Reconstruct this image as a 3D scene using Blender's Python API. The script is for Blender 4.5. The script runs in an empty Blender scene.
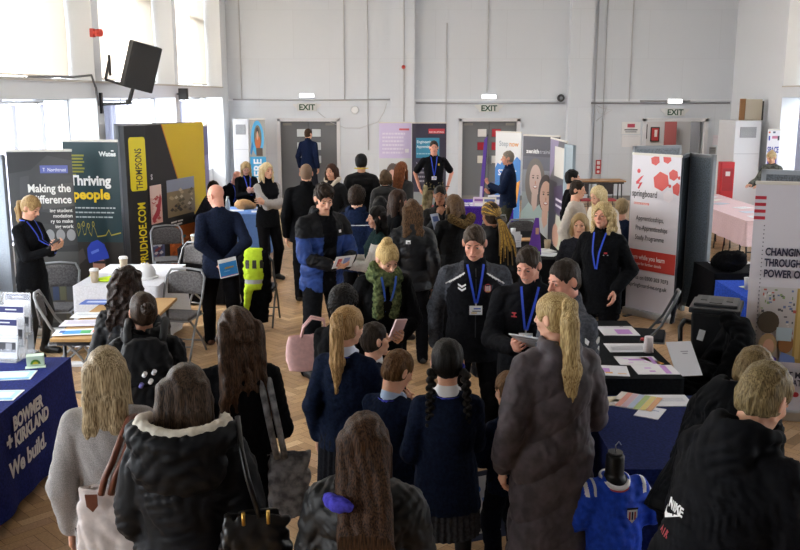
import bpy, bmesh, math, random
import numpy as np
from mathutils import Vector, Matrix
random.seed(7); rng = np.random.RandomState(11)
SC = bpy.context.scene
COL = SC.collection
PI = math.pi
R = math.radians
V = Vector

# ------------------------------------------------------------------ camera
CAM_H, FPX, HORIZ = 2.7, 900.0, 95.0
PITCH = math.atan((275 - HORIZ) / FPX)
cd = bpy.data.cameras.new('camera'); cam = bpy.data.objects.new('camera', cd); COL.objects.link(cam)
cd.sensor_width = 36; cd.lens = 36 * FPX / 800; cd.clip_end = 200
cam.location = (0, 0, CAM_H); cam.rotation_euler = (PI / 2 - PITCH, 0, 0)
SC.camera = cam
def ray(px, py):
    x, z = (px - 400) / FPX, (275 - py) / FPX
    return V((x, math.cos(PITCH) + z * math.sin(PITCH), -math.sin(PITCH) + z * math.cos(PITCH)))
def at_z(px, py, z):
    r = ray(px, py); t = (z - CAM_H) / r.z
    return V((r.x * t, r.y * t, z))
def at_y(px, py, y):
    r = ray(px, py); t = y / r.y
    return V((r.x * t, y, CAM_H + r.z * t))

# ------------------------------------------------------------------ materials
def lin(h):
    h = h.lstrip('#'); o = []
    for i in (0, 2, 4):
        c = int(h[i:i + 2], 16) / 255
        o.append(c / 12.92 if c < .04045 else ((c + .055) / 1.055) ** 2.4)
    return (o[0], o[1], o[2], 1)
_M = {}
def mat(col, rough=.8, kind='plain', bump=0., scale=200., metal=0., col2=None, sheen=0., emit=0., stretch=(1, 1, 1), coat=0.):
    key = (col, rough, kind, bump, scale, metal, col2, sheen, emit, stretch, coat)
    if key in _M: return _M[key]
    m = bpy.data.materials.new(kind + '_' + col.strip('#')); m.use_nodes = True
    nt = m.node_tree; b = nt.nodes['Principled BSDF']
    c = lin(col)
    b.inputs['Base Color'].default_value = c
    b.inputs['Roughness'].default_value = rough
    b.inputs['Metallic'].default_value = metal
    b.inputs['Coat Weight'].default_value = coat
    if kind in ('cloth', 'knit'): b.inputs['Specular IOR Level'].default_value = .07 if rough > .65 else .16 if rough > .5 else .3
    if kind == 'hair': b.inputs['Specular IOR Level'].default_value = .12
    if kind == 'skin':
        b.inputs['Subsurface Weight'].default_value = .12
        b.inputs['Subsurface Radius'].default_value = (.02, .008, .004)
    if sheen: b.inputs['Sheen Weight'].default_value = sheen
    if emit:
        b.inputs['Emission Color'].default_value = c; b.inputs['Emission Strength'].default_value = emit
    if bump or col2 or kind in ('hair', 'knit', 'skin', 'cloth'):
        tc = nt.nodes.new('ShaderNodeTexCoord'); mp = nt.nodes.new('ShaderNodeMapping')
        mp.inputs['Scale'].default_value = stretch
        nz = nt.nodes.new('ShaderNodeTexNoise'); nz.inputs['Scale'].default_value = scale; nz.inputs['Detail'].default_value = 3
        nt.links.new(tc.outputs['Object'], mp.inputs[0]); nt.links.new(mp.outputs[0], nz.inputs['Vector'])
        mx = nt.nodes.new('ShaderNodeMix'); mx.data_type = 'RGBA'
        lt = c[1] > .25; c2 = lin(col2) if col2 else tuple(min(1, x * (1.35 if kind != 'skin' and not lt else 1.06)) for x in c[:3]) + (1,)
        cr = nt.nodes.new('ShaderNodeMapRange'); cr.inputs['From Min'].default_value = .38; cr.inputs['From Max'].default_value = .62
        nt.links.new(nz.outputs['Fac'], cr.inputs['Value'])
        nt.links.new(cr.outputs[0], mx.inputs['Factor'])
        mx.inputs['A'].default_value = tuple(x * (.93 if lt else .8) for x in c[:3]) + (1,) if (kind in ('hair', 'cloth') and not col2) else c
        mx.inputs['B'].default_value = c2
        nt.links.new(mx.outputs['Result'], b.inputs['Base Color'])
        if bump:
            bp = nt.nodes.new('ShaderNodeBump'); bp.inputs['Strength'].default_value = min(1, bump); bp.inputs['Distance'].default_value = .004 if kind != 'hair' else .006
            nt.links.new(nz.outputs['Fac'], bp.inputs['Height']); nt.links.new(bp.outputs[0], b.inputs['Normal'])
    _M[key] = m
    return m
def dk(h, k):
    h = h.lstrip('#'); return '#' + ''.join('%02x' % int(int(h[i:i + 2], 16) * k) for i in (0, 2, 4))
def hairm(col, col2=None):
    k = .78 if sum(int(col[i:i + 2], 16) for i in (1, 3, 5)) < 270 else .92
    return mat(dk(col, k), .42, 'hair', .7, 46, col2=dk(col2, k + .08) if col2 else dk(col, min(1, k * 1.35)), stretch=(5, 5, .4))
def cloth(col, col2=None, rough=.85, scale=60): return mat(col, rough, 'cloth', .25, scale, col2=col2)
def shell(col, rough=.55): return mat(col, rough, 'cloth', .35, 14)
def plain(col, rough=.6, **k): return mat(col, rough, **k)
def metal(col='#b8babd', rough=.35): return mat(col, rough, 'metal', metal=.9)

# ------------------------------------------------------------------ objects
def link(o, parent=None):
    COL.objects.link(o)
    if parent is not None: o.parent = parent
    return o
def tag(o, label=None, cat=None, group=None, kind=None):
    if label: o['label'] = label
    if cat: o['category'] = cat
    if group: o['group'] = group
    if kind: o['kind'] = kind
    return o
def empty(name, loc=(0, 0, 0), rz=0., label=None, cat=None, group=None):
    o = bpy.data.objects.new(name, None); o.empty_display_size = .1; COL.objects.link(o)
    o.location = loc; o.rotation_euler = (0, 0, rz)
    return tag(o, label, cat, group)
def copy_tree(o, parent=None):
    c = o.copy(); COL.objects.link(c)
    if parent is not None: c.parent = parent
    for ch in list(o.children): copy_tree(ch, c)
    return c
class MB:
    """collects hard-edged shapes, then links them as one mesh object"""
    def __init__(s): s.bm = bmesh.new(); s.mats = []
    def mi(s, m):
        if m not in s.mats: s.mats.append(m)
        return s.mats.index(m)
    def _fin(s, geom_faces, m, smooth=False):
        i = s.mi(m)
        for f in geom_faces: f.material_index = i; f.smooth = smooth
    def box(s, c, size, m, rot=None, bevel=0., taper=None):
        r = bmesh.ops.create_cube(s.bm, size=1); vs = r['verts']
        for v in vs:
            k = 1.
            if taper and v.co.z < 0: k = taper
            v.co = V((v.co.x * size[0] * k, v.co.y * size[1] * k, v.co.z * size[2]))
        if bevel:
            es = list({e for v in vs for e in v.link_edges})
            q = bmesh.ops.bevel(s.bm, geom=es, offset=bevel, segments=2, affect='EDGES', profile=.6)
            vs = list({v for f in q['faces'] for v in f.verts} | {v for v in vs if v.is_valid})
        M4 = Matrix.Translation(c) @ (rot.to_4x4() if rot else Matrix.Identity(4))
        bmesh.ops.transform(s.bm, matrix=M4, verts=vs)
        s._fin({f for v in vs for f in v.link_faces}, m)
        return s
    def bar(s, a, b, w, d, m, bevel=0.):
        a, b = V(a), V(b); z = (b - a); L = z.length
        return s.box((a + b) / 2, (w, d, L), m, z.to_track_quat('Z', 'Y').to_matrix(), bevel)
    def cyl(s, a, b, r, m, r2=None, seg=16, cap=True):
        a, b = V(a), V(b); z = b - a
        q = bmesh.ops.create_cone(s.bm, cap_ends=cap, segments=seg, radius1=r, radius2=r if r2 is None else r2, depth=z.length)
        bmesh.ops.transform(s.bm, matrix=Matrix.Translation((a + b) / 2) @ z.to_track_quat('Z', 'Y').to_matrix().to_4x4(), verts=q['verts'])
        fs = {f for v in q['verts'] for f in v.link_faces}
        s._fin(fs, m, True)
        for f in fs:
            if len(f.verts) > 4: f.smooth = False
        return s
    def tube(s, pts, r, m, seg=8, closed=False, flat=None):
        pts = [V(p) for p in pts]; n = len(pts); rings = []; up = V((0, 0, 1))
        prev = None
        for i, p in enumerate(pts):
            t = (pts[(i + 1) % n] - pts[i - 1]) if (closed or 0 < i < n - 1) else (pts[1] - pts[0] if i == 0 else pts[-1] - pts[-2])
            t.normalize()
            if prev is None:
                u = t.cross(up) if abs(t.dot(up)) < .95 else t.cross(V((1, 0, 0)))
            else: u = prev - t * prev.dot(t)
            u.normalize(); prev = u; w = t.cross(u)
            rr = r[i] if isinstance(r, (list, tuple)) else r
            rings.append([s.bm.verts.new(p + (u * math.cos(2 * PI * k / seg) + w * math.sin(2 * PI * k / seg) * (flat or 1)) * rr) for k in range(seg)])
        fs = []
        for i in range(n if closed else n - 1):
            A, B = rings[i], rings[(i + 1) % n]
            for k in range(seg):
                fs.append(s.bm.faces.new((A[k], A[(k + 1) % seg], B[(k + 1) % seg], B[k])))
        if not closed:
            fs.append(s.bm.faces.new(rings[0][::-1])); fs.append(s.bm.faces.new(rings[-1]))
        s._fin(fs, m, True); return s
    def lathe(s, c, prof, m, seg=24):
        c = V(c); rings = []
        for r_, z in prof:
            rings.append([s.bm.verts.new(c + V((r_ * math.cos(2 * PI * k / seg), r_ * math.sin(2 * PI * k / seg), z))) for k in range(seg)])
        fs = []
        for A, B in zip(rings, rings[1:]):
            for k in range(seg): fs.append(s.bm.faces.new((A[k], A[(k + 1) % seg], B[(k + 1) % seg], B[k])))
        fs.append(s.bm.faces.new(rings[0][::-1])); fs.append(s.bm.faces.new(rings[-1]))
        s._fin(fs, m, True); return s
    def prism(s, pts, d, m):
        """pts: planar 3-D points, extruded by vector d"""
        d = V(d); A = [s.bm.verts.new(V(p)) for p in pts]; B = [s.bm.verts.new(V(p) + d) for p in pts]
        n = len(A); fs = [s.bm.faces.new(A[::-1]), s.bm.faces.new(B)]
        for k in range(n): fs.append(s.bm.faces.new((A[k], A[(k + 1) % n], B[(k + 1) % n], B[k])))
        s._fin(fs, m); return s
    def grid(s, fn, nu, nv, m, smooth=True, closed_u=False):
        g = [[s.bm.verts.new(V(fn(i / nu, j / nv))) for j in range(nv + 1)] for i in range(nu if closed_u else nu + 1)]
        fs = []
        for i in range(nu):
            for j in range(nv):
                A, B = g[i], g[(i + 1) % len(g)]
                fs.append(s.bm.faces.new((A[j], B[j], B[j + 1], A[j + 1])))
        s._fin(fs, m, smooth); return s
    def text(s, body, size, m, M4, align='LEFT', off=0., ext=.001, squash=1., fit=None):
        cu = bpy.data.curves.new('t', 'FONT'); cu.body = body; cu.size = size; cu.align_x = align; cu.offset = off; cu.extrude = ext; cu.resolution_u = 3
        o = bpy.data.objects.new('t', cu); COL.objects.link(o)
        bpy.context.view_layer.update()
        me = bpy.data.meshes.new_from_object(o)
        bpy.data.objects.remove(o); bpy.data.curves.remove(cu)
        if fit:
            xs = [v.co.x for v in me.vertices]; squash = fit / max(1e-6, (max(xs) - min(xs)))
        me.transform(M4 @ Matrix.Diagonal((squash, 1, 1, 1)))
        n0 = len(s.bm.faces); s.bm.from_mesh(me); s.bm.faces.ensure_lookup_table()
        s._fin(s.bm.faces[n0:], m); bpy.data.meshes.remove(me)
        return s
    def build(s, name, parent=None, loc=None, recalc=True):
        if recalc: bmesh.ops.recalc_face_normals(s.bm, faces=s.bm.faces[:])
        me = bpy.data.meshes.new(name); s.bm.to_mesh(me); s.bm.free()
        for m in s.mats: me.materials.append(m)
        o = bpy.data.objects.new(name, me); link(o, parent)
        if loc is not None: o.location = loc
        return o

# ------------------------------------------------------------------ implicit shapes -> smooth meshes
def rotm(rx=0, ry=0, rz=0):
    return np.array(Matrix.Rotation(R(rz), 3, 'Z') @ Matrix.Rotation(R(ry), 3, 'Y') @ Matrix.Rotation(R(rx), 3, 'X'))
I3 = np.eye(3)
def smin(a, b, k):
    if k <= 0: return np.minimum(a, b)
    h = np.clip(.5 + .5 * (b - a) / k, 0, 1)
    return b + (a - b) * h - k * h * (1 - h)
class Fld:
    def __init__(s, lo, hi, h):
        s.h = h; s.lo = np.array(lo, float) - 2 * h
        n = np.ceil((np.array(hi, float) - s.lo) / h).astype(int) + 3
        s.n = n; s.ax = [(s.lo[i] + h * np.arange(n[i])).astype(np.float32) for i in range(3)]
        s.F = np.full(tuple(n), .5, np.float32)
    def sl(s, lo, hi):
        a = [int(max(0, math.floor((lo[i] - s.lo[i]) / s.h))) for i in range(3)]
        b = [int(min(s.n[i], math.ceil((hi[i] - s.lo[i]) / s.h) + 1)) for i in range(3)]
        if any(b[i] - a[i] < 1 for i in range(3)): return None
        ix = tuple(slice(a[i], b[i]) for i in range(3))
        return ix, s.ax[0][ix[0]][:, None, None], s.ax[1][ix[1]][None, :, None], s.ax[2][ix[2]][None, None, :]
    def put(s, ix, d, k, sub):
        if sub: s.F[ix] = -smin(-s.F[ix], d, k)
        else: s.F[ix] = smin(s.F[ix], d, k)
    def cap(s, a, b, ra, rb=None, k=.01, sub=False):
        rb = ra if rb is None else rb
        a = np.array(a, float); b = np.array(b, float); m = max(ra, rb) + .03 + k
        q = s.sl(np.minimum(a, b) - m, np.maximum(a, b) + m)
        if q is None: return s
        ix, X, Y, Z = q; ab = b - a; L = max(1e-9, ab @ ab)
        t = np.clip(((X - a[0]) * ab[0] + (Y - a[1]) * ab[1] + (Z - a[2]) * ab[2]) / L, 0, 1)
        d = np.sqrt((X - a[0] - t * ab[0]) ** 2 + (Y - a[1] - t * ab[1]) ** 2 + (Z - a[2] - t * ab[2]) ** 2) - (ra + (rb - ra) * t)
        s.put(ix, d, k, sub); return s
    def chain(s, pts, rs, k=.01, sub=False):
        for i in range(len(pts) - 1): s.cap(pts[i], pts[i + 1], rs[i], rs[i + 1], k, sub)
        return s
    def ell(s, c, r, k=.01, rot=None, sub=False):
        c = np.array(c, float); r = np.array(r, float); m = max(r) + .03 + k
        q = s.sl(c - m, c + m)
        if q is None: return s
        ix, X, Y, Z = q; x, y, z = X - c[0], Y - c[1], Z - c[2]
        if rot is not None:
            x, y, z = (x * rot[0, j] + y * rot[1, j] + z * rot[2, j] for j in range(3))
        k0 = np.sqrt((x / r[0]) ** 2 + (y / r[1]) ** 2 + (z / r[2]) ** 2)
        k1 = np.sqrt((x / r[0] ** 2) ** 2 + (y / r[1] ** 2) ** 2 + (z / r[2] ** 2) ** 2) + 1e-6
        s.put(ix, k0 * (k0 - 1) / k1, k, sub); return s
    def loft(s, o, rot, secs, k=.01, sub=False, mod=None, pw=2.0):
        """secs: rows (z, cy, rx, ry) in a frame at o with axes rot"""
        o = np.array(o, float); S = np.array(secs, float); m = max(S[:, 2].max(), S[:, 3].max()) + abs(S[:, 1]).max() + .03
        P = np.array([o + rot @ np.array([0, 0, S[0, 0]]), o + rot @ np.array([0, 0, S[-1, 0]])])
        q = s.sl(P.min(0) - m, P.max(0) + m)
        if q is None: return s
        ix, X, Y, Z = q; x, y, z = X - o[0], Y - o[1], Z - o[2]
        x, y, z = (x * rot[0, j] + y * rot[1, j] + z * rot[2, j] for j in range(3))
        zc = np.clip(z, S[0, 0], S[-1, 0]).astype(np.float32)
        cy, rx, ry = (np.interp(zc, S[:, 0], S[:, j]).astype(np.float32) for j in (1, 2, 3))
        u, v = np.abs(x / rx), np.abs((y - cy) / ry)
        e = np.sqrt(u * u + v * v) if pw == 2 else (u ** pw + v ** pw) ** (1 / pw)
        d = (e - 1) * np.minimum(rx, ry)
        if mod is not None: d = d + mod(x, y, z)
        dz = np.maximum(S[0, 0] - z, z - S[-1, 0])
        d = np.where(dz > 0, np.sqrt(np.maximum(d, 0) ** 2 + dz ** 2) + np.minimum(d, 0) * 0, np.maximum(d, dz))
        s.put(ix, d.astype(np.float32), k, sub); return s
    def plane(s, p, nrm, k=.0):
        """cut away everything on the nrm side of p"""
        p = np.array(p, float); nn = np.array(nrm, float); nn = nn / np.linalg.norm(nn)
        X, Y, Z = s.ax[0][:, None, None], s.ax[1][None, :, None], s.ax[2][None, None, :]
        d = (X - p[0]) * nn[0] + (Y - p[1]) * nn[1] + (Z - p[2]) * nn[2]
        s.F = -smin(-s.F, -d.astype(np.float32), k) if k > 0 else np.maximum(s.F, d.astype(np.float32)); return s
    def folds(s, amp, wl=.09, seed=0, zst=1., n=5, ridge=True, fn=None):
        rr = np.random.RandomState(seed + 3)
        X, Y, Z = s.ax[0][:, None, None], s.ax[1][None, :, None], s.ax[2][None, None, :]
        acc = np.zeros(s.F.shape, np.float32)
        for i in range(n):
            d = rr.normal(size=3); d[2] *= zst; d /= np.linalg.norm(d)
            f = 2 * PI / (wl * rr.uniform(.6, 1.6)); w = rr.uniform(0, 6.28, 4); g = f * .45
            ph = f * (X * d[0] + Y * d[1] + Z * d[2]) + 1.3 * np.sin(g * (X * d[1] + Y * d[2] - Z * d[0]) + w[1]) + w[0]
            q = np.sin(ph)
            if ridge: q = 1 - 2 * np.abs(q)
            acc += q * (.5 + .5 * np.sin(g * .7 * (X * d[2] - Y * d[0] + Z * d[1]) + w[2]))
        acc *= amp / n * 1.8
        if fn is not None: acc = acc * fn(X, Y, Z)
        s.F = s.F + acc.astype(np.float32); return s
    def mesh(s):
        F = s.F; F[0] = F[-1] = .5; F[:, 0] = F[:, -1] = .5; F[:, :, 0] = F[:, :, -1] = .5
        I = F < 0
        nx, ny, nz = F.shape
        cnt = np.zeros((nx - 1, ny - 1, nz - 1), np.int8)
        for a in (0, 1):
            for b in (0, 1):
                for c in (0, 1): cnt += I[a:nx - 1 + a, b:ny - 1 + b, c:nz - 1 + c]
        act = (cnt > 0) & (cnt < 8)
        ci = np.argwhere(act)
        if len(ci) == 0: return np.zeros((0, 3)), np.zeros((0, 4), int)
        vid = np.full(act.shape, -1, np.int64); vid[act] = np.arange(len(ci))
        acc = np.zeros((len(ci), 3)); w = np.zeros(len(ci))
        cor = {}
        for a in (0, 1):
            for b in (0, 1):
                for c in (0, 1): cor[a, b, c] = F[ci[:, 0] + a, ci[:, 1] + b, ci[:, 2] + c]
        for k in cor:
            for ax in range(3):
                if k[ax]: continue
                k2 = list(k); k2[ax] = 1; k2 = tuple(k2); f0, f1 = cor[k], cor[k2]
                msk = (f0 < 0) != (f1 < 0)
                t = np.where(msk, f0 / (f0 - f1 + (f0 == f1)), 0)
                p = np.array(k, float)[None, :].repeat(len(ci), 0); p[:, ax] += t
                acc += p * msk[:, None]; w += msk
        vs = (ci + acc / w[:, None]) * s.h + s.lo
        fs = []
        for ax in range(3):
            o = [j for j in range(3) if j != ax]
            n2 = [nx, ny, nz]
            sA = [slice(1, n2[j] - 1) for j in range(3)]; sA[ax] = slice(0, n2[ax] - 1)
            sB = list(sA); sB[ax] = slice(1, n2[ax])
            a, b = I[tuple(sA)], I[tuple(sB)]
            e = np.argwhere(a != b); base = [1, 1, 1]; base[ax] = 0; e = e + np.array(base)
            ins = I[e[:, 0], e[:, 1], e[:, 2]]
            def g(d0, d1):
                q = e.copy(); q[:, o[0]] -= d0; q[:, o[1]] -= d1
                return vid[q[:, 0], q[:, 1], q[:, 2]]
            quad = np.stack([g(1, 1), g(0, 1), g(0, 0), g(1, 0)], 1)
            flip = ins if ax != 1 else ~ins
            quad[~flip] = quad[~flip][:, ::-1]
            fs.append(quad)
        return vs, np.concatenate(fs)
    def hit(s, x, z, front=True, y0=None):
        """surface y seen from the front (+Y) or back at local x, z"""
        i = int(round((x - s.lo[0]) / s.h)); k = int(round((z - s.lo[2]) / s.h))
        if not (0 <= i < s.n[0] and 0 <= k < s.n[2]): return None
        col = s.F[i, :, k]; idx = np.where(col < 0)[0]
        if len(idx) == 0: return None
        j = idx[-1] if front else idx[0]; j2 = j + (1 if front else -1)
        t = col[j] / (col[j] - col[j2]) if 0 <= j2 < s.n[1] else 0
        return s.lo[1] + s.h * (j + (t if front else -t))
def mesh_obj(name, parts, mats, parent, classify=None):
    vs, fs, n = [], [], 0
    for v, f in parts:
        if len(v): vs.append(v); fs.append(f + n); n += len(v)
    if not vs: return None
    vs = np.concatenate(vs); fs = np.concatenate(fs)
    me = bpy.data.meshes.new(name)
    me.vertices.add(len(vs)); me.vertices.foreach_set('co', vs.astype(np.float32).ravel())
    me.loops.add(len(fs) * 4); me.loops.foreach_set('vertex_index', fs.astype(np.int32).ravel())
    me.polygons.add(len(fs)); me.polygons.foreach_set('loop_start', np.arange(0, len(fs) * 4, 4, dtype=np.int32))
    me.polygons.foreach_set('use_smooth', np.ones(len(fs), bool))
    for m in (mats if isinstance(mats, (list, tuple)) else [mats]): me.materials.append(m)
    if classify is not None:
        c = vs[fs].mean(1); me.polygons.foreach_set('material_index', classify(c[:, 0], c[:, 1], c[:, 2]).astype(np.int32))
    me.update(calc_edges=True)
    o = bpy.data.objects.new(name, me); return link(o, parent)
# ------------------------------------------------------------------ people
SKIN = {'fair': '#d9a68c', 'pink': '#d99c86', 'tan': '#b98262', 'brown': '#8f5f45', 'olive': '#c4906f'}
def nrm(v): v = np.array(v, float); return v / (np.linalg.norm(v) + 1e-9)
def ik(S, T, l1, l2, pole):
    S, T = np.array(S, float), np.array(T, float); d = T - S; D = min(np.linalg.norm(d), (l1 + l2) * .995); u = nrm(d)
    a = (l1 * l1 - l2 * l2 + D * D) / (2 * D); hh = math.sqrt(max(0, l1 * l1 - a * a))
    p = np.array(pole, float); p = p - u * (p @ u); p = nrm(p)
    return S + u * a + p * hh, S + u * D
ARMS = {  # shoulder -> wrist as fractions of height for the right arm; pole; palm normal; finger direction (None = forearm)
    'down': ((.035, .01, -.30), (.3, -1, 0), (-1, 0, 0), (0, .15, -1), .35),
    'front': ((-.075, .17, -.185), (.7, -.3, -.7), (-.3, -.5, .8), (-.8, .6, .1), .6),
    'hold': ((-.045, .20, -.15), (.6, -.3, -.8), (-.7, -.5, .4), (-.35, .8, .45), .7),
    'phone': ((-.085, .17, -.12), (.6, -.3, -.8), (-.2, -.6, .7), (-.5, .7, .5), .8),
    'chin': ((-.09, .13, .0), (.4, .2, -1), (-.3, -.9, .1), (-.3, -.1, 1), .9),
    'behind': ((-.075, -.10, -.235), (.9, -.5, 0), (0, -1, .2), (-.7, -.2, -.6), .7),
    'pocket': ((.02, .07, -.245), (.6, -1, 0), (-1, 0, 0), (0, .4, -1), .4),
    'crossed': ((-.18, .115, -.115), (.8, .1, -.8), (0, -1, 0), (-1, .2, .3), .3),
    'fwd': ((-.02, .24, -.17), (.4, -.4, -.8), (0, 0, -1), (-.1, 1, -.1), .4),
    'bent': ((.0, .14, -.22), (.4, -1, -.3), (-1, 0, 0), (-.2, 1, -.1), .5),
    'hip': ((.03, .02, -.24), (1, -.6, 0), (-1, 0, 0), (-.4, .7, -.5), .5),
}
def hand_field(W, f, n, right, s, cell, curl):
    f = nrm(f); n = np.array(n, float); n = nrm(n - f * (n @ f)); t = np.cross(f, n) * (1 if right else -1)
    G = Fld(W - .17 * s, W + .17 * s, cell)
    B = np.stack([t, f, n], 1)
    P = lambda a, b, c: W + (t * a + f * b + n * c) * s
    G.cap(P(0, -.05, 0), P(0, .01, 0), .026 * s, .024 * s, .01)
    G.ell(P(0, .052, 0), np.array([.042, .052, .016]) * s, .012, B)
    G.cap(P(.03, .085, 0), P(-.03, .078, 0), .0125 * s, .0115 * s, .008)
    for i, (L, r) in enumerate(((.074, .0088), (.083, .009), (.077, .0085), (.060, .0077))):
        p = np.array([.031 - .0205 * i, .09 - (.0 if i < 3 else .007), 0.]); a = 0; sp = (.06 - .045 * i)
        for j, q in enumerate((.45, .31, .24)):
            a += curl * (.75, 1.0, .7)[j] * (1 + .08 * i)
            d = np.array([sp * math.cos(a), math.cos(a), math.sin(a)]); p2 = p + d * L * q
            G.cap(P(*p), P(*p2), r * s * (1 - .06 * j), r * s * (.94 - .08 * j), .0025); p = p2
    G.chain([P(.022, .015, .004), P(.046, .045, .016), P(.054, .072, .026), P(.048, .095, .036)], [.015 * s, .012 * s, .0105 * s, .009 * s], .008)
    return G.mesh(), P
def head_fields(hs, cell, female, neck_to, old=0):
    """in the head's own frame: x right, y to the face, z up; origin between the ears"""
    s = hs; G = Fld((-.11 * s, -.13 * s, -.24 * s), (.11 * s, .14 * s, .13 * s), cell)
    m = lambda *v: np.array(v) * s
    G.ell(m(0, -.012, .028), m(.073, .092, .084), .01)
    G.ell(m(0, .022, -.025), m(.060, .064, .083), .02)
    j = .9 if female else 1.
    G.ell(m(0, .030, -.072), m(.045 * j, .046, .036), .02)
    G.ell(m(0, .066, -.097), m(.019 * j, .017, .015), .015)
    for q in (-1, 1):
        G.cap(m(q * .052 * j, .0, -.062), m(q * .02, .055, -.092), .014 * s, .013 * s, .015)
        G.ell(m(q * .036, .056, -.032), m(.023, .022, .022), .012)
        G.cap(m(q * .012, .083, .019), m(q * .044, .066, .020), .0085 * s, .008 * s, .008)
        G.ell(m(q * .031, .096, .0), m(.016, .013, .0095), .006, sub=True)
        G.ell(m(q * .031, .072, .0), m(.0165, .0145, .0125), .002)
        G.ell(m(q * .078, -.006, -.008), m(.0085, .020, .031), .004, rotm(0, 0, q * 22))
        G.ell(m(q * .086, .002, -.008), m(.004, .010, .018), .003, rotm(0, 0, q * 22), True)
    nz = .0 if female else .0015
    G.cap(m(0, .086, .010), m(0, .108 + nz, -.026), .0075 * s, .0115 * s, .006)
    G.cap(m(-.011, .094, -.031), m(.011, .094, -.031), .0075 * s, None, .005)
    G.ell(m(0, .078, -.06), m(.028, .017, .018), .012)
    G.cap(m(-.018, .086, -.0585), m(.018, .086, -.0585), .0045 * s, None, .004)
    G.cap(m(0, .092, -.057), m(0, .092, -.057), .005 * s, None, .005)
    G.cap(m(-.013, .087, -.0675), m(.013, .087, -.0675), .0055 * s, None, .004)
    G.cap(m(-.023, .088, -.063), m(.023, .088, -.063), .002 * s, None, .002, sub=True)
    r = (.048 if female else .056) * s
    G.cap(m(0, -.018, -.05), np.array(neck_to), r, r * 1.1, .02)
    return G.mesh()
class Person: pass
def person(label, px=None, py=None, h=1.75, rot=0., name='person', pos=None, det=2, lean=0., side=0., hd=(0, 0, 0), hs=None, w=1., fem=False, skin='fair',
           armL='down', armR='down', sit=None, feet=None, hair=None, top=None, bottom=None, shoes='#15151a', group=None, face=True, brow='#4a3524', smile=False, hipy=0., beard=None):
    P = Person(); rs = R(rot)
    if hs is None: hs = (h / 1.74) if h > 1.55 else (.86 + .14 * (h - 1.1) / .45)
    P.h, P.hs = h, hs; cell = {0: .0075, 1: .0095, 2: .0125, 3: .017}[det]; hcell = {0: .0042, 1: .005, 2: .0068, 3: .009}[det]; fcell = {0: .0038, 1: .0045, 2: .0055, 3: .0065}[det]
    hipz = .52 * h if sit is None else sit + .06 * h
    RT = rotm(-lean, side, 0); O = np.array([0, hipy, hipz]); P.RT, P.O = RT, O
    T = lambda x, y, z: O + RT @ np.array([x, y, z], float)
    nbz = (h - .278 * hs) - .52 * h          # neck base above the hips
    shz = nbz - .047 * h
    sw = (.099 if not fem else .090) * h * w
    NB = T(0, -.005 * h, nbz); P.NB, P.T, P.nbz, P.shz, P.sw = NB, T, nbz, shz, sw
    RH = rotm(-lean * .45, side * .5, 0) @ rotm(0, 0, hd[1]) @ rotm(-hd[0], hd[2], 0)
    RN = rotm(-lean * .7, side * .7, 0)
    HC = NB + RN @ np.array([0, .012 * hs, .075 * hs]) + RH @ np.array([0, .008 * hs, .09 * hs])
    P.HC, P.RH = HC, RH
    H = lambda x, y, z: HC + RH @ (np.array([x, y, z], float) * hs); P.H = H
    toH = lambda p: RH.T @ (np.array(p, float) - HC); P.toH = toH
    topp = H(0, 0, .113)
    if pos is None:
        q = at_z(px, py, topp[2]); c, s_ = math.cos(rs), math.sin(rs)
        pos = (q.x - (c * topp[0] - s_ * topp[1]), q.y - (s_ * topp[0] + c * topp[1]))
    root = empty(name, (pos[0], pos[1], 0), rs, label, 'person', group); P.root = root
    P.world = lambda p: Matrix.Translation((pos[0], pos[1], 0)) @ Matrix.Rotation(rs, 4, 'Z') @ V(p)
    # limbs
    arms = {}; hands = {}; meshes = []
    for side_, a in (('L', armL), ('R', armR)):
        q = 1 if side_ == 'R' else -1; a = ARMS[a] if isinstance(a, str) else a
        d, pole, pn, fd, curl = a; mir = np.array([q, 1, 1])
        S = T(q * sw, -.003 * h, shz); W0 = S + RT @ (np.array(d, float) * mir * h) if sit is None or True else S
        E, W_ = ik(S, W0, .172 * h, .15 * h, np.array(pole, float) * mir)
        arms[side_] = (S, E, W_)
        f = RT @ (np.array(fd, float) * mir) if fd is not None else W_ - E
        n = RT @ (np.array(pn, float) * mir)
        mh, PH = hand_field(W_ + nrm(W_ - E) * .012 * h, f, n, q > 0, h / 1.75 if h > 1.5 else h / 1.65, fcell, curl)
        meshes.append(mh); hands[side_] = PH
    P.arms, P.hands = arms, hands
    legs = {}
    for side_ in 'LR':
        q = 1 if side_ == 'R' else -1; Hp = O + np.array([q * .052 * h, 0, -.01 * h])
        fx, fy = (feet[0] if side_ == 'L' else feet[1]) if feet else (q * .065 * h, 0. if sit is None else .24 * h)
        A = np.array([fx, fy, .045 * h]); K, A2 = ik(Hp, A, .245 * h, .232 * h, (q * .15, 1, .3))
        legs[side_] = (Hp, K, A2)
    P.legs = legs
    # body: head, hands and the limbs under the clothes form one mesh
    neck_to = toH(NB + RT @ np.array([0, 0, -.02 * h]))
    v, f = head_fields(hs, hcell, fem, neck_to); v = v @ RH.T + HC; head_n = len(v); meshes.insert(0, (v, f))
    short = top and top.get('sleeve') in ('short', 'none'); bare = bottom and bottom.get('bare')
    U = Fld((-.6 * h, -.5 * h, 0), (.6 * h, .75 * h, 1.0 * h), .020 if not (short or bare) else max(cell, .011))
    lo = [(-.05 * h, 0, .07 * h, .05 * h), (0, 0, .08 * h, .055 * h), (.2 * h, 0, .066 * h, .048 * h), (nbz - .08 * h, 0, .085 * h * w, .055 * h), (nbz - .03 * h, 0, .05 * h, .04 * h), (nbz, -.005 * h, .028 * h, .028 * h)]
    U.loft(O, RT, lo, .02)
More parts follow.
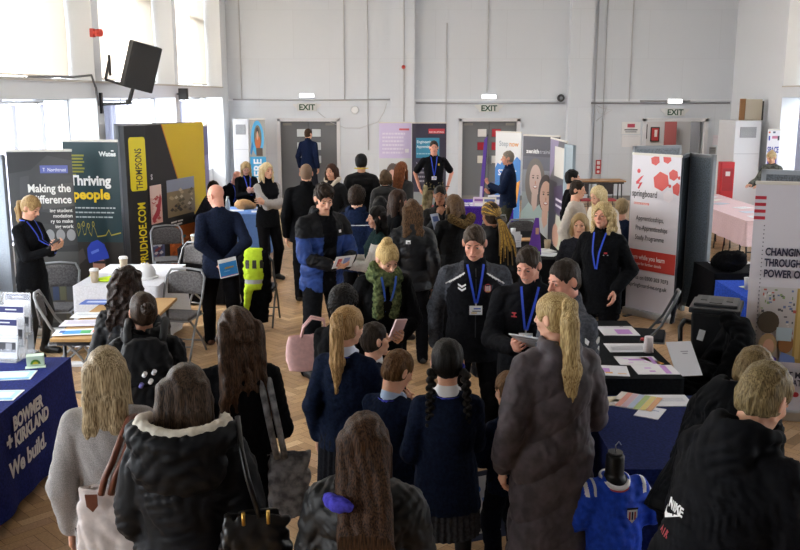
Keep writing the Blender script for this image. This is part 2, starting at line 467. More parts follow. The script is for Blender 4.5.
    for S, E, W_ in arms.values(): U.cap(S, E, .026 * h, .021 * h, .015).cap(E, W_ + nrm(W_ - E) * .01 * h, .021 * h, .0145 * h, .01)
    for Hp, K, A in legs.values():
        U.cap(Hp, K, .045 * h, .030 * h, .02).cap(K, A, .029 * h, .019 * h, .01)
    meshes.append(U.mesh())
    sk = mat(SKIN.get(skin, skin), .55, 'skin', .08, 60); lip = mat({'brown': '#7a4038'}.get(skin, '#a8564e' if fem else '#b0705f'), .45); 
    th_ = mat('#d6d0c8', .3)
    sclera = mat('#b8b2ac', .25); iris = mat('#2a2622', .2)
    def cls(x, y, z):
        p = (np.stack([x, y, z], 1) - HC) @ RH / hs
        m = np.zeros(len(x), int)
        f_ = p[:, 1] > .065; ax = abs(p[:, 0]); zl = p[:, 2] + .0625 - (9 if smile else 1.5) * p[:, 0] ** 2
        m[(ax < .023) & (abs(zl) < .0078 * (1 - (ax / .027) ** 2)) & f_] = 1
        if smile: m[(ax < .016) & (abs(zl) < .0026) & f_] = 2
        ex = (ax - .031); m[(abs(ex) < .012) & (p[:, 2] > .001) & (p[:, 2] < .0062 - 16 * ex ** 2) & f_] = 5
        m[((ex / .0105) ** 2 + ((p[:, 2] + .001) / .0036) ** 2 < 1) & f_] = 3
        m[((ex / .0052) ** 2 + ((p[:, 2] + .0008) / .0038) ** 2 < 1) & f_] = 4
        return m
    body = mesh_obj('body', meshes, [sk, lip, th_, sclera, iris, mat('#4a3328', .7)], root, cls if face else None)
    if face:
        for q in (-1, 1):
            B = Fld(np.array((-.06, .05, .0)) * hs, np.array((.06, .11, .045)) * hs, min(hcell, .0045)); B.chain([np.array(c) * hs for c in ((q * .013, .0905, .0215), (q * .030, .0865, .0255), (q * .046, .070, .0225))], [.0034 * hs, .0036 * hs, .002 * hs], .002)
            v, f = B.mesh(); mesh_obj('eyebrow', [(v @ RH.T + HC, f)], mat(brow, .8), root)
    if beard:
        B = Fld(np.array((-.1, -.02, -.15)) * hs, np.array((.1, .13, .0)) * hs, hcell); m = lambda *v: np.array(v) * hs
        B.ell(m(0, .032, -.072), m(.049, .049, .040), .01).ell(m(0, .067, -.096), m(.023, .019, .02), .01)
        for q in (-1, 1): B.cap(m(q * .062, .0, -.02), m(q * .052, .012, -.07), .012 * hs, None, .01)
        B.cap(m(-.024, .084, -.048), m(.024, .084, -.048), .0055 * hs, None, .004)
        B.ell(m(0, .10, -.063), m(.022, .03, .009), .004, sub=True).plane(m(0, 0, -.018), (0, 0, 1))
        v, f = B.mesh(); mesh_obj('beard', [(v @ RH.T + HC, f)], mat(beard, .9), root)
    if hair: make_hair(P, hair, hcell, cell)
    if bottom: make_bottom(P, bottom, cell)
    if top: P.G = make_top(P, top, cell)
    if shoes:
        for side_ in 'LR':
            Hp, K, A = legs[side_]; q = 1 if side_ == 'R' else -1
            F_ = Fld(A + np.array([-.08, -.12, -.1]), A + np.array([.1, .26, .16]), max(cell, .009)); z = A[2] - .045 * h
            c = lambda x, y, zz: np.array([A[0] + q * x * h, A[1] + y * h, z + zz * h])
            F_.cap(c(0, -.012, .024), c(.002, .03, .026), .025 * h, .025 * h, .02).cap(c(.002, .03, .022), c(.008, .095, .018), .027 * h, .022 * h, .02).cap(c(0, -.002, .03), c(0, 0, .06), .025 * h, .024 * h, .01)
            F_.plane((0, 0, z + .003), (0, 0, -1))
            if shoes == 'boots': F_.cap(c(0, -.002, .04), c(0, 0, .14), .028 * h, .03 * h, .01)
            mesh_obj('shoe', [F_.mesh()], mat('#15151a' if shoes == 'boots' else shoes, .5), root)
    return P
def tor_secs(P, th, hem, fem_=False, flare=0., top_=0., w=1., bust=0.):
    h, nbz = P.h, P.nbz; L = nbz
    rows = [(.0 * L, 0, .098, .068), (.12 * L, 0, .096, .068), (.32 * L, 0, .087 if not fem_ else .078, .062), (.55 * L, .002, .097 if not fem_ else .088, .068 + bust * .6), (.70 * L, .003, .101 if not fem_ else .092, .068 + bust), (.84 * L, 0, .09, .058), (.93 * L, -.003, .062, .046), (1.0 * L, -.005, .037, .037)]
    out = [(z, cy * h, rx * h * w + th, ry * h * (.5 + .5 * w) + th) for z, cy, rx, ry in rows]
    hz = hem - .52 * h       # hem is an absolute height in metres when standing
    if hz < 0: out.insert(0, (hz, 0, .100 * h * w + th + flare, .075 * h + th + flare))
    else:
        out = [(hz, 0, out[2][2] + flare if hz > .2 * L else out[0][2] + flare, out[1][3] + flare)] + [r for r in out if r[0] > hz + .02]
    return out
def make_top(P, t, cell):
    h, T, RT, O = P.h, P.T, P.RT, P.O; th = t.get('th', .014); hem = t.get('hem', .47) * h; fem_ = t.get('fem', False); w = t.get('w', 1.)
    arms = P.arms; pts = [p for a in arms.values() for p in a] + [P.NB + np.array([0, 0, .08]), O + RT @ np.array([0, 0, hem - .52 * h])]
    pts = np.array(pts); m = .17 * h
    G = Fld(pts.min(0) - np.array([m, m, .04]), pts.max(0) + np.array([m, m, .04]), cell)
    secs = tor_secs(P, th, hem, fem_, t.get('flare', 0.), w=w, bust=t.get('bust', 0.)); qp = t.get('quilt'); qa = t.get('qamp', .011)
    def qmod(x, y, z):
        if not qp: return 0 * z
        if t.get('chev'): z = z + .62 * x * (1 if t['chev'] > 0 else -1) * np.where(y < 0, 1, -1)
        return -qa * (np.abs(np.sin(PI * z / qp)) ** (.4 if t.get('chev') else .6) - .6)
    G.loft(O, RT, secs, .02, mod=qmod if qp else None)
    sr = t.get('sr', 1.)
    for q, (S, E, W_) in ((-1, arms['L']), (1, arms['R'])):
        G.cap(T(q * .028 * h, -.004 * h, P.nbz - .018 * h), S + RT @ np.array([-q * .008 * h, 0, .004 * h]), .020 * h + th * .8, .024 * h * sr + th * .8, .03)
        sl = t.get('sleeve', 'long')
        if sl == 'none': continue
        A = [(S, E, .027 * h * sr + th, .024 * h * sr + th)]
        if sl == 'long': A.append((E, E + (W_ - E) * t.get('cuff', 1.0), .024 * h * sr + th, .0185 * h * sr + th * .9))
        else: A = [(S, S + (E - S) * .75, .031 * h + th, .030 * h + th * 1.3)]
        for a, b, ra, rb in A:
            if qp:
                n = max(1, int(round(np.linalg.norm(b - a) / (qp * 1.0)))); 
                for i in range(n):
                    u0, u1 = (i + .25) / n, (i + .75) / n
                    r_ = ra + (rb - ra) * (i + .5) / n
                    G.cap(a + (b - a) * u0, a + (b - a) * u1, r_, r_, .016)
                G.cap(a, b, ra * .84, rb * .84, .01)
            else: G.cap(a, b, ra, rb, .02)
        if sl == 'long' and t.get('cuffband', True):
            u = nrm(W_ - E); G.cap(W_ - u * .012 * h, W_ + u * .002, .0185 * h + th * .6, None, .004)
    fo = t.get('fold', .006)
    if fo: G.folds(fo, t.get('wl', .085), seed=int(h * 1000) % 97 + t.get('seed', 0), zst=.8)
    NB = P.NB; c = t.get('collar', 'crew')
    if c == 'hood':
        s = t.get('hoods', 1.) * P.hs; pr, rr = [], []
        for i in range(9):
            a = R(-125 + 250 * i / 8); b = math.cos(a / 1.5)
            pr.append(NB + RT @ np.array([math.sin(a) * .088 * s, -math.cos(a) * .078 * s - .012, .022 + .03 * (1 - b)])); rr.append((.024 + .022 * max(0, math.cos(a))) * s)
        G.chain(pr, rr, .012)
        G.ell(NB + RT @ np.array([0, -.095 * s, -.045 * s]), np.array([.105, .05, .085]) * s, .025, RT)
        G.cap(NB + RT @ np.array([0, .03, .02]), NB + RT @ np.array([0, .0, .22]), .062 * P.hs, .07 * P.hs, .008, sub=True)
        G.cap(NB + RT @ np.array([0, -.085 * s, .035 * s]), NB + RT @ np.array([0, -.10 * s, .10 * s]), .030 * s, .045 * s, .02, sub=True)
        NZ = float(NB[2]); G.folds(.010 * s, .13, seed=int(P.h * 777) % 53, n=5, fn=lambda X, Y, Z: np.clip(1.2 - np.abs(Z - NZ) / .16, 0, 1))
    elif c in ('stand', 'polo', 'roll'):
        up = {'stand': .055, 'polo': .03, 'roll': .07}[c] * P.hs; ro = (.066 + th * .5) * P.hs
        G.cap(NB + RT @ np.array([0, 0, -.01]), NB + P.RT @ np.array([0, .004, up - .015]), ro * 1.08, ro, .012)
        if c != 'roll': G.cap(NB + RT @ np.array([0, .012, up - .002 + .0]), NB + RT @ np.array([0, .03, up + .2]), ro - .012, ro + .02, .003, sub=True)
    elif c == 'crew':
        G.cap(NB + RT @ np.array([0, 0, -.012]), NB + RT @ np.array([0, .002, .006]), .062 * P.hs, .058 * P.hs, .01)
    elif c == 'vee':
        pass
    if t.get('vee'):
        G.cap(NB + RT @ np.array([0, .075, .03]), NB + RT @ np.array([0, .10 + th, -t['vee']]), .04, .004, .004, sub=True)
    hemp = O + RT @ np.array([0, 0, hem - .52 * h])
    if t.get('hemband', False): G.loft(O, RT, [(hem - .52 * h, 0, secs[0][2] * .97, secs[0][3] * .97), (hem - .52 * h + .05, 0, secs[0][2] * .97, secs[0][3] * .97)], .01)
    ms = t['mat'] if isinstance(t['mat'], (list, tuple)) else [t['mat']]
    pat = t.get('pat'); 
    def cls(x, y, z):
        q = (np.stack([x, y, z], 1) - O) @ RT
        a = np.array([np.minimum(_segd(x, y, z, S, E), _segd(x, y, z, E, W_)) for S, E, W_ in (arms['L'], arms['R'])]).min(0)
        return pat(q[:, 0], q[:, 1], q[:, 2], a, P)
    P.top = mesh_obj(t.get('name', 'jacket'), [G.mesh()], ms, P.root, cls if pat else None)
    return G
def _segd(x, y, z, a, b):
    ab = b - a; t = np.clip(((x - a[0]) * ab[0] + (y - a[1]) * ab[1] + (z - a[2]) * ab[2]) / (ab @ ab), 0, 1)
    return np.sqrt((x - a[0] - t * ab[0]) ** 2 + (y - a[1] - t * ab[1]) ** 2 + (z - a[2] - t * ab[2]) ** 2)
def make_bottom(P, b, cell):
    h, O, RT = P.h, P.O, P.RT; kind = b.get('kind', 'trousers'); th = b.get('th', .012)
    pts = np.array([p for l in P.legs.values() for p in l] + [O + np.array([0, 0, .1 * h])]); m = .12 * h
    lo, hi = pts.min(0) - m, pts.max(0) + m; lo[2] = max(0.0, lo[2])
    if kind != 'trousers': lo[:2] -= .06; hi[:2] += .06
    G = Fld(lo, hi, cell)
    if kind == 'trousers':
        G.loft(O, RT, [(-.03 * h, 0, .094 * h + th * .6, .066 * h + th * .6), (.05 * h, 0, .092 * h + th * .6, .064 * h + th * .6), (.10 * h, 0, .088 * h, .06 * h)], .02)
        for Hp, K, A in P.legs.values():
            G.cap(Hp, K, .053 * h + th * .4, .037 * h + th, .025).cap(K, A + np.array([0, 0, -.015 * h]), .037 * h + th, b.get('ank', .026) * h + th, .02)
        G.folds(b.get('fold', .005), .1, seed=int(h * 900) % 31, zst=.8)
        nm = 'trousers'
    elif kind == 'skirt':
        hem = b.get('hem', .3) * h - O[2]; fl = b.get('flare', .03); N = b.get('pleats', 0)
        mod = (lambda x, y, z: .006 * np.sin(N * np.arctan2(x, y)) * np.clip(-z / .1, 0, 1)) if N else None
        G.loft(O, RT, [(hem, 0, .10 * h + fl, .075 * h + fl), (-.02 * h, 0, .102 * h + .01, .074 * h + .01), (.10 * h, 0, .083 * h, .06 * h)], .01, mod=mod)
        if not N: G.folds(.004, .12, seed=3, zst=.3)
        nm = 'skirt'
    ms = b['mat'] if isinstance(b['mat'], (list, tuple)) else [b['mat']]
    pat = b.get('pat')
    mesh_obj(nm, [G.mesh()], ms, P.root, (lambda x, y, z: pat(x, y, z)) if pat else None)
    if kind == 'skirt' and b.get('tights'):
        G = Fld(lo, hi, max(cell, .011))
        for Hp, K, A in P.legs.values(): G.cap(Hp, K, .047 * h, .033 * h, .02).cap(K, A, .033 * h, .022 * h, .01)
        mesh_obj('tights', [G.mesh()], b['tights'], P.root)
def strands(F_, amp, f=210., w=1.2, seed=0):
    X, Y, Z = F_.ax[0][:, None, None], F_.ax[1][None, :, None], F_.ax[2][None, None, :]
    ph = X * f + Y * f * .6 + w * np.sin(Z * 22 + seed + X * 14) + .6 * np.sin(Z * 51 + Y * 30)
    ph2 = X * f * .37 - Y * f * .5 + w * np.sin(Z * 13 + 2 + seed)
    F_.F = F_.F + (amp * (.65 * (1 - 2 * np.abs(np.sin(ph * .5))) + .7 * np.sin(ph2))).astype(np.float32)
def make_hair(P, hr, hcell, cell):
    st = hr['st']; hs = P.hs; m = lambda *v: np.array(v, float) * hs; th = hr.get('th', .011)
    if st == 'bald': return
    c_ = hairm(hr['col'], hr.get('col2')) if 'mat' not in hr else hr['mat']
    Rh = P.RH; down = Rh.T @ np.array([0, 0, -1.])
    L = hr.get('len', .0)
    lo, hi = m(-.16, -.24, -.16), m(.16, .16, .2)
    if L:
        e = m(0, -.08, -.02) + down * L
        lo, hi = np.minimum(lo, e - .15), np.maximum(hi, e + .15)
    G = Fld(lo, hi, hcell if not L else hcell * 1.15)
    G.ell(m(0, -.012, .030), m(.073 + th * (.5 if st in ('short', 'crop') else 1), .092 + th * (.8 if st == 'short' else 1), .084 + th), .01)
    G.ell(m(0, -.030, -.02), m(.068 + th * .8, .066 + th * .8, .075), .02)
    if hr.get('vol'): G.ell(m(0, .02, .085), m(.065, .07, .04 + hr['vol']), .02)
    long_ = st in ('long', 'wavy', 'curlylong')
    # face opening
    fz = hr.get('line', .080 if st in ('long', 'wavy', 'curlylong', 'short', 'crop') else .062)
    fw = .084 if st in ('short', 'crop') else .070
    G.ell(m(0, .12, fz - .115), m(fw, .085, .112), .01, sub=True)
    if st in ('short', 'crop', 'grey', 'curly', 'pony', 'bun', 'plaits'):
        for q in (-1, 1): G.ell(m(q * .083, .012, -.018), m(.022, .030, .036), .006, sub=True)
        G.plane(m(0, -.05, -.075), (0, .35, -1), .006)
        G.ell(m(0, .075, -.085), m(.09, .09, .085), .006, sub=True)
    sd = hr.get('seed', 0)
    tw = hr.get('to')     # world-space path override in root frame
    if long_:
        wd = hr.get('wd', .07)
        base = m(0, -.035, -.02)
        def pt(x, y, k): return m(x, y, -.02) + down * L * k
        yaw_back = m(0, -1, 0)
        yb = hr.get('back', .055)
        for i in range(-2, 3):
            x = i * wd * .42
            dx = hr.get('dx', 0.)
            G.chain([m(x * .9, -.055, .02), pt(x * 1.0 + dx * .2, -.065 - yb * .3, .25), pt(x * 1.12 + dx * .6, -.06 - yb * .9, .6), pt(x * hr.get('flare', 1.1) + dx, -.06 - yb, 1.0)], [v_ * hs for v_ in (.045, .04, .034, hr.get('tip', .02))], .015)
        if hr.get('sides', True):
            for q in (-1, 1):
                sl = hr.get('sl', .8)
                G.chain([m(q * .062, .0, .04), m(q * .080, .012, -.03), m(q * .080, .01, -.06) + down * L * .3, m(q * .075, .03 if hr.get('fwd', True) else -.04, -.06) + down * L * sl * .8], [v_ * hs for v_ in (.024, .022, .024, .014)], .015)
        if st == 'curlylong': G.folds(hr.get('amp', .014), .055, seed=sd, n=7, ridge=False); G.folds(.005, .028, seed=sd + 1, n=5)
        if st == 'wavy': G.folds(.009, .075, seed=sd, zst=1.5, n=9, ridge=False)
    if hr.get('part', long_ or st in ('plaits',)):
        G.chain([m(0, .10, .085), m(0, .05, .122), m(0, -.04, .125)], [.0045, .004, .002], .004, sub=True)
    if st in ('pony', 'bun', 'plaits'): strands(G, .0022, 150, .5, sd)
    elif st in ('curly',): G.folds(hr.get('amp', .010), .04, seed=sd, n=9)
    elif st == 'short':
        for q in (-1, 1): G.ell(m(q * .078, .062, -.03), m(.03, .045, .055), .004, sub=True)
        G.folds(hr.get('amp', .006), .045, seed=sd, zst=.6, n=7, ridge=False); strands(G, .0018, 210, 1.4, sd)
    elif st == 'crop': pass
    elif st == 'curlylong': pass
    else: strands(G, hr.get('amp', .0024), hr.get('sf', 150), 1.4, sd)
    if hr.get('plane'): G.plane(m(*hr['plane'][0]), hr['plane'][1], .01)
    v, f = G.mesh(); parts = [(v @ Rh.T + P.HC, f)]
    o = mesh_obj('hair', parts, c_, P.root)
    if st == 'pony':
        tz = hr.get('tie', (0, -.10, .05)); k = hr.get('plen', .35); a0 = P.H(*tz)
        q = hr.get('path') or [(0, 0, 0), (0, -.045, .0), (0, -.07, -.06), (0, -.06, -.35 * k / .35 * .5), (0, -.05, -k)]
        pts = [a0 + np.array(rotm(0, 0, hr.get('pyaw', 0)) @ (np.array(p) * 1.0)) for p in q]; rr = hr.get('rr', (.016, .024, .034, .034, .012))
        A = np.array(pts); F_ = Fld(A.min(0) - .07, A.max(0) + .07, hcell); F_.chain(pts, rr, .02)
        if hr.get('pcurl'): F_.folds(.008, .04, seed=sd)
        else: strands(F_, .004, 230, 1.5, sd)
        mesh_obj('ponytail', [F_.mesh()], c_, P.root)
        mb = MB(); u = V(pts[1]) - V(pts[0]); mb.tube([V(pts[0]) + u * .15, V(pts[0]) + u * .5], .024, mat(hr.get('band', '#1b1b20'), .8), 14); mb.build('hair_tie', P.root)
    if st == 'bun':
        b = hr.get('bun', (0, -.105, .02)); F_ = Fld(m(*b) - .075, m(*b) + .075, hcell); rb = hr.get('brad', .036)
        F_.ell(m(*b), m(rb, rb * .85, rb), .01).folds(.008, .03, seed=sd)
        v, f = F_.mesh(); mesh_obj('bun', [(v @ Rh.T + P.HC, f)], c_, P.root)
    if st == 'plaits':
        for q in (-1, 1):
            a0 = P.H(q * .062, -.045, -.02); F_ = Fld(a0 - np.array([.07, .12, .36]), a0 + np.array([.07, .06, .05]), hcell)
            for i in range(15):
                t = i / 14; z = -.02 - .27 * t; r_ = (.021 - .008 * t)
                c = a0 + np.array([q * (.022 + .012 * math.sin(2 * t)), -.03 - .035 * math.sin(t * 2.2), z])
                F_.ell(c + np.array([.009 * (1 if i % 2 else -1), 0, 0]), (r_, r_ * .9, r_ * .95), .004, rotm(0, 30 * (1 if i % 2 else -1), 0))
            strands(F_, .0015, 260, 1, sd)
            mesh_obj('plait', [F_.mesh()], c_, P.root)
def surf_pts(P, pts, off=.004, front=True, G=None):
    G = G or P.G; out = []; last = None
    for x, z in pts:
        y = G.hit(x, z, front)
        if y is None: y = last if last is not None else 0.
        last = y; out.append(V((x, y + (off if front else -off), z)))
    return out
def ribbon(mb, pts, wv, m, t=.0015):
    """flat band through pts; wv = width vector (or one for each point)"""
    pts = [V(p) for p in pts]; n = len(pts); wv = [V(w) for w in wv] if isinstance(wv, list) else [V(wv)] * n
    mb.grid(lambda u, v: pts[min(n - 1, int(round(u * (n - 1))))] + wv[min(n - 1, int(round(u * (n - 1))))] * (v - .5), n - 1, 1, m, True)
def lanyard(P, zb=None, col='#2c4fd0', badge=True, x0=0., back=True, w=.015, badge_col='#e9edf2', name='lanyard'):
    """band round the neck, down the chest, with a card on it"""
    h, NB, G = P.h, P.NB, P.G; mb = MB(); m = mat(col, .5)
    zb = (NB[2] - .19 * h) if zb is None else zb
    for q in (-1, 1):
        a = [(q * (.058 * P.hs) * (1 - t) + x0 * t + q * .006 * t, (NB[2] + .005) * (1 - t) + zb * t) for t in [i / 12 for i in range(13)]]
        pp = surf_pts(P, a, .006); 
        for i in range(1, len(pp) - 1): pp[i].y = (pp[i - 1].y + pp[i].y + pp[i + 1].y) / 3 + .002
        ribbon(mb, pp, (w, 0, -q * w * .3), m)
    if back:
        rr = .070 * P.hs; r = P.RT
        ring = [V(NB + r @ np.array([math.sin(a) * rr, -math.cos(a) * rr * 1.02, .012 + .012 * math.cos(a)])) for a in [R(-115 + 230 * i / 16) for i in range(17)]]
        ribbon(mb, ring, (0, 0, w), m)
    mb.build(name, P.root)
    if badge:
        y = max([v for v in (G.hit(x0, zb - .02), G.hit(x0, zb - .09)) if v is not None] or [.1]) + .008
        mb = MB(); mb.box((x0, y, zb - .052), (.092, .004, .066), mat(badge_col, .35), bevel=.001)
        mb.box((x0, y, zb - .008), (.012, .004, .022), metal())
        mb.box((x0 - .01, y + .003, zb - .04), (.05, .001, .009), mat('#3c62c8', .5)); mb.box((x0 - .005, y + .003, zb - .058), (.06, .001, .006), mat('#54565c', .5)); mb.box((x0 + .012, y + .003, zb - .071), (.04, .001, .007), mat('#e0b23c', .5))
        mb.build('badge', P.root)
def decal(P, name, build, x, z, front=True, off=.0035, G=None, mirror=False):
    """build(mb) draws in the x-z plane about the origin, y = relief; it is wrapped on the garment at x, z"""
    G = G or P.G; mb = MB(); build(mb); sg = 1 if front else -1; ls = 0.
    for v in mb.bm.verts:
        xx, zz = x + v.co.x * (-1 if front else 1), z + v.co.z
        y = G.hit(xx, zz, front)
        if y is None: y = ls
        ls = y; v.co = V((xx, y + sg * (off + v.co.y), zz))
    return mb.build(name, P.root)
XZ = Matrix(((1, 0, 0, 0), (0, 0, 1, 0), (0, 1, 0, 0), (0, 0, 0, 1)))
def T_(x=0, y=0, z=0): return Matrix.Translation((x, y, z))
SKY_E, DAY_E, CEIL_E = 7.0, 400, 17.0
# ------------------------------------------------------------------ the hall
SC.view_settings.view_transform = 'Standard'; SC.view_settings.look = 'None'; SC.view_settings.exposure = 0.27; SC.view_settings.gamma = 1
XL, XR, YB, YF, ZC = -4.4, 8.5, 23.5, -3.0, 6.2
def wallmat(col, joint=.9):
    m = bpy.data.materials.new('painted_block'); m.use_nodes = True; nt = m.node_tree; b = nt.nodes['Principled BSDF']; b.inputs['Roughness'].default_value = .6
    tc = nt.nodes.new('ShaderNodeTexCoord'); mp = nt.nodes.new('ShaderNodeMapping'); mp.inputs['Rotation'].default_value = (PI / 2, 0, 0)
    br = nt.nodes.new('ShaderNodeTexBrick'); br.inputs['Scale'].default_value = 1; br.inputs['Brick Width'].default_value = 1.8; br.inputs['Row Height'].default_value = 1.2; br.inputs['Mortar Size'].default_value = .006; br.inputs['Mortar Smooth'].default_value = .3; br.offset = .5
    c = lin(col); br.inputs['Color1'].default_value = c; br.inputs['Color2'].default_value = tuple(x * .975 for x in c[:3]) + (1,); br.inputs['Mortar'].default_value = tuple(x * joint for x in c[:3]) + (1,)
    nt.links.new(tc.outputs['Object'], mp.inputs[0]); nt.links.new(mp.outputs[0], br.inputs['Vector'])
    nz = nt.nodes.new('ShaderNodeTexNoise'); nz.inputs['Scale'].default_value = 1.3; nz.inputs['Detail'].default_value = 4
    mx = nt.nodes.new('ShaderNodeMix'); mx.data_type = 'RGBA'; mx.blend_type = 'MULTIPLY'; mx.inputs['Factor'].default_value = .12
    nt.links.new(br.outputs['Color'], mx.inputs['A']); nt.links.new(nz.outputs['Fac'], mx.inputs['B']); nt.links.new(mx.outputs['Result'], b.inputs['Base Color'])
    return m
M_W = wallmat('#dfe5ec'); M_WH = plain('#e8ecf1', .5); M_LEDGE = plain('#c9c4bd', .6)
# floor: herringbone oak blocks, every block with its own tone
def floor_mat():
    m = bpy.data.materials.new('oak_blocks'); m.use_nodes = True; nt = m.node_tree; b = nt.nodes['Principled BSDF']
    at = nt.nodes.new('ShaderNodeAttribute'); at.attribute_name = 'tone'
    cr = nt.nodes.new('ShaderNodeValToRGB'); e = cr.color_ramp.elements
    e[0].position = 0; e[0].color = lin('#8a6c4c'); e[1].position = 1; e[1].color = lin('#d4b68c')
    for p_, c_ in ((.25, '#ac8a64'), (.6, '#c09c72'), (.8, '#b59272')): x = e.new(p_); x.color = lin(c_)
    nt.links.new(at.outputs['Fac'], cr.inputs[0])
    tc = nt.nodes.new('ShaderNodeTexCoord'); nz = nt.nodes.new('ShaderNodeTexNoise'); nz.inputs['Scale'].default_value = 30; nz.inputs['Detail'].default_value = 5
    nt.links.new(tc.outputs['UV'], nz.inputs['Vector'])
    mx = nt.nodes.new('ShaderNodeMix'); mx.data_type = 'RGBA'; mx.blend_type = 'OVERLAY'; mx.inputs['Factor'].default_value = .45
    nt.links.new(cr.outputs[0], mx.inputs['A']); nt.links.new(nz.outputs['Fac'], mx.inputs['B']); nt.links.new(mx.outputs['Result'], b.inputs['Base Color'])
    b.inputs['Roughness'].default_value = .38; b.inputs['Specular IOR Level'].default_value = .4
    return m
def build_floor():
    L, W = .26, .26 / 3; n = 3; vs, uv, tone = [], [], []; c45 = math.cos(PI / 4); g = .0012
    rr = random.Random(5)
    xs0, xs1, ys0, ys1 = XL - .5, XR + .5, YF, YB
    rng_ = int((ys1 - ys0 + xs1 - xs0) / W) + 10
    def put(a, b, w, h, ver):
        q = [(a * W + g, b * W + g), ((a + w) * W - g, b * W + g), ((a + w) * W - g, (b + h) * W - g), (a * W + g, (b + h) * W - g)]
        p = [((x - y) * c45 + 2, (x + y) * c45 - 10) for x, y in q]
        cx, cy = sum(v[0] for v in p) / 4, sum(v[1] for v in p) / 4
        if not (xs0 - .1 < cx < xs1 + .1 and ys0 - .1 < cy < ys1 + .1): return
        vs.extend((min(max(x, xs0), xs1), min(max(y, ys0), ys1), 0) for x, y in p)
        o = rr.random() * 50
        uv.extend([(o, o), (o + .12, o), (o + .12, o + .9), (o, o + .9)] if ver else [(o, o), (o, o + .9), (o + .12, o + .9), (o + .12, o)])
        tone.append(min(1, max(0, rr.gauss(.5, .24))))
    for m_ in range(-90, 90):
        for s in range(-250, 450):
            put(s + 2 * n * m_, s, n, 1, 0)
            put(s + 2 * n * m_, s + 1, 1, n, 1)
    me = bpy.data.meshes.new('floor'); N = len(vs) // 4
    me.from_pydata(vs, [], [(4 * i, 4 * i + 1, 4 * i + 2, 4 * i + 3) for i in range(N)])
    u = me.uv_layers.new(name='uv'); u.data.foreach_set('uv', [c for p in uv for c in p])
    a = me.attributes.new('tone', 'FLOAT', 'FACE'); a.data.foreach_set('value', tone)
    me.materials.append(floor_mat())
    o = bpy.data.objects.new('floor', me); link(o); tag(o, kind='structure')
    MB().box(((XL + XR) / 2, (YF + YB) / 2, -.06), (XR - XL + 1, YB - YF, .1), plain('#4a3320', .8)).build('floor_screed', None); tag(bpy.data.objects['floor_screed'], kind='structure')
build_floor()
def S_(o): return tag(o, kind='structure')
# ceiling and the wall behind the camera
S_(MB().box(((XL + XR) / 2, (YF + YB) / 2, ZC + .05), (XR - XL + 1.2, YB - YF + .4, .1), plain('#c4c4c4', .9)).build('ceiling'))
S_(MB().box(((XL + XR) / 2, YF - .1, ZC / 2), (XR - XL + 1.2, .2, ZC), plain('#77706a', .9)).build('wall_front'))
# back wall with three door openings
def bx(px): return at_y(px, 120, YB).x
DOORS = [(280, 337), (462, 517), (646, 705)]; DH = 2.03
mb = MB(); edges = [XL - .5] + [v for a, b in DOORS for v in (bx(a), bx(b))] + [XR + .5]
for i in range(0, 8, 2): mb.box(((edges[i] + edges[i + 1]) / 2, YB + .1, ZC / 2), (edges[i + 1] - edges[i], .2, ZC), M_W)
for i in range(1, 7, 2): mb.box(((edges[i] + edges[i + 1]) / 2, YB + .1, (ZC + DH) / 2), (edges[i + 1] - edges[i], .2, ZC - DH), M_W)
for a, b in ((392, 414), (566, 588)): mb.box(((bx(a) + bx(b)) / 2, YB - .14, ZC / 2), ((bx(b) - bx(a)), .30, ZC), M_W)
S_(mb.build('wall_back'))
mb = MB()
mb.box(((XL + XR) / 2, YB - .012, 2.57), (XR - XL, .024, .05), M_WH)
S_(mb.build('trim_1'))
S_(MB().box(((XL + XR) / 2, YB - .01, .06), (XR - XL, .02, .12), plain('#8c8a88')).build('baseboard_back'))
# side walls: deep pillars, a ledge beam, upper and lower windows
def translucent(col, tr=.7):
    m = bpy.data.materials.new('blind_fabric'); m.use_nodes = True; nt = m.node_tree; b = nt.nodes['Principled BSDF']; out = nt.nodes['Material Output']
    b.inputs['Base Color'].default_value = lin(col); b.inputs['Roughness'].default_value = .9
    t = nt.nodes.new('ShaderNodeBsdfTranslucent'); t.inputs[0].default_value = lin(col); ms = nt.nodes.new('ShaderNodeMixShader'); ms.inputs[0].default_value = tr
    nt.links.new(b.outputs[0], ms.inputs[1]); nt.links.new(t.outputs[0], ms.inputs[2]); nt.links.new(ms.outputs[0], out.inputs[0]); return m
M_BL = translucent('#b5aa9c', .5); M_VB = translucent('#a9acbc', .3); M_FR = plain('#c3c6cc', .4)
M_GL = bpy.data.materials.new('window_glass'); M_GL.use_nodes = True
b_ = M_GL.node_tree.nodes['Principled BSDF']; b_.inputs['Roughness'].default_value = .02; b_.inputs['Alpha'].default_value = .12; b_.inputs['Base Color'].default_value = (.9, .95, 1, 1)
PY = [-1.1, 3.6, 8.55, 13.3, 18.0, 22.75]
wn = [0]
def window(x, y0, y1, z0, z1, sx, nv, nh, pane=True):
    wn[0] += 1; r = empty('window_%d' % wn[0], (x, (y0 + y1) / 2, z0)); S_(r); w_ = y1 - y0; h_ = z1 - z0
    mb = MB(); t = .06
    for i in range(nv + 1): mb.box((0, -w_ / 2 + w_ * i / nv, h_ / 2), (.06, t, h_), M_FR)
    for i in range(nh + 1): mb.box((0, 0, h_ * i / nh), (.06, w_, t), M_FR)
    mb.build('window_frame', r)
    MB().box((0, 0, h_ / 2), (.006, w_, h_), M_GL).build('window_pane', r)
    return r
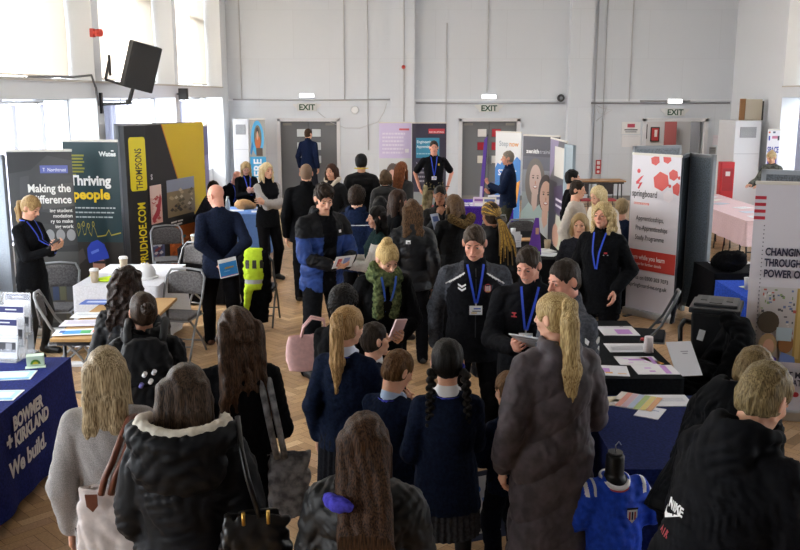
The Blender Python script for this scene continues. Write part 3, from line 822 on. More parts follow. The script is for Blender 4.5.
def side_wall(sx, x_in, name, segs):
    """sx -1 for the wall with the bright windows at low x"""
    xo = x_in + sx * .45; mb = MB()
    ys = [p for p in segs]
    for y in ys: mb.box(((x_in + xo) / 2, y + .15, ZC / 2), (.45, .30, ZC), M_WH)
    for y0, y1 in zip(ys, ys[1:]):
        a, b = y0 + .30, y1; c, w_ = (a + b) / 2, b - a
        mb.box(((x_in + xo) / 2, c, 2.76), (.45, w_, .22), M_WH)               # beam
        mb.box((xo + sx * .02, c, .45), (.3, w_, .9), M_WH)                    # under the lower window
        mb.box((xo, c, 6.1), (.2, w_, .2), M_WH)
    S_(mb.build(name))
    mb = MB(); mb.box((x_in + sx * .19, (segs[0] + segs[-1]) / 2, 2.885), (.44, segs[-1] - segs[0] - .02, .03), M_LEDGE)
    S_(mb.build('trim_%d' % (2 if sx < 0 else 3)))
    for k, (y0, y1) in enumerate(zip(ys, ys[1:])):
        a, b = y0 + .30, y1
        window(xo, a, b, 2.90, 6.0, sx, 3, 2); window(xo, a, b, .9, 2.65, sx, 4, 1)
side_wall(-1, XL, 'wall_left', PY)
PYR = [-1.1, 2.6, 6.3, 11.0, 15.7, 20.4]
side_wall(1, XR, 'wall_right', PYR)
S_(MB().box((XR + .25, (20.7 + YB) / 2, ZC / 2), (.5, YB - 20.7, ZC), M_WH).build('wall_right_pier'))
S_(MB().box((XL - .25, (23.05 + YB) / 2, ZC / 2), (.5, YB - 23.05, ZC), M_WH).build('wall_left_pier'))
for sx, x_in, q in ((-1, XL, 'left'), (1, XR, 'right')):
    y1 = -1.1; S_(MB().box((x_in + sx * .25, (YF + y1) / 2, ZC / 2), (.5, y1 - YF, ZC), M_WH).build('wall_%s_end' % q))
# roller blinds upstairs, vertical blinds below
def roller(x, y0, y1, label):
    r = empty('roller_blind', (x, (y0 + y1) / 2, 2.95), 0, label, 'blind', 'roller blinds over the upper windows')
    w_ = y1 - y0 - .06
    MB().grid(lambda u, v: (.012 * math.sin(v * 9), (u - .5) * w_, 2.95 * v), 8, 30, M_BL).build('blind_sheet', r)
    MB().cyl((0, -w_ / 2, 2.98), (0, w_ / 2, 2.98), .035, M_FR).build('roller_tube', r)
    MB().cyl((0, -w_ / 2, .0), (0, w_ / 2, .0), .015, M_LEDGE).build('bottom_bar', r)
for k, (y0, y1) in enumerate(zip(PY, PY[1:])):
    roller(XL - .37, y0 + .30, y1, 'pale glowing roller blind over an upper window of the hall')
for k, (y0, y1) in enumerate(zip(PYR, PYR[1:])):
    roller(XR + .37, y0 + .30, y1, 'pale glowing roller blind over an upper window of the hall')
def vertical_blind(x, y0, y1, n, ang, label):
    r = empty('vertical_blind', (x, (y0 + y1) / 2, .95), 0, label, 'blind', 'vertical slat blinds in the lower windows')
    mb = MB(); w_ = y1 - y0
    for i in range(n):
        y = -w_ / 2 + w_ * (i + .5) / n; a = ang + .2 * math.sin(i * 2.1)
        mb.box((0, y, .82), (.003, .085, 1.62), M_VB, Matrix.Rotation(a, 3, 'Z'))
    mb.build('blind_slats', r); MB().box((0, 0, 1.66), (.05, w_, .035), M_FR).build('head_rail', r)
vertical_blind(XL - .33, 10.6, 12.1, 20, 1.25, 'pale vertical slat blind drawn across a lower window')
vertical_blind(XL - .33, 13.75, 16.2, 30, 1.15, 'pale vertical slat blind drawn across a lower window')
vertical_blind(XL - .33, 18.5, 21.6, 36, 1.1, 'pale vertical slat blind drawn across a lower window')
vertical_blind(XR + .33, 17.0, 20.2, 26, .5, 'pale vertical slat blind drawn across a lower window')
# doors
M_DR = plain('#74777b', .45); M_DF = plain('#dcdde0', .45); M_PANE = plain('#dfe6e8', .2)
def door_pair(k, a, b, panes, notices):
    x0, x1 = bx(a), bx(b); r = empty('door_%d' % k, ((x0 + x1) / 2, YB, 0)); S_(r); w_ = x1 - x0
    mb = MB()
    for q in (-1, 1): mb.box((q * (w_ / 2 + .035), -.02, DH / 2 + .03), (.09, .08, DH + .1), M_DF, bevel=.006)
    mb.box((0, -.02, DH + .045), (w_ + .16, .08, .09), M_DF, bevel=.006); mb.build('door_frame', r)
    for q in (-1, 1):
        mb = MB(); cx = q * w_ / 4; lw = w_ / 2 - .012
        px_ = [(cx - q * .14 - .11, cx - q * .14 + .11)]
        mb.box((cx, .06, DH / 2), (lw, .045, DH - .02), M_DR, bevel=.004); d = mb.build('door_leaf', r)
        for j, zc in enumerate((1.74, 1.40, 1.06)):
            pm = MB(); c = notices[j][0 if q < 0 else 1] if notices else '#dfe6e8'
            pm.box((cx - q * .17, .032, zc), (.25, .012, .22), plain('#5b5e62', .4)); pm.box((cx - q * .17, .022, zc), (.225, .01, .195), mat(c, .25), bevel=.003); 
            pm.build('glazed_panel', d)
        MB().tube([(cx + q * (-lw / 2 + .06), .03, .95), (cx + q * (-lw / 2 + .06), -.01, .95), (cx + q * (-lw / 2 + .06), -.01, 1.15), (cx + q * (-lw / 2 + .06), .03, 1.15)], .011, metal()).build('door_handle', d)
        MB().box((cx + q * .18, .0, DH - .07), (.22, .06, .055), plain('#8f8d86', .4), bevel=.006).build('door_closer', d)
    MB().box((0, .12, DH / 2), (w_, .01, DH), plain('#3a3b3e')).build('door_backing', r)
door_pair(1, *DOORS[0], True, None)
door_pair(2, *DOORS[1], True, (('#e8e6e2', '#c8404a'), ('#a82a38', '#b8303c'), ('#e6e2d6', '#e8e6e2')))
# the third doorway stands open on a corridor
x0, x1 = bx(646), bx(705); r = empty('door_3', ((x0 + x1) / 2, YB, 0)); S_(r); w_ = x1 - x0; mb = MB()
for q in (-1, 1): mb.box((q * (w_ / 2 + .035), -.02, DH / 2 + .03), (.09, .08, DH + .1), M_DF, bevel=.006)
mb.box((0, -.02, DH + .045), (w_ + .16, .08, .09), M_DF, bevel=.006); mb.build('door_frame', r)
mb = MB(); mb.box((w_ / 2 - .05, .50, DH / 2), (.045, .74, DH - .02), M_DR); mb.build('door_leaf', r)
S_(MB().box((x0 + .6, YB + 3.0, 1.5), (4.2, .1, 3.0), plain('#cfcbc8')).box((x0 - 1.4, YB + 1.6, 1.5), (.1, 2.8, 3), plain('#cfcbc8')).box((x0 + 2.7, YB + 1.6, 1.5), (.1, 2.8, 3), plain('#b8c4ca')).box((x0 + .6, YB + 1.6, 2.95), (4.2, 2.8, .1), M_WH).build('wall_corridor'))
S_(MB().box((x0 + .6, YB + 1.62, -.05), (4.2, 2.8, .1), plain('#a8855c')).build('floor_corridor'))
def pt_light(name, loc, e, size, rot=(0, 0, 0), col=(1, 1, 1), sy=None):
    l = bpy.data.lights.new(name, 'AREA'); l.energy = e; l.size = size; l.color = col
    if sy: l.shape = 'RECTANGLE'; l.size_y = sy
    o = bpy.data.objects.new(name, l); COL.objects.link(o); o.location = loc; o.rotation_euler = rot; return o
pt_light('corridor_light', (x0 + .6, YB + 1.4, 2.85), 30, .8)
for i, (dx, z_) in enumerate(((.42, 1.70), (.76, 1.66), (1.12, 1.58))):
    rr_ = empty('picture_frame', (x0 + dx - .05, YB + 2.93, z_), 0, 'dark framed red picture hanging beyond the open doorway', 'picture', 'framed red pictures in the corridor')
    MB().box((0, 0, 0), (.26, .03, .42), plain('#2c2422')).build('frame', rr_); mb = MB(); mb.box((0, -.018, 0), (.2, .006, .36), mat('#b03a38')); mb.box((.02, -.022, .03), (.08, .004, .2), mat('#e4d6cc')); mb.build('print', rr_)
o = MB().box((x0 + 1.42, YB + 2.6, 1.0), (.34, .05, 2.0), plain('#a85a56')).build('red_screen'); tag(o, 'tall dull red screen standing in the corridor past the open doorway', 'screen')
# conduits
def conduit(pts, label, r_=.014, col='#c8cacd', group='grey conduits on the end wall'):
    o = MB().tube(pts, r_, plain(col, .4)).build('conduit'); tag(o, label, 'conduit', group); return o
CL = 'thin grey cable conduit fixed to the end wall'
for px, ya, yb in ((237, -40, 99), (343, -40, 99), (367, -40, 150), (447, 23, 165), (489.5, -40, 92), (601, -40, 190), (610, -40, 190), (636, -40, 101)):
    a, b = at_y(px, ya, YB - .03), at_y(px, yb, YB - .03); b.x = a.x; a.z = min(a.z, ZC - .02); conduit([a, b], CL)
a, b = at_y(404, -40, YB - .31), at_y(404, 122, YB - .31); b.x = a.x; a.z = ZC - .02; conduit([a, b], CL)
for xa, xb, y, c in ((233, 390, 99.5, '#b4b6ba'), (416, 565, 103, '#a9abb0'), (590, 730, 103, '#8f9196')):
    a, b = at_y(xa, y, YB - .04), at_y(xb, y, YB - .04); b.z = a.z; conduit([a, (a + b) / 2 + V((0, 0, -.012)), b], CL, .02, c)
a = at_y(640, 101, YB - .05); b = at_y(690, 101, YB - .05); b.z = a.z; conduit([a, b], CL, .025, '#a8aaae')
def looped(pts, label):
    o = MB().tube([at_y(x, y, YB - .05) for x, y in pts], .007, plain('#c2c2c4')).build('cable'); tag(o, label, 'cable', 'loose cables on the end wall')
looped([(318, 112), (330, 122), (345, 128), (360, 128), (378, 122), (384, 112), (387, 103)], 'loose white cable sagging across the end wall beside a doorway')
looped([(595, 104), (602, 108), (612, 110), (602, 116), (596, 121)], 'loose white cable sagging across the end wall')
looped([(596, 106), (599, 113), (604, 114), (607, 106)], 'loose white cable sagging across the end wall')
# exit signs, emergency lamps
for px, py, pl, lab in ((307, 107, 95.5, 'over the doorway with plain grey doors'), (489, 108, 96.5, 'over the doorway with red notices in its panes'), (675, 112, 101, 'over the open doorway')):
    p = at_y(px, py, YB - .05); r = empty('exit_sign', p, 0, 'white EXIT sign ' + lab, 'sign')
    mb = MB(); mb.box((0, .01, 0), (.50, .06, .20), plain('#d9dcda', .4), bevel=.008); mb.build('sign_panel', r)
    for q in (-1, 1): MB().prism([(q * .25, .03, .08), (q * .36, .03, .08), (q * .36, .03, .04), (q * .25, .03, -.06)], (0, -.03, 0), plain('#dfe0e0')).build('bracket', r)
    MB().text('EXIT', .20, plain('#1e4a36', .5), Matrix.Translation((0, -.024, -.072)) @ Matrix.Rotation(PI / 2, 4, 'X'), 'CENTER', .006).build('lettering', r)
    p = at_y(px, pl, YB - .06); r = empty('emergency_light', p, 0, 'small lit emergency lamp ' + lab, 'lamp')
    MB().box((0, .02, 0), (.40, .06, .13), plain('#d8dadc'), bevel=.01).build('housing', r); MB().box((0, -.02, -.005), (.36, .05, .10), mat('#ffffff', .4, emit=2.2), bevel=.02).build('diffuser', r)
# bits on the walls
p = at_y(403.5, 67, YB - .33); r = empty('fire_sounder', p, 0, 'small red round alarm sounder high on the end wall pilaster', 'alarm'); MB().cyl((0, .03, 0), (0, -.02, 0), .05, plain('#c23a34', .35)).build('base', r); MB().cyl((0, -.02, 0), (0, -.07, 0), .045, plain('#d2483e', .3), .03).build('horn', r)
p = at_y(355, 110, YB - .04); r = empty('alarm_bell', p, 0, 'white round alarm bell on the end wall between banners and doorway', 'alarm'); MB().cyl((0, .03, 0), (0, 0, 0), .05, M_WH).build('base', r); MB().cyl((0, 0, 0), (0, -.05, 0), .10, plain('#eceef0', .3), .085, 24).build('gong', r)
p = at_y(561, 98, YB - .06); r = empty('cable_coil', p, 0, 'small coil of dark cable hung high on the end wall', 'cable')
MB().tube([(.075 * math.cos(a), .01, .075 * math.sin(a)) for a in [2 * PI * i / 16 for i in range(16)]], .022, plain('#2e2e32'), 8, True).build('coil', r); MB().tube([(.06 * math.cos(a), -.02, .06 * math.sin(a)) for a in [2 * PI * i / 16 for i in range(16)]], .02, plain('#46464a'), 8, True).build('inner_coil', r)
def notice(px0, py0, px1, py1, label, shapes, name='notice', y=YB, col='#eceded'):
    a, b = at_y(px0, py0, y - .01), at_y(px1, py1, y - .01); c = (a + b) / 2; w_, h_ = abs(b.x - a.x), abs(a.z - b.z)
    r = empty(name, c, 0, label, 'sign'); MB().box((0, 0, 0), (w_, .01, h_), plain(col)).build('sheet', r)
    mb = MB()
    for u0, v0, u1, v1, cc in shapes: mb.box((((u0 + u1) / 2 - .5) * w_, -.007, (.5 - (v0 + v1) / 2) * h_), ((u1 - u0) * w_, .003, (v1 - v0) * h_), mat(cc))
    mb.build('print', r); return r
notice(622, 122, 640, 134, 'white notice with red print on the end wall', [(.3, .15, .7, .45, '#b8485a'), (.15, .6, .85, .7, '#55585c'), (.2, .78, .8, .86, '#7b7e82')])
notice(622, 135, 640, 147, 'plain white sheet pinned beneath the notice with red print', [(.1, .1, .9, .14, '#dcdcdf')], col='#e8e9eb')
notice(713, 135, 724, 145, 'pale pink sheet on the end wall beside the open doorway', [(.1, .2, .9, .25, '#d8ccd6')], col='#e4dde4')
notice(709.5, 147, 715.5, 154, 'small grey vent plate beside the open doorway', [(.1, .15, .9, .25, '#7b7e82'), (.1, .4, .9, .5, '#7b7e82'), (.1, .65, .9, .75, '#7b7e82')], 'vent_plate', col='#a2a5a8')
notice(596, 160, 600.5, 174, 'narrow red fire point sign low on the end wall conduits', [(.2, .08, .8, .32, '#e8dcdc'), (.2, .42, .8, .62, '#e8dcdc'), (.25, .75, .75, .92, '#e8dcdc')], 'fire_sign', YB - .03, '#c2343a')
# loudspeaker on a bent arm
p = at_y(141, 68, 13.35); r = empty('wall_loudspeaker', (XL, 13.45, p.z), 0, 'black tilted loudspeaker on a bent bracket up on the window pillar', 'loudspeaker')
cx = p.x - XL; rt = Matrix.Rotation(R(16), 3, 'Y') @ Matrix.Rotation(R(28), 3, 'Z')
MB().box((cx, -.10, .02), (.42, .30, .66), plain('#1d1e20', .6), rt, bevel=.02).build('cabinet', r)
MB().box(V((cx, -.10, .02)) + rt @ V((0, -.153, 0)), (.39, .012, .63), plain('#2b2c2e', .8), rt, bevel=.004).build('grille', r)
mb = MB(); mk = plain('#17181a', .45)
mb.box((.015, 0, -.50), (.03, .08, .30), mk); mb.box((.015 + .16, 0, .04), (.03, .05, .3), mk)
mb.bar((.02, 0, -.52), (.42, 0, -.50), .04, .04, mk).bar((.42, 0, -.50), (.50, -.02, -.28), .04, .04, mk).bar((.50, -.02, -.28), (.10, 0, -.16), .035, .035, mk).bar((.10, 0, -.16), (.17, 0, .10), .035, .035, mk).box((.42, 0, -.48), (.07, .06, .07), mk)
mb.build('bracket', r)
p = at_y(110, 33, 13.25); r = empty('fire_sounder', (XL, 13.22, p.z), 0, 'red alarm sounder on the window pillar above the loudspeaker', 'alarm')
MB().box((.03, .0, 0), (.06, .10, .12), plain('#c43a30', .4), bevel=.01).build('base', r); MB().cyl((.06, 0, 0), (.16, -.03, 0), .05, plain('#d8483a', .35), .055).build('horn', r)
p = at_y(187, 94, 18.0); r = empty('wall_speaker', (XL, 18.1, p.z), 0, 'little black box speaker on the second window pillar', 'loudspeaker')
MB().box((.14, -.05, 0), (.17, .14, .22), plain('#1c1c1e'), bevel=.01).build('cabinet', r); MB().bar((0, 0, 0), (.1, 0, 0), .03, .03, mk).build('bracket', r)
mb = MB(); z_ = 2.915
o = MB().tube([(XL - .12, 11.2, z_), (XL - .05, 12.0, z_ + .02), (XL - .1, 12.7, z_ + .03), (XL + .03, 13.05, z_ + .06), (XL + .06, 13.12, z_ - .12), (XL + .05, 13.2, 2.55)], .016, plain('#77787c')).build('cable'); tag(o, 'grey cable lying on the window ledge by the loudspeaker', 'cable')
# lights of the hall: strip lamps on the ceiling
for i, (x, y) in enumerate([(x, y) for y in (8.0, 13.0, 18.0) for x in (-1.5, 2.0, 5.5)]):
    r = empty('ceiling_light', (x, y, ZC - .08), 0, 'long white strip lamp on the hall ceiling', 'lamp', 'strip lamps on the ceiling')
    MB().box((0, 0, .03), (.3, 1.6, .08), M_WH, bevel=.01).build('housing', r); MB().box((0, 0, -.03), (.26, 1.55, .03), mat('#fdfaf6', .5, emit=CEIL_E * (.5 if y < 10 else 1.15))).build('diffuser', r)
# daylight
Wd = bpy.data.worlds.new('world'); SC.world = Wd; Wd.use_nodes = True
bg = Wd.node_tree.nodes['Background']; bg.inputs[0].default_value = (.88, .94, 1, 1); bg.inputs[1].default_value = SKY_E
for k, (y0, y1) in enumerate(zip(PY, PY[1:])):
    pt_light('daylight_left', (XL - .75, (y0 + y1) / 2 + .15, 2.9), DAY_E * (.25 if k < 1 else .7 if k == 1 else 1.25), 4.2, (0, R(-90), 0), (1, .98, .95), 1.5).data.spread = R(170)
S_(MB().box((2, 10, -.3), (60, 60, .1), plain('#8c8f8a', .9)).build('ground_outside'))
# ------------------------------------------------------------------ the people at the fair
BK = shell('#0a0b0f', .6); BKC = cloth('#08090c'); NV = cloth('#101729'); TRB = dict(mat=cloth('#0e0e11')); TRN = dict(mat=cloth('#10131c'))
def cloth2(*c): return [cloth(x) for x in c]
def booklet(P, loc, size, cols, label, rx=0., ry=0., rz=0., name='booklet', cat='booklet', t=.006, art=()):
    """a held printed thing, placed in the person's own frame"""
    w = P.world(loc); r = empty(name, w, 0, label, cat); r.rotation_euler = (Matrix.Rotation(P.root.rotation_euler.z, 3, 'Z') @ Matrix.Rotation(R(rz), 3, 'Z') @ Matrix.Rotation(R(rx), 3, 'X') @ Matrix.Rotation(R(ry), 3, 'Y')).to_euler()
    MB().box((0, 0, 0), (size[0], t, size[1]), mat(cols[0], .45), bevel=.001).build('cover', r)
    if art:
        mb = MB()
        for s in (-1, 1):
            for u, v, du, dv, c in art: mb.box(((u - .5) * size[0] * s, s * (t / 2 + .0006), (.5 - v) * size[1]), (du * size[0], .001, dv * size[1]), mat(c, .45))
        mb.build('print', r)
    return r
LINES = [(.5, .2 + .1 * i, .7, .03, '#8a8d94') for i in range(7)]

# -- by the dark roll-up banners
p = person('woman in a black dress by the dark banners, looking down at her phone', 35, 198, 1.70, -108, det=2, fem=True, hd=(30, 5, 0), armR='phone', armL='phone', shoes='#141416',
    hair=dict(st='pony', col='#8d6f49', col2='#b99a6a', tie=(0, -.095, -.01), plen=.33, rr=(.02, .028, .03, .026, .012), line=.07), brow='#6a5238',
    top=dict(name='dress', mat=cloth('#121316'), fem=True, bust=.012, th=.008, hem=.30, flare=.01, fold=.004, collar='crew', w=.95), bottom=dict(kind='skirt', hem=.31, flare=.0, mat=cloth('#121316'), tights=mat('#101012', .8)))
lanyard(p, badge=False); booklet(p, p.hands['L'](.0, .10, .028), (.075, .15), ('#24262c',), 'dark smartphone held by the woman in the black dress', rx=-50, name='smartphone', cat='phone', t=.01)

p = person('bald man in a navy jacket with his back to the room, hands behind him', 213, 185, 1.77, 22, det=2, hd=(16, 38, 0), w=1.04, armR='behind', armL='behind', feet=((-.13, .10), (.12, -.12)), shoes='#5a3423', skin='pink',
    hair=None, top=dict(mat=cloth('#151c2e'), th=.016, hem=.44, collar='polo', w=1.02), bottom=TRB)
bald = p
mb = MB(); mg = mat('#2a2c30', .3)
for q in (-1, 1):
    mb.tube([p.H(q * .031 + .021 * math.cos(a), .099, .017 * math.sin(a)) for a in [2 * PI * i / 12 for i in range(12)]], .0018, mg, 6, True); mb.tube([p.H(q * .052, .095, .004), p.H(q * .078, .03, .006), p.H(q * .082, -.02, .0)], .0018, mg, 6)
mb.tube([p.H(-.010, .10, .0), p.H(.010, .10, .0)], .0018, mg, 6); mb.build('glasses', p.root)
booklet(p, p.hands['R'](.02, .09, .03) + np.array([.07, -.045, -.02]), (.20, .20), ('#e9edf0',), 'blue and white folder held behind the bald man in navy', rx=0, ry=-8, rz=8, name='folder', cat='folder', t=.008,
    art=[(.5, .56, .96, .72, '#2f86cc'), (.45, .5, .5, .09, '#e6b93a'), (.6, .66, .3, .06, '#8cc2e4'), (.5, .93, .96, .03, '#c6487a')])

# -- the seated group at the light blue table
p = person('bald man in black seated at the blue-clothed table, leaning over papers', 240, 173, 1.76, -122, det=3, lean=28, sit=.45, hd=(28, 0, 0), skin='pink', armR='fwd', armL='fwd', hair=None, top=dict(mat=BKC, collar='crew'), bottom=TRB); lanyard(p, badge=False)
p = person('blonde woman in black seated behind the blue-clothed table, reading her phone', 246, 163, 1.68, 205, det=3, fem=True, sit=.62, hd=(28, -12, 0), armR='phone', armL='phone', hair=dict(st='long', col='#9a7f55', col2='#c5ab7e', len=.22, back=.02), brow='#6a5238', top=dict(mat=BKC, fem=True, bust=.01), bottom=TRB); lanyard(p, badge=False)
p = person('dark-haired person seated low behind the bald man in navy', 216, 182, 1.66, -100, det=3, sit=.45, lean=12, hd=(20, 0, 0), hair=dict(st='short', col='#1c1714'), top=dict(mat=cloth('#23242c')), bottom=TRB)
p = person('blonde woman in a black gilet with grey sleeves, arms crossed, smiling', 267, 163, 1.73, -140, det=2, fem=True, smile=True, hd=(2, 0, 0), armR='crossed', armL='crossed', shoes='#111114',
    hair=dict(st='long', col='#c9ae7c', col2='#ead9b0', len=.15, back=.01, sl=.9, flare=1.0), brow='#7a6040',
    top=dict(mat=cloth2('#101114', '#a9a5a3'), fem=True, bust=.012, th=.016, hem=.46, collar='roll', pat=lambda x, y, z, a, P: ((a < .060 * P.h) & (np.abs(x) > .085 * P.h - .0)).astype(int) | (a < .038 * P.h).astype(int)), bottom=TRB)
p = person('broad man with a shaved head in a plain black jacket seen from behind', 306, 164, 1.82, 4, det=2, w=1.18, hair=dict(st='crop', col='#77604f', th=.003), top=dict(mat=BKC, th=.022, collar='stand', w=1.16, hem=.44), bottom=TRB)
p = person('man in a navy fleece standing in front of the plain grey doors', 308.5, 129, 1.86, -18, det=3, hd=(2, -25, 0), hair=dict(st='short', col='#4a3628'), top=dict(mat=cloth('#16203a'), collar='stand', th=.018), bottom=dict(mat=cloth('#2a2c33'))); lanyard(p, badge=False)
p = person('smiling brunette in a black coat with a cream fleece collar', 331, 164, 1.70, 152, det=2, fem=True, smile=True, hd=(2, 4, 0), armR='pocket', armL='pocket',
    hair=dict(st='long', col='#33211a', col2='#5c3c2c', len=.33, back=.02), top=dict(mat=BK, fem=True, th=.024, collar='crew'), bottom=TRB)
G = Fld(p.NB - .25, p.NB + .25, .012)
for q in (-1, 1): G.chain([p.NB + np.array([q * .02, .11, -.16]), p.NB + np.array([q * .055, .085, -.04]), p.NB + np.array([q * .10, .01, .04]), p.NB + np.array([q * .06, -.09, .05]), p.NB + np.array([0, -.11, .05])], [.018, .026, .034, .036, .036], .01)
G.folds(.006, .04); mesh_obj('fleece_collar', [G.mesh()], cloth('#cfc4b2'), p.root)
p = person('person in a black hooded jacket with a yellow strap across the neck', 361, 155, 1.80, 6, det=2, hd=(14, 0, 0), w=1.08, hair=dict(st='hood', mat=shell('#15161a'), th=.020, line=.05), top=dict(mat=BK, th=.026, quilt=.13, collar='crew', w=1.08), bottom=TRB)
mb = MB(); pts = [V(p.HC + np.array([math.sin(a) * .098, -math.cos(a) * .092 - .015, -.085 + .0 * a])) for a in [R(-100 + 200 * i / 14) for i in range(15)]]; mb.tube(pts, .015, mat('#d8c32e', .6), 8, flat=.5); mb.build('yellow_strap', p.root)
p = person('woman with a short brown bob in a shiny black jacket, seen from behind', 385, 170, 1.60, 12, det=2, fem=True, hair=dict(st='long', col='#4c3a2c', col2='#75604a', len=.08, back=.0, sides=False, wd=.075), top=dict(mat=shell('#101216', .35), fem=True, th=.026, quilt=.10), bottom=TRB)
p = person('woman with long straight auburn hair falling down her black jacket', 402, 162, 1.70, -38, det=2, fem=True, hair=dict(st='long', col='#6b3a22', col2='#9a5c36', len=.42, back=.05), top=dict(mat=shell('#111318', .4), fem=True, th=.022), bottom=TRB)
CAMO = mat('#8b8162', .85, 'cloth', .2, 9, col2='#4d4630')
p = person('man in a black polo shirt and camouflage trousers standing with arms back', 434, 141, 1.84, 181, det=1, w=1.06, armR=((.045, -.05, -.27), (.8, -.6, 0), (-1, 0, 0), (-.3, -.2, -1), .5), armL=((.045, -.05, -.27), (.8, -.6, 0), (-1, 0, 0), (-.3, -.2, -1), .5), skin='pink', feet=((-.17, 0), (.17, .03)),
    hair=dict(st='short', col='#2c221c', th=.008), brow='#33261c', top=dict(mat=cloth2('#101114', '#b8962e'), sleeve='short', collar='polo', th=.010, hem=.49), bottom=dict(mat=CAMO, th=.024, ank=.034)); lanyard(p)
decal(p, 'badge_print', lambda m: m.box((0, 0, 0), (.03, .002, .035), mat('#c9a63a')), -.09, 1.40)
MB().tube([p.O + np.array([math.sin(a) * .185, math.cos(a) * .140, -.055]) for a in [2 * PI * i / 20 for i in range(20)]], .017, mat('#5a5136', .8), 8, True).build('belt', p.root)
MB().tube([p.arms['L'][2] + np.array([math.cos(a) * .032, math.sin(a) * .032, -.0]) for a in [2 * PI * i / 12 for i in range(12)]], .009, mat('#15161a', .5), 6, True).build('wristwatch', p.root)
p = person('woman with her dark hair pulled back, eating, hand raised to her mouth', 440, 186, 1.66, 172, det=1, fem=True, skin='brown', hd=(6, 0, 0), armR='chin', armL='bent', brow='#1c1512', hair=dict(st='pony', col='#17130f', plen=.2, th=.004, line=.066), top=dict(mat=BK, fem=True, th=.02, collar='stand'), bottom=TRB)
COATF = dict(mat=shell('#0e0f12', .6), th=.028, collar='hood', hem=.36, fem=True)
p = person('woman with light brown hair in a black coat with a fur-edged hood', 453, 195, 1.66, 24, det=1, fem=True, hd=(4, 20, 0), hair=dict(st='long', col='#4d3828', col2='#83664a', len=.24, back=.02), armL='hold', armR='hold', top=COATF, bottom=TRB)
G = Fld(p.NB - .3, p.NB + .3, .012); pr = [p.NB + np.array([math.sin(R(a)) * .12 + .03, -.10 - .055 * math.cos(R(a)), -.03 + .07 * math.sin(R(abs(a)) * .8)]) for a in range(-110, 111, 22)]
G.chain(pr, [.04] * 11, .01).folds(.012, .03, n=5); mesh_obj('fur_trim', [G.mesh()], mat('#6e5a3a', .95, 'cloth', .6, 80, col2='#3a2e1e'), p.root)
booklet(p, np.array(p.H(-.16, .12, -.18)), (.13, .19), ('#c8d4ea',), 'pale blue leaflet held up by the woman with the fur-edged hood', rx=-20, rz=25, name='leaflet', cat='leaflet', t=.003, art=[(.5, .3, .7, .3, '#5a78b8')])

# braids: thin plaits gathered in a tail
p = person('woman with golden brown braids gathered in a tail over a black jacket', 490, 203, 1.70, 14, det=1, fem=True, skin='brown', hd=(8, 14, 0), hair=dict(st='bald', col='#2a2014'), top=dict(mat=BK, th=.024, collar='hood', fem=True), bottom=TRB)
BR = mat('#8a6a2c', .6, 'hair', .7, 60, col2='#c09a4c', stretch=(1, 1, 1)); BR2 = mat('#2c2118', .6, 'hair', .5, 60)
G = Fld(p.HC - .16, p.HC + .17, .006); m_ = lambda *v: p.HC + p.RH @ (np.array(v) * p.hs)
G.ell(m_(0, -.012, .030), (.078, .096, .089), .01, p.RH).ell(m_(0, -.035, -.03), (.070, .066, .07), .02, p.RH).ell(m_(0, .12, -.03), (.07, .085, .112), .01, p.RH, True)
mesh_obj('hair', [G.mesh()], BR2, p.root)
for i in range(15):
    a0 = -1.75 + 3.5 * i / 14; mb = MB(); pts = []
    for k in range(12):
        ph = R(42 + 118 * k / 11)
        pts.append(m_(.083 * math.sin(a0) * math.sin(ph), .103 * math.cos(ph) - .012, .030 + .094 * math.cos(a0) * math.sin(ph) - .03 * max(0, -math.cos(ph))))
    pts = [V(q_) for q_ in pts]; pts.append(V(m_(.01 * math.sin(a0), -.128, -.03)))
    mb.tube(pts, [.0085 + .0015 * math.sin(k * 2.5) for k in range(len(pts))], BR if i % 2 else mat('#5a4420', .6), 7); mb.build('braid', p.root)
for i in range(13):
    mb = MB(); a = V(m_(0, -.122, -.04)); q = (i - 6) / 6; L = .34 + .10 * math.sin(i * 2.3)
    pts = [a + V((q * .012, -.01, 0)), a + V((q * .03 + .02, -.05, -.04)), a + V((q * .055 + .05, -.075, -.15)), a + V((q * .075 + .07, -.08, -.25 - .02 * math.sin(i))), a + V((q * .09 + .08, -.085, -L))]
    mb.tube(pts, [.008, .0085, .0085, .008, .005], BR if i % 3 else mat('#6a5024', .6), 6); mb.build('braid', p.root)
MB().cyl(m_(0, -.115, -.035), m_(0, -.14, -.05), .024, mat('#2a2016')).build('hair_tie', p.root)
p = person('grey-haired man in a navy fleece standing side-on by the purple table', 507.5, 151, 1.78, 84, det=2, skin='pink', hd=(4, 6, 0), armL='phone', armR='front', hair=dict(st='short', col='#8d857a', th=.004), beard='#94796a', top=dict(mat=cloth('#16213a'), th=.018, collar='stand'), bottom=dict(mat=cloth('#3b3d33'), th=.018)); lanyard(p, badge=False, col='#2a3fae')

# -- middle of the room
BJ = [shell('#22386e', .55), shell('#0b0c10', .6), cloth('#0b0c0f')]
def pat_blue(x, y, z, a, P):
    h = P.h; m = np.zeros(len(x), int); m[(z > P.nbz - .105 * h)] = 1
    m[(a < .05 * h) & (y > .10 * h)] = 1
    m[(y > .03) & (np.abs(x + .0) < .040 * h + .02 * np.maximum(0, -z)) & (a > .042 * h)] = 2
    return m
p = person('tall young man in a blue and black padded jacket reading a leaflet', 325, 187, 1.88, -146, det=0, lean=4, w=1.12, hd=(26, -12, 4), skin='fair', armR='front', armL='front', brow='#1c1410', feet=((-.12, -.0), (.22, .06)),
    hair=dict(st='short', col='#1d1512', col2='#3a2a20', th=.022, vol=.012, amp=.014, line=.074), top=dict(mat=BJ, th=.026, quilt=.15, qamp=.010, collar='hood', hoods=.9, hem=.45, pat=pat_blue, w=1.05, hemband=True, fold=.007), bottom=dict(mat=cloth('#101114'), th=.016), shoes='boots')
bluejk = p
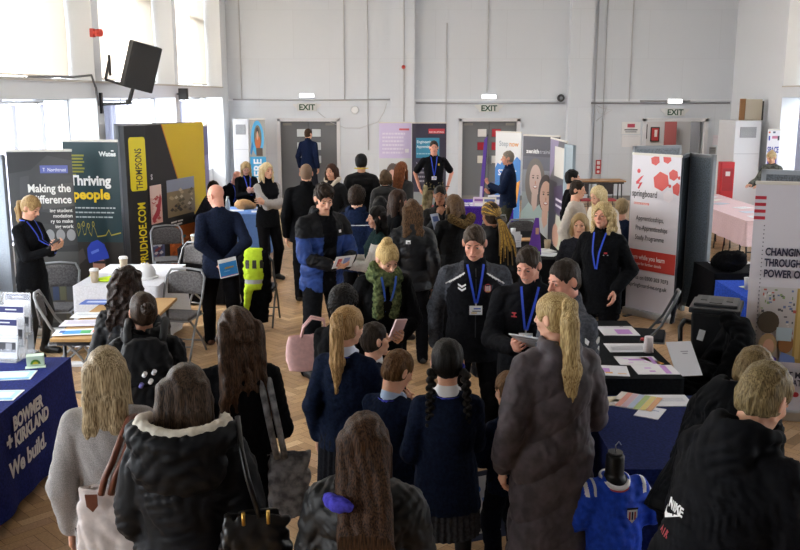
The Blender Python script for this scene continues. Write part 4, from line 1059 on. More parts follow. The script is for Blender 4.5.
decal(p, 'logo', lambda m: (m.box((0, 0, 0), (.030, .001, .026), mat('#e8e8ea')), m.box((.0, .001, -.004), (.016, .001, .008), mat('#30333a'))), -.115, p.NB[2] - .16)
mid = (p.hands['L'](.0, .10, .02) + p.hands['R'](.0, .10, .02)) / 2
booklet(p, mid + np.array([0, .035, .03]), (.15, .21), ('#dfe3ea',), 'small white leaflet held by the man in the blue padded jacket', rx=-35, ry=90, name='leaflet', cat='leaflet', t=.004, art=[(.5, .25, .6, .2, '#b9505a'), (.5, .6, .7, .3, '#8b9bd0')])
p = person('person with thick curly brown hair in a navy jacket with a white stripe', 357, 187, 1.72, -14, det=1, hair=dict(st='curly', col='#1e1612', col2='#3d2d22', th=.022, amp=.012), top=dict(mat=[cloth('#15203a'), mat('#c6c9d0')], th=.02, collar='hood', pat=lambda x, y, z, a, P: ((np.abs(z - P.nbz + .075 * P.h - .35 * np.abs(x) * 0) < .006) & (y < 0)).astype(int)), bottom=TRB)
WS = [cloth('#1f3434'), cloth('#dcd8d2')]
p = person('woman with long wavy black hair, dark green gilet over cream sleeves', 376, 207, 1.60, 96, det=0, fem=True, hd=(4, 6, 0), armL='hold', armR='phone', brow='#15110f', hair=dict(st='wavy', col='#0e0c0c', col2='#25201e', len=.36, back=.02, sl=.9), top=dict(mat=WS, th=.02, fem=True, bust=.01, pat=lambda x, y, z, a, P: ((a < .048 * P.h) & (z < P.nbz - .06 * P.h)).astype(int) | (z < .02).astype(int)), bottom=dict(mat=cloth('#c9a983')))
q = p.hands['L'](.03, .09, .03); o = MB().cyl((0, 0, -.045), (0, 0, .045), .012, plain('#e6e2e6', .3)).cyl((0, 0, .045), (0, 0, .06), .006, plain('#4b68c0', .3)).build('vape_pen', None, p.world(q)); tag(o, 'little white vape pen held up by the woman with wavy black hair', 'pen')  # the small white stick in her hand is a vape
p = person('person with smooth black hair among the crowd behind the wavy-haired woman', 380, 197, 1.52, 8, det=2, fem=True, hair=dict(st='long', col='#0d0d10', len=.14, back=.01, part=False, amp=.002), top=dict(mat=BKC, fem=True, th=.02), bottom=TRB)
p = person('woman with long dark brown hair looking off towards the purple table', 400, 190, 1.68, -78, det=2, fem=True, hd=(10, 12, 0), hair=dict(st='long', col='#2a1b15', col2='#4a3226', len=.3, back=.02), top=dict(mat=BKC, fem=True, th=.018), bottom=TRB)
p = person('woman with wavy highlighted brown hair in a black puffer with a small white logo', 412, 200, 1.68, 6, det=0, fem=True, hair=dict(st='wavy', col='#33241a', col2='#7d5e40', len=.27, back=.05, flare=1.4, wd=.08), top=dict(mat=shell('#14161b', .45), th=.032, quilt=.12, fem=True, collar='hood', hoods=.8), bottom=TRB)
decal(p, 'logo', lambda m: (m.box((0, 0, 0), (.045, .001, .035), mat('#eef0f2')), m.box((.004, .001, -.006), (.022, .001, .012), mat('#33363c'))), -.055, p.NB[2] - .13, front=False)

# -- the ring around the two football club coaches
SCF = mat('#37432c', .95, 'knit', .9, 38, col2='#66704a')
p = person('smiling blonde woman in a chunky green scarf bending over to the children', 390, 247, 1.70, -164, det=0, fem=True, smile=True, lean=20, hd=(26, 10, 4), armR=((-.02, .13, -.22), (.8, -.6, -.2), (-.5, -.5, .5), (-.5, .7, -.3), .5), armL='hold', brow='#8a6c44',
    hair=dict(st='bun', col='#b08c55', col2='#e2c88e', bun=(0, -.055, .105), brad=.044, th=.010, line=.066), top=dict(mat=cloth('#111214'), th=.020, fem=True, bust=.014, hem=.40), bottom=TRB)
blonde = p
G = Fld(p.NB - .35, p.NB + .30, .008); e_ = []
for k, (rz, rr_, dz, rad) in enumerate(((0, .088, .035, .040), (12, .098, -.015, .044))):
    pr = [p.NB + p.RT @ np.array([math.sin(a) * rr_, math.cos(a) * rr_ * .85 + .012, dz + .02 * math.sin(a + k)]) for a in [2 * PI * i / 14 for i in range(15)]]; G.chain(pr, [rad] * 15, .008)
for q in (-1, 1): G.chain([p.NB + p.RT @ np.array([q * .055, .10, -.02]), p.NB + p.RT @ np.array([q * .065, .135, -.12]), p.NB + p.RT @ np.array([q * .06, .14, -.26])], [.045, .044, .045], .01)
X_, Y_, Z_ = G.ax[0][:, None, None], G.ax[1][None, :, None], G.ax[2][None, None, :]
G.F = G.F + (.006 * np.sin(X_ * 190 + 1.5 * np.sin(Z_ * 60)) * np.sin(Z_ * 150 + Y_ * 60)).astype(np.float32)
mesh_obj('scarf', [G.mesh()], SCF, p.root); G0 = p.G; p.G = G; lanyard(p, zb=p.NB[2] - .27, badge=False, col='#3f6fd8', back=False); p.G = G0
booklet(p, p.hands['L'](.0, .09, .025) + np.array([.0, .01, .06]), (.12, .17), ('#dcb9bd',), 'pale pink notebook held by the woman in the green scarf', rx=-20, rz=30, ry=-10, name='notebook', cat='notebook', t=.012)

TR1 = [cloth('#121317'), cloth('#42454c'), plain('#dcdde0', .6)]
def pat_trk(x, y, z, a, P):
    h = P.h; m = np.zeros(len(x), int); sl = (np.abs(x) > .080 * h) & (a < .055 * h) | (a < .04 * h) & (np.abs(x) > .07 * h); m[sl] = 1
    d = z - (P.nbz - .035 * h) + .62 * (np.abs(x) - .052 * h); m[(d > 0) & (np.abs(x) > .045 * h)] = 1
    m[(np.abs(d) < .0065) & (np.abs(x) > .045 * h) & (np.abs(x) < .118 * h)] = 2
    return m
def crest(m):
    m.prism([(math.cos(a) * .030, 0, math.sin(a) * .030) for a in [2 * PI * i / 20 for i in range(20)]], (0, .001, 0), mat('#c23a40'))
    for i in range(3): m.box((-.014 + .014 * i, .0015, .0), (.006, .001, .036), mat('#ecebe8'))
    m.box((0, .002, .020), (.034, .001, .008), mat('#20222c')); m.box((0, .002, -.022), (.028, .001, .006), mat('#d8b84a')); 
    for q in (-1, 1): m.prism([(q * .024, .001, .018), (q * .040, .001, .022), (q * .036, .001, -.004), (q * .026, .001, -.012)], (0, .001, 0), mat('#20222c'))
def chevrons(s, c='#eceef0'):
    def f(m):
        for k in (0, 1):
            z = -k * .024 * s; m.prism([(-.028 * s, 0, .012 * s + z), (0, 0, -.004 * s + z), (.028 * s, 0, .012 * s + z), (.028 * s, 0, -.001 * s + z), (0, 0, -.019 * s + z), (-.028 * s, 0, -.001 * s + z)], (0, .001, 0), mat(c))
    return f
p = person('tall man in a black and grey tracksuit top with a round red club crest', 474, 228, 1.79, 180, det=0, w=1.10, hd=(20, -12, 0), armR=((.045, -.05, -.300), (.5, -1, 0), (-1, 0, 0), (-.2, .1, -1), .5), armL=((.045, -.05, -.300), (.5, -1, 0), (-1, 0, 0), (-.2, .1, -1), .5), skin='pink', feet=((-.16, 0), (.16, .05)), brow='#3a2a20',
    hair=dict(st='short', col='#3a2d24', col2='#5e4c3e', th=.010, amp=.004, line=.076), top=dict(mat=TR1, th=.018, collar='stand', w=1.08, hem=.45, pat=pat_trk, hemband=True), bottom=TRB)
coach = p; lanyard(p, zb=p.NB[2] - .26); decal(p, 'club_crest', crest, -.085, p.NB[2] - .155); decal(p, 'chest_mark', chevrons(1.0), .10, p.NB[2] - .135)
mb = MB(); pp = surf_pts(p, [(0, p.NB[2] - .02 - i * .045) for i in range(12)], .002); ribbon(mb, pp, (.008, 0, 0), mat('#2a2c31', .4)); mb.build('zip', p.root)
JK2 = [cloth('#131418')]
p = person('smiling man in a black jacket with a small red badge, looking down', 526, 250, 1.725, 172, det=0, w=1.10, smile=True, hd=(24, -22, 0), skin='pink', armR='hold', armL='bent', brow='#3a2a20', hair=dict(st='short', col='#2e241e', col2='#4e4036', th=.010, amp=.005, line=.080), top=dict(mat=JK2, th=.022, collar='stand', w=1.08), bottom=TRB)
smiler = p; lanyard(p, zb=p.NB[2] - .27, x0=.02); decal(p, 'chest_mark', lambda m: (m.box((0, 0, 0), (.03, .001, .008), mat('#c8424a')), m.box((0, 0, -.024), (.036, .001, .008), mat('#c8424a')), m.box((.002, 0, -.012), (.010, .001, .03), mat('#c8424a'))), .10, p.NB[2] - .16)
booklet(p, p.hands['R'](.0, .10, .02) + np.array([-.08, .07, .03]), (.22, .30), ('#d9dce2',), 'open white booklet held out by the smiling man in the black jacket', rx=-62, rz=-25, ry=0, name='booklet', cat='booklet', t=.008, art=[(.5, .12, .6, .05, '#7a7f8a')] + LINES[1:])
p = person('man in a grey fleece with white chevrons on the sleeve, seen side-on', 561, 261, 1.765, 112, det=0, w=1.05, hd=(14, 5, 0), skin='pink', armR='bent', armL='bent', hair=dict(st='short', col='#2b231e', col2='#453a32', th=.005, amp=.003, line=.078), top=dict(mat=cloth('#4a4d55'), th=.020, collar='stand'), bottom=TRB)
lanyard(p, badge=False)
for k in (0, 1):
    q = p.arms['L'][0] + np.array([-.057 + .0, -.0, -.07 - .055 * k]); mb = MB(); c = p.arms['L'][0]
    pts = [(-1, .03), (0, -.01), (1, .03), (1, .0), (0, -.04), (-1, .0)]
    mb.prism([(c[0] - .066, c[1] + u * .045, c[2] - .075 - .055 * k + v) for u, v in pts], (-.012, 0, 0), mat('#eceef0', .6)); mb.build('sleeve_chevron', p.root)
p = person('woman in a long taupe quilted coat with a long blonde ponytail', 553, 294, 1.74, 12, det=0, fem=True, hd=(6, 36, 0), w=1.0, armL=((.05, .03, -.30), (.5, -1, 0), (-1, 0, 0), (0, .15, -1), .5), armR='bent', brow='#7a6040', shoes='boots',
    hair=dict(st='pony', col='#8f7448', col2='#cdb583', tie=(.0, -.094, .055), plen=.50, rr=(.02, .034, .044, .052, .02), pyaw=-30, path=[(0, 0, 0), (.0, -.03, .012), (.01, -.065, -.07), (.02, -.075, -.30), (.02, -.07, -.52)], band='#9a8052', seed=2),
    top=dict(name='long_coat', mat=shell('#4c464b', .55), th=.036, hem=.13, fem=True, quilt=.20, chev=-1, qamp=.016, collar='hood', hoods=.92, flare=.02, w=1.0, sr=1.05, fold=.004), bottom=TRB)
coatw = p
# school children
SW = dict(mat=cloth('#111a2e'), th=.017, fold=.006, hem=.44, collar='vee')
def school(P, collar='#cdd6ea', lan=True):
    G = Fld(P.NB - .16, P.NB + .16, .006); r = P.RT; a_ = []
    G.cap(P.NB + r @ np.array([0, .0, -.02]), P.NB + r @ np.array([0, .004, .018]), .072 * P.hs, .061 * P.hs, .01)
    for q in (-1, 1): G.chain([P.NB + r @ np.array([q * .058, .03, .012]), P.NB + r @ np.array([q * .04, .078, -.02])], [.016, .014], .01)
    mesh_obj('shirt_collar', [G.mesh()], mat(collar, .8), P.root)
    if lan:
        mb = MB(); rr = .076 * P.hs; ring = [V(P.NB + r @ np.array([math.sin(a) * rr, -math.cos(a) * rr, -.006 + .0 * a])) for a in [R(-150 + 300 * i / 20) for i in range(21)]]
        ribbon(mb, ring, (0, 0, .014), mat('#3238c8', .5)); mb.build('lanyard', P.root)
p = person('schoolgirl with a long fair ponytail tied with a spotted scrunchie, navy sweater', 350, 307, 1.50, -16, det=0, fem=True, hd=(8, -28, 0), armR='front', armL='down', shoes='boots',
    hair=dict(st='pony', col='#8a6a40', col2='#b8966a', tie=(.0, -.098, .045), plen=.44, rr=(.018, .032, .036, .040, .014), pyaw=20, path=[(0, 0, 0), (0, -.035, .012), (0, -.062, -.06), (0, -.06, -.24), (.0, -.05, -.42)], band='#c9b8a0'), top=dict(SW, fem=True), bottom=dict(kind='skirt', hem=.27, mat=cloth('#17181d'), pleats=22, tights=mat('#0e0e11', .8)))
school(p); mb = MB()
for i in range(7): a = i * .9; q = V(p.H(0, -.098, .045)); mb.cyl(q + V((math.cos(a) * .026, -.018, math.sin(a) * .026)), q + V((math.cos(a) * .031, -.024, math.sin(a) * .031)), .006, mat('#2a2220'), seg=8)
mb.build('scrunchie_spots', p.root)
p = person('schoolboy with short dark hair looking up between the ponytail girl and the scarf', 374, 323, 1.30, -58, det=0, hd=(-4, -8, 0), armR='front', armL='front', brow='#241a14', hair=dict(st='short', col='#241c17', col2='#3b3028', th=.009, amp=.003), top=SW, bottom=TRN); school(p, '#dfe2ea', False)
p = person('schoolboy with light brown hair looking down, pale blue shirt collar', 405, 352, 1.33, -34, det=0, hd=(26, -20, 0), armR='front', armL='front', brow='#5a4028', hair=dict(st='short', col='#54391f', col2='#7c5a38', th=.010, amp=.0035, line=.07), top=SW, bottom=TRN); school(p, '#a9bede')
p = person('schoolgirl with two long black plaits in a navy sweater and grey skirt', 447, 340, 1.48, 2, det=0, fem=True, hd=(12, 0, 0), armR='phone', armL='bent', hair=dict(st='plaits', col='#100e0e', col2='#262220', th=.011), top=dict(SW, fem=True, hem=.40, flare=.015, fold=.005), bottom=dict(kind='skirt', hem=.30, flare=.03, mat=cloth('#34363b'), pleats=26, tights=mat('#0f0f12', .8))); school(p, '#e0e0e4')
for q in (-1, 1): MB().tube([p.H(q * .064 + .018 * math.cos(a), -.052 + .010 * math.sin(a), -.02 + .016 * math.sin(a)) for a in [2 * PI * i / 10 for i in range(10)]], .006, mat('#3a3ec0' if q > 0 else '#2a2a30'), 6, True).build('hair_tie', p.root)
p = person('small schoolchild in dark navy half hidden behind the long taupe coat', 507, 372, 1.20, 30, det=1, hd=(10, 0, 0), hair=dict(st='short', col='#6a4c30', col2='#8a6844', th=.010), armL='front', armR='front', top=SW, bottom=TRN)
p = person('woman with black curly hair bending in behind the schoolgirl with the scrunchie', 346, 287, 1.47, -24, det=0, fem=True, lean=6, hd=(14, -6, 0), skin='olive', hair=dict(st='curly', col='#100e0f', col2='#26211f', th=.020), armR='bent', armL='front', top=dict(mat=BKC, fem=True, th=.018), bottom=TRB)
curly = p

# -- the near row, seen from behind
p = person('woman with long dark curly hair sitting out by the wooden table', 127, 268, 1.64, -10, det=0, fem=True, hair=dict(st='curlylong', col='#1c1411', col2='#43312a', len=.34, back=.045, wd=.085, amp=.017, th=.020), top=dict(mat=BK, fem=True, th=.02), bottom=TRB)
p = person('girl with a low brown bun in a black hooded coat and backpack', 142, 293, 1.60, 10, det=0, fem=True, hd=(4, 14, 0), hair=dict(st='bun', col='#2a1e17', col2='#4e3b2e', bun=(.012, -.122, .030), brad=.040, th=.009), top=dict(mat=BK, fem=True, th=.03, collar='hood', hoods=1.2, w=1.05), bottom=TRB)
bungirl = p
p = person('woman with long straight blonde hair in a light grey wool jumper', 105, 348, 1.62, 6, det=0, fem=True, hair=dict(st='long', col='#6f5d42', col2='#b6a382', len=.36, back=.035, wd=.075, flare=1.25), top=dict(name='jumper', mat=mat('#8e8b8c', .95, 'knit', .6, 260, col2='#aaa7a6'), fem=True, th=.016, sr=1.1, hem=.42, fold=.005, wl=.12), bottom=dict(mat=cloth('#26262b')))
greyj = p
p = person('woman with dark brown hair in a black padded coat, cream-lined hood down', 187, 365, 1.68, -3, det=0, fem=True, hd=(10, 0, 0), w=1.06, hair=dict(st='long', col='#2a201a', col2='#5a4636', len=.17, back=.01, wd=.085, flare=1.2, sides=True), armR='bent', armL='bent', top=dict(mat=shell('#0c0e13', .6), fem=True, th=.045, w=1.12, sr=1.15, quilt=.20, qamp=.006, collar='crew', hem=.38, fold=.008), bottom=TRB)
blackc = p
G = Fld(p.NB - np.array([.3, .35, .35]), p.NB + np.array([.3, .2, .25]), .009)
G.ell(p.NB + p.RT @ np.array([0, -.115, -.075]), (.185, .085, .125), .02); G.chain([p.NB + np.array([math.sin(R(a)) * .175, -.03 - .13 * math.cos(R(a)), .005 + .02 * math.sin(R(abs(a)))]) for a in range(-100, 101, 20)], [.045] * 11, .02); G.folds(.009, .11, 5)
G.ell(p.NB + np.array([0, -.06, .07]), (.13, .10, .085), .01, sub=True)
mesh_obj('hood', [G.mesh()], shell('#0c0e13', .6), p.root)
G = Fld(p.NB - np.array([.3, .3, .2]), p.NB + np.array([.3, .25, .2]), .008); G.chain([p.NB + np.array([math.sin(R(a)) * .165, -.03 - .115 * math.cos(R(a)), .045 + .018 * math.sin(R(abs(a)))]) for a in range(-115, 116, 23)], [.022, .024] + [.026] * 7 + [.024, .022], .01).folds(.006, .03)
mesh_obj('hood_lining', [G.mesh()], cloth('#cdc8bd'), p.root)
p = person('woman with long half-up brown hair in a ribbed black cardigan', 235, 310, 1.66, 14, det=0, fem=True, hd=(4, 16, 0), hair=dict(st='wavy', col='#2b1d15', col2='#5e4330', len=.42, back=.05, wd=.105, th=.02, flare=1.4, seed=3), armR='bent', top=dict(mat=mat('#0f1013', .95, 'knit', .6, 120), fem=True, th=.014), bottom=dict(mat=cloth('#17181c')))
halfup = p; G = Fld(p.HC - .17, p.HC + .12, .005)
for i in range(9):
    a = i * .7; G.ell(p.H(.030 * math.cos(a), -.118, -.005 + .026 * math.sin(a)), (.017, .014, .013), .004)
G.ell(p.H(0, -.108, -.005), (.03, .022, .026), .01); G.chain([p.H(-.07, -.02, .02), p.H(-.05, -.09, .01), p.H(0, -.118, -.005), p.H(.05, -.09, .01), p.H(.07, -.02, .02)], [.012, .014, .014, .014, .012], .008); strands(G, .002, 260)
mesh_obj('twisted_bun', [G.mesh()], hairm('#2b1d15', '#5e4330'), p.root)
p = person('woman with very long straight brown hair over a black puffer and purple hood', 365, 415, 1.58, -8, det=0, fem=True, w=1.02, hair=dict(st='long', col='#2a1b12', col2='#5c3f2a', len=.56, back=.25, dx=.09, wd=.080, th=.014, flare=1.35, tip=.03, amp=.003), armL='bent', armR='bent', top=dict(mat=shell('#08090c', .5), fem=True, th=.034, quilt=.11, qamp=.014, collar='hood', hoods=.92, w=1.08, sr=1.1), bottom=TRB)
G = Fld(p.NB - .2, p.NB + .2, .006); G.chain([p.NB + np.array([math.sin(R(a)) * .115, -.085 - .085 * math.cos(R(a)), -.012]) for a in range(-78, -12, 13)], [.016, .02, .024, .026, .024, .018], .01).folds(.004, .06); mesh_obj('purple_hood', [G.mesh()], cloth('#4440a8'), p.root)

# -- the two boys in black at the football club table
p = person('fair-haired boy in a black hoodie with a grey hood lining', 762, 350, 1.66, -58, det=0, lean=34, hd=(10, 0, 0), hair=dict(st='short', col='#6e5a3c', col2='#a08a62', th=.014, amp=.004, line=.07), brow='#8a7048', armR='front', armL='front', top=dict(mat=shell('#0b0d11', .7), th=.030, collar='hood', hoods=1.3, w=1.08), bottom=TRB)
G = Fld(p.NB - .22, p.NB + .22, .007); G.chain([p.NB + p.RT @ np.array([math.sin(R(a)) * .088, -math.cos(R(a)) * .075 - .005, .058]) for a in range(-125, 126, 25)], [.016] * 11, .01); mesh_obj('hood_lining', [G.mesh()], cloth('#8d9096'), p.root)
p = person('blond boy in a black zip jacket with a white sports logo on the back', 776, 367, 1.80, -60, det=0, lean=24, hd=(14, 0, 0), hair=dict(st='short', col='#6a5838', col2='#a8946a', th=.016, amp=.005, line=.07), brow='#8a7048', armR='front', armL='hold', top=dict(mat=shell('#101115', .75), th=.028, collar='hood', hoods=1.12, w=1.08), bottom=TRB)
nike = p
def tick(m):
    c = mat('#eef0f2', .5); m.prism([(-.085, 0, -.005), (-.075, 0, -.03), (-.045, 0, -.037), (.085, 0, .028), (-.040, 0, -.012), (-.062, 0, -.012), (-.072, 0, .015)], (0, .0012, 0), c)
    m.text('NIKE', .062, c, T_(-.05, .0, .022) @ XZ, 'LEFT', .002, .0008)
    m.text('A I R', .040, mat('#b23440', .5), T_(-.05, .0, -.10) @ XZ, 'LEFT', .002, .0008)
decal(p, 'back_logo', lambda m: (tick(m), [setattr(v, 'co', v.co * .72) for v in m.bm.verts]), -.10, p.NB[2] - .27, front=False)
p = person('dark-clothed person at the frame edge reaching over the nearest table', 880, 360, 1.66, 62, det=2, lean=10, armR='front', armL='fwd', hair=dict(st='short', col='#2a211b'), top=dict(mat=BK, th=.028), bottom=TRB)

# -- beyond the training banner and by the apprenticeship banner
p = person('woman with curly fair hair in a black fleece and blue lanyard', 603, 203, 1.72, 150, det=0, fem=True, hd=(2, -6, 0), skin='pink', armR='pocket', armL='pocket', brow='#6a5238', hair=dict(st='curlylong', col='#a08558', col2='#dcc594', len=.20, back=.02, wd=.085, amp=.012, th=.016, line=.082), top=dict(mat=cloth('#101114'), th=.024, fem=True, bust=.01, hem=.40, collar='stand', w=1.05), bottom=TRB)
lanyard(p, badge=False); decal(p, 'chest_mark', lambda m: (m.box((0, 0, 0), (.028, .001, .016), mat('#c8323c')), m.box((.0, 0, -.02), (.045, .001, .008), mat('#c4c6ca'))), -.085, p.NB[2] - .17)
p = person('woman with long pale blonde hair in a cream jumper leaning forward', 596, 187, 1.685, 118, det=1, fem=True, lean=22, hd=(8, 0, 0), armR='front', armL='front', brow='#9a8050', hair=dict(st='long', col='#c4a870', col2='#ecdcb0', len=.42, back=.0, sl=1.0), top=dict(name='jumper', mat=cloth('#cfc6b8'), fem=True, th=.03, sr=1.2), bottom=dict(mat=cloth('#2a2c33')))
p = person('child with fair hair peering out beside the curly-haired woman', 580, 214, 1.47, 172, det=2, hd=(6, -8, 0), hair=dict(st='long', col='#a38a62', len=.1, back=.0), brow='#8a7048', top=dict(mat=cloth('#25262d')), bottom=TRB)
p = person('man with short dark hair and pale shirt half hidden by the grey board', 579, 181, 1.66, -120, det=2, hd=(6, 0, 0), hair=dict(st='short', col='#2e231c'), top=dict(mat=cloth('#c9c2ba')), bottom=TRN)
p = person('dark-haired person just showing behind the grey display board', 573, 170, 1.70, -100, det=3, hair=dict(st='short', col='#141214'), top=dict(mat=BKC), bottom=TRB)
p = person('person with cropped curly fair hair beside the apprenticeship banner', 622, 199, 1.42, -20, det=2, hair=dict(st='curly', col='#8a7454', col2='#b39d78', th=.014), top=dict(mat=cloth('#1b2338')), bottom=TRB)
p = person('woman with tied-up fair hair in a mottled grey jacket by the pink-clothed table', 770, 152, 1.66, 118, det=3, fem=True, hd=(24, 0, 0), armL='fwd', armR='fwd', brow='#8a7048', hair=dict(st='bun', col='#a58c62', col2='#d0bb90', bun=(0, -.06, .1)), top=dict(mat=mat('#6c6f6a', .9, 'cloth', .2, 16, col2='#3e413e'), th=.03), bottom=TRB)
# ------------------------------------------------------------------ banners and boards
AL = metal('#c4c6c8', .35)
class Panel:
    """flat printed face from the points P0 (its low-x top corner) to P1, hanging down h; u along, v down, 0..1"""
    def __init__(s, P0, P1, h, off=.004):
        s.P0, s.P1, s.h = V(P0), V(P1), h; s.u = (s.P1 - s.P0); s.w = s.u.length; s.u.normalize(); s.d = V((0, 0, -1)); s.n = s.u.cross(V((0, 0, 1))); s.n.normalize(); s.k = 0; s.off = off
    def p(s, u, v, o=0.): return s.P0 + s.u * (u * s.w) + s.d * (v * s.h) + s.n * (s.off + o)
    def poly(s, mb, pts, col):
        s.k += 1; o = s.k * .00025; mb.prism([s.p(u, v, o) for u, v in pts], s.n * .0003, mat(col, .45) if isinstance(col, str) else col)
    def rect(s, mb, u0, v0, u1, v1, col): s.poly(mb, [(u0, v0), (u1, v0), (u1, v1), (u0, v1)], col)
    def oval(s, mb, u, v, ru, rv, col, a0=0, a1=360, n=18): s.poly(mb, [(u + ru * math.cos(R(a0 + (a1 - a0) * i / n)), v + rv * math.sin(R(a0 + (a1 - a0) * i / n))) for i in range(n)], col)
    def text(s, mb, t, u, v, size, col, al='LEFT', bold=.0, rot=0, sq=1., fit=None):
        s.k += 1; M = Matrix((( *[s.u.x, 0, s.n.x, 0],), (s.u.y, 0, s.n.y, 0), (0, 1, 0, 0), (0, 0, 0, 1)))
        mb.text(t, size, mat(col, .5), Matrix.Translation(s.p(u, v, s.k * .00025)) @ M @ Matrix.Rotation(R(rot), 4, 'Z'), al, bold, .0003, sq, fit and fit * s.w)
    def lines(s, mb, u0, u1, v0, dv, n, col, th=.35, seed=0):
        r_ = random.Random(seed + n)
        for i in range(n):
            u = u0
            while u < u1 - .02:
                w = r_.uniform(.03, .10); s.rect(mb, u, v0 + i * dv, min(u1, u + w), v0 + i * dv + dv * th, col); u += w + .015
            u1 = u1 if i % 3 else u1 * .97
def rollup(name, label, P0, P1, h, bg, draw, cat='banner', rail=True, group=None, foot=True):
    c = (V(P0) + V(P1)) / 2; u = V(P1) - V(P0); rz = math.atan2(u.y, u.x); w = V((u.x, u.y)).length
    r = empty(name, (c.x, c.y, 0), rz, label, cat, group)
    MB().box((0, 0, (h + .08) / 2), (w, .004, h - .08), mat(bg, .45)).build('banner_sheet', r)
    if foot:
        MB().box((0, .0, .045), (w + .03, .09, .085), AL, bevel=.012).build('cassette', r)
        for q in (-1, 1): MB().box((q * w * .33, .0, .006), (.05, .34, .012), plain('#3a3c40')).build('foot', r)
        MB().cyl((0, .03, .05), (0, .03, h), .008, AL, seg=8).build('pole', r)
    if rail: MB().box((0, .004, h), (w + .012, .022, .028), mat('#d6d3cc', .4), bevel=.005).build('top_rail', r)
    pn = Panel((-w / 2, 0, h - .014), (w / 2, 0, h - .014), h - .10, .0025); mb = MB(); tx = MB(); draw(pn, mb, tx)
    if len(mb.bm.faces): mb.build('print', r)
    if len(tx.bm.faces): tx.build('lettering', r)
    return r
def Z(px, py, h): return at_z(px, py, h)
# charcoal banner
def d1(p, m, t):
    p.poly(m, [(0, .12), (.35, .10), (.62, .02), (1, .05), (1, .30), (.6, .34), (0, .30)], '#3a3a3c'); p.poly(m, [(.45, .20), (.98, .17), (.98, .30), (.5, .32)], '#4d4c4a')
    p.poly(m, [(0, .44), (.5, .40), (1, .42), (1, .52), (0, .56)], '#343436'); p.poly(m, [(.18, .14), (.32, .13), (.28, .26), (.15, .27)], '#444446')
    p.rect(m, 0, .56, 1, .97, '#4a4a48'); p.rect(m, 0, .62, .3, .97, '#3c3d42'); p.rect(m, .74, .66, .98, .97, '#5a5648')
    for i in range(3): p.oval(m, .58 + .165 * i, .465, .07, .033, '#8f9092')
    for i in range(4): p.oval(m, .60 + .11 * i, .68 + .012 * (i % 2), .045, .03, ('#a88a74', '#8a6b55', '#b09a88', '#7a5c4a')[i]); p.rect(m, .555 + .11 * i, .71, .65 + .11 * i, .84, ('#3b4a6a', '#6a6a52', '#54585e', '#7a6a4a')[i])
    p.rect(m, .50, .075, .93, .118, '#5a63a8'); p.text(t, 'T  Northtrust', .54, .108, .055, '#e6e8f0', bold=.0, fit=.36)
    p.text(t, 'Making the', .955, .222, .125, '#eceae6', 'RIGHT', .003, fit=.66); p.text(t, 'difference', .955, .285, .125, '#eceae6', 'RIGHT', .003, fit=.60)
    for i, s_ in enumerate(('ing student', 'modation', 'ry to make', 'ing work')): p.text(t, s_, .955, .335 + .030 * i, .055, '#e4e2de', 'RIGHT', .001)
rollup('rollup_banner', 'charcoal roll-up banner reading Making the difference', Z(6, 152.5, 2.08), Z(71, 148.5, 2.12), 2.1, '#2a2a2c', d1)
# teal banner with a worker in a blue helmet
def d2(p, m, t):
    p.rect(m, 0, .565, 1, 1, '#2b2622'); p.rect(m, .62, .565, .66, .75, '#3c3634'); p.poly(m, [(0, .66), (.25, .60), (.3, .66), (0, .74)], '#4b4440')
    for i in range(7): p.rect(m, .10, .07 + .018 * i, (.38, .36, .38, .34, .38, .36, .22)[i], .080 + .018 * i, '#8f8f35')
    p.text(t, 'Wates', .66, .078, .075, '#dfe6e6', bold=.003); p.rect(m, .88, .045, .93, .052, '#dfe6e6')
    p.text(t, 'Thriving', .09, .240, .16, '#f0f2f2', bold=.006, fit=.76); p.text(t, 'people', .13, .318, .16, '#f2ce22', bold=.006, fit=.68)
    p.lines(m, .14, .90, .365, .026, 3, '#b9c6c8', .3)
    pts = [(.05 + .035 * i, .50 + .028 * math.sin(i * 1.9) - .02 * (i % 3 == 0)) for i in range(15)] + [(.62, .525), (.70, .52), (.76, .49), (.80, .52), (.98, .505)]
    for a, b in zip(pts, pts[1:]): p.poly(m, [(a[0], a[1]), (b[0], b[1]), (b[0], b[1] + .007), (a[0], a[1] + .007)], '#b6a83a')
    for i in range(5): p.oval(m, .12 + .09 * i, .46 + .01 * (i % 2), .022, .016, '#b6a83a'); p.oval(m, .12 + .09 * i, .46 + .01 * (i % 2), .014, .011, '#1d3a40')
    p.poly(m, [(.22, 1.0), (.24, .80), (.40, .735), (.62, .70), (.80, .735), (.99, .79), (.99, 1.0)], '#b8dc38'); p.poly(m, [(.0, 1.0), (.0, .80), (.08, .70), (.14, .86), (.16, 1)], '#1f8f6a')
    p.poly(m, [(.38, .77), (.46, .88), (.52, .90), (.68, .78), (.66, .70), (.42, .72)], '#26262a')
    p.oval(m, .54, .70, .115, .075, '#b0806a'); p.oval(m, .54, .745, .06, .03, '#5b3a30'); p.oval(m, .54, .74, .035, .012, '#a35a50'); p.rect(m, .44, .672, .65, .687, '#2a2426')
    p.poly(m, [(.34, .655), (.34, .60), (.42, .565), (.54, .55), (.66, .575), (.72, .625), (.74, .655), (.60, .665), (.36, .685)], '#2a44b8'); p.poly(m, [(.40, .62), (.55, .60), (.56, .615), (.42, .635)], '#6a83e0')
    p.rect(m, .86, .79, .885, 1, '#7f8a52'); p.rect(m, .30, .84, .33, 1, '#7f8a52')
rollup('rollup_banner', 'dark teal roll-up banner reading Thriving people over a worker in blue helmet', Z(62, 141.5, 2.17), Z(117, 140, 2.19), 2.18, '#16363d', d2)
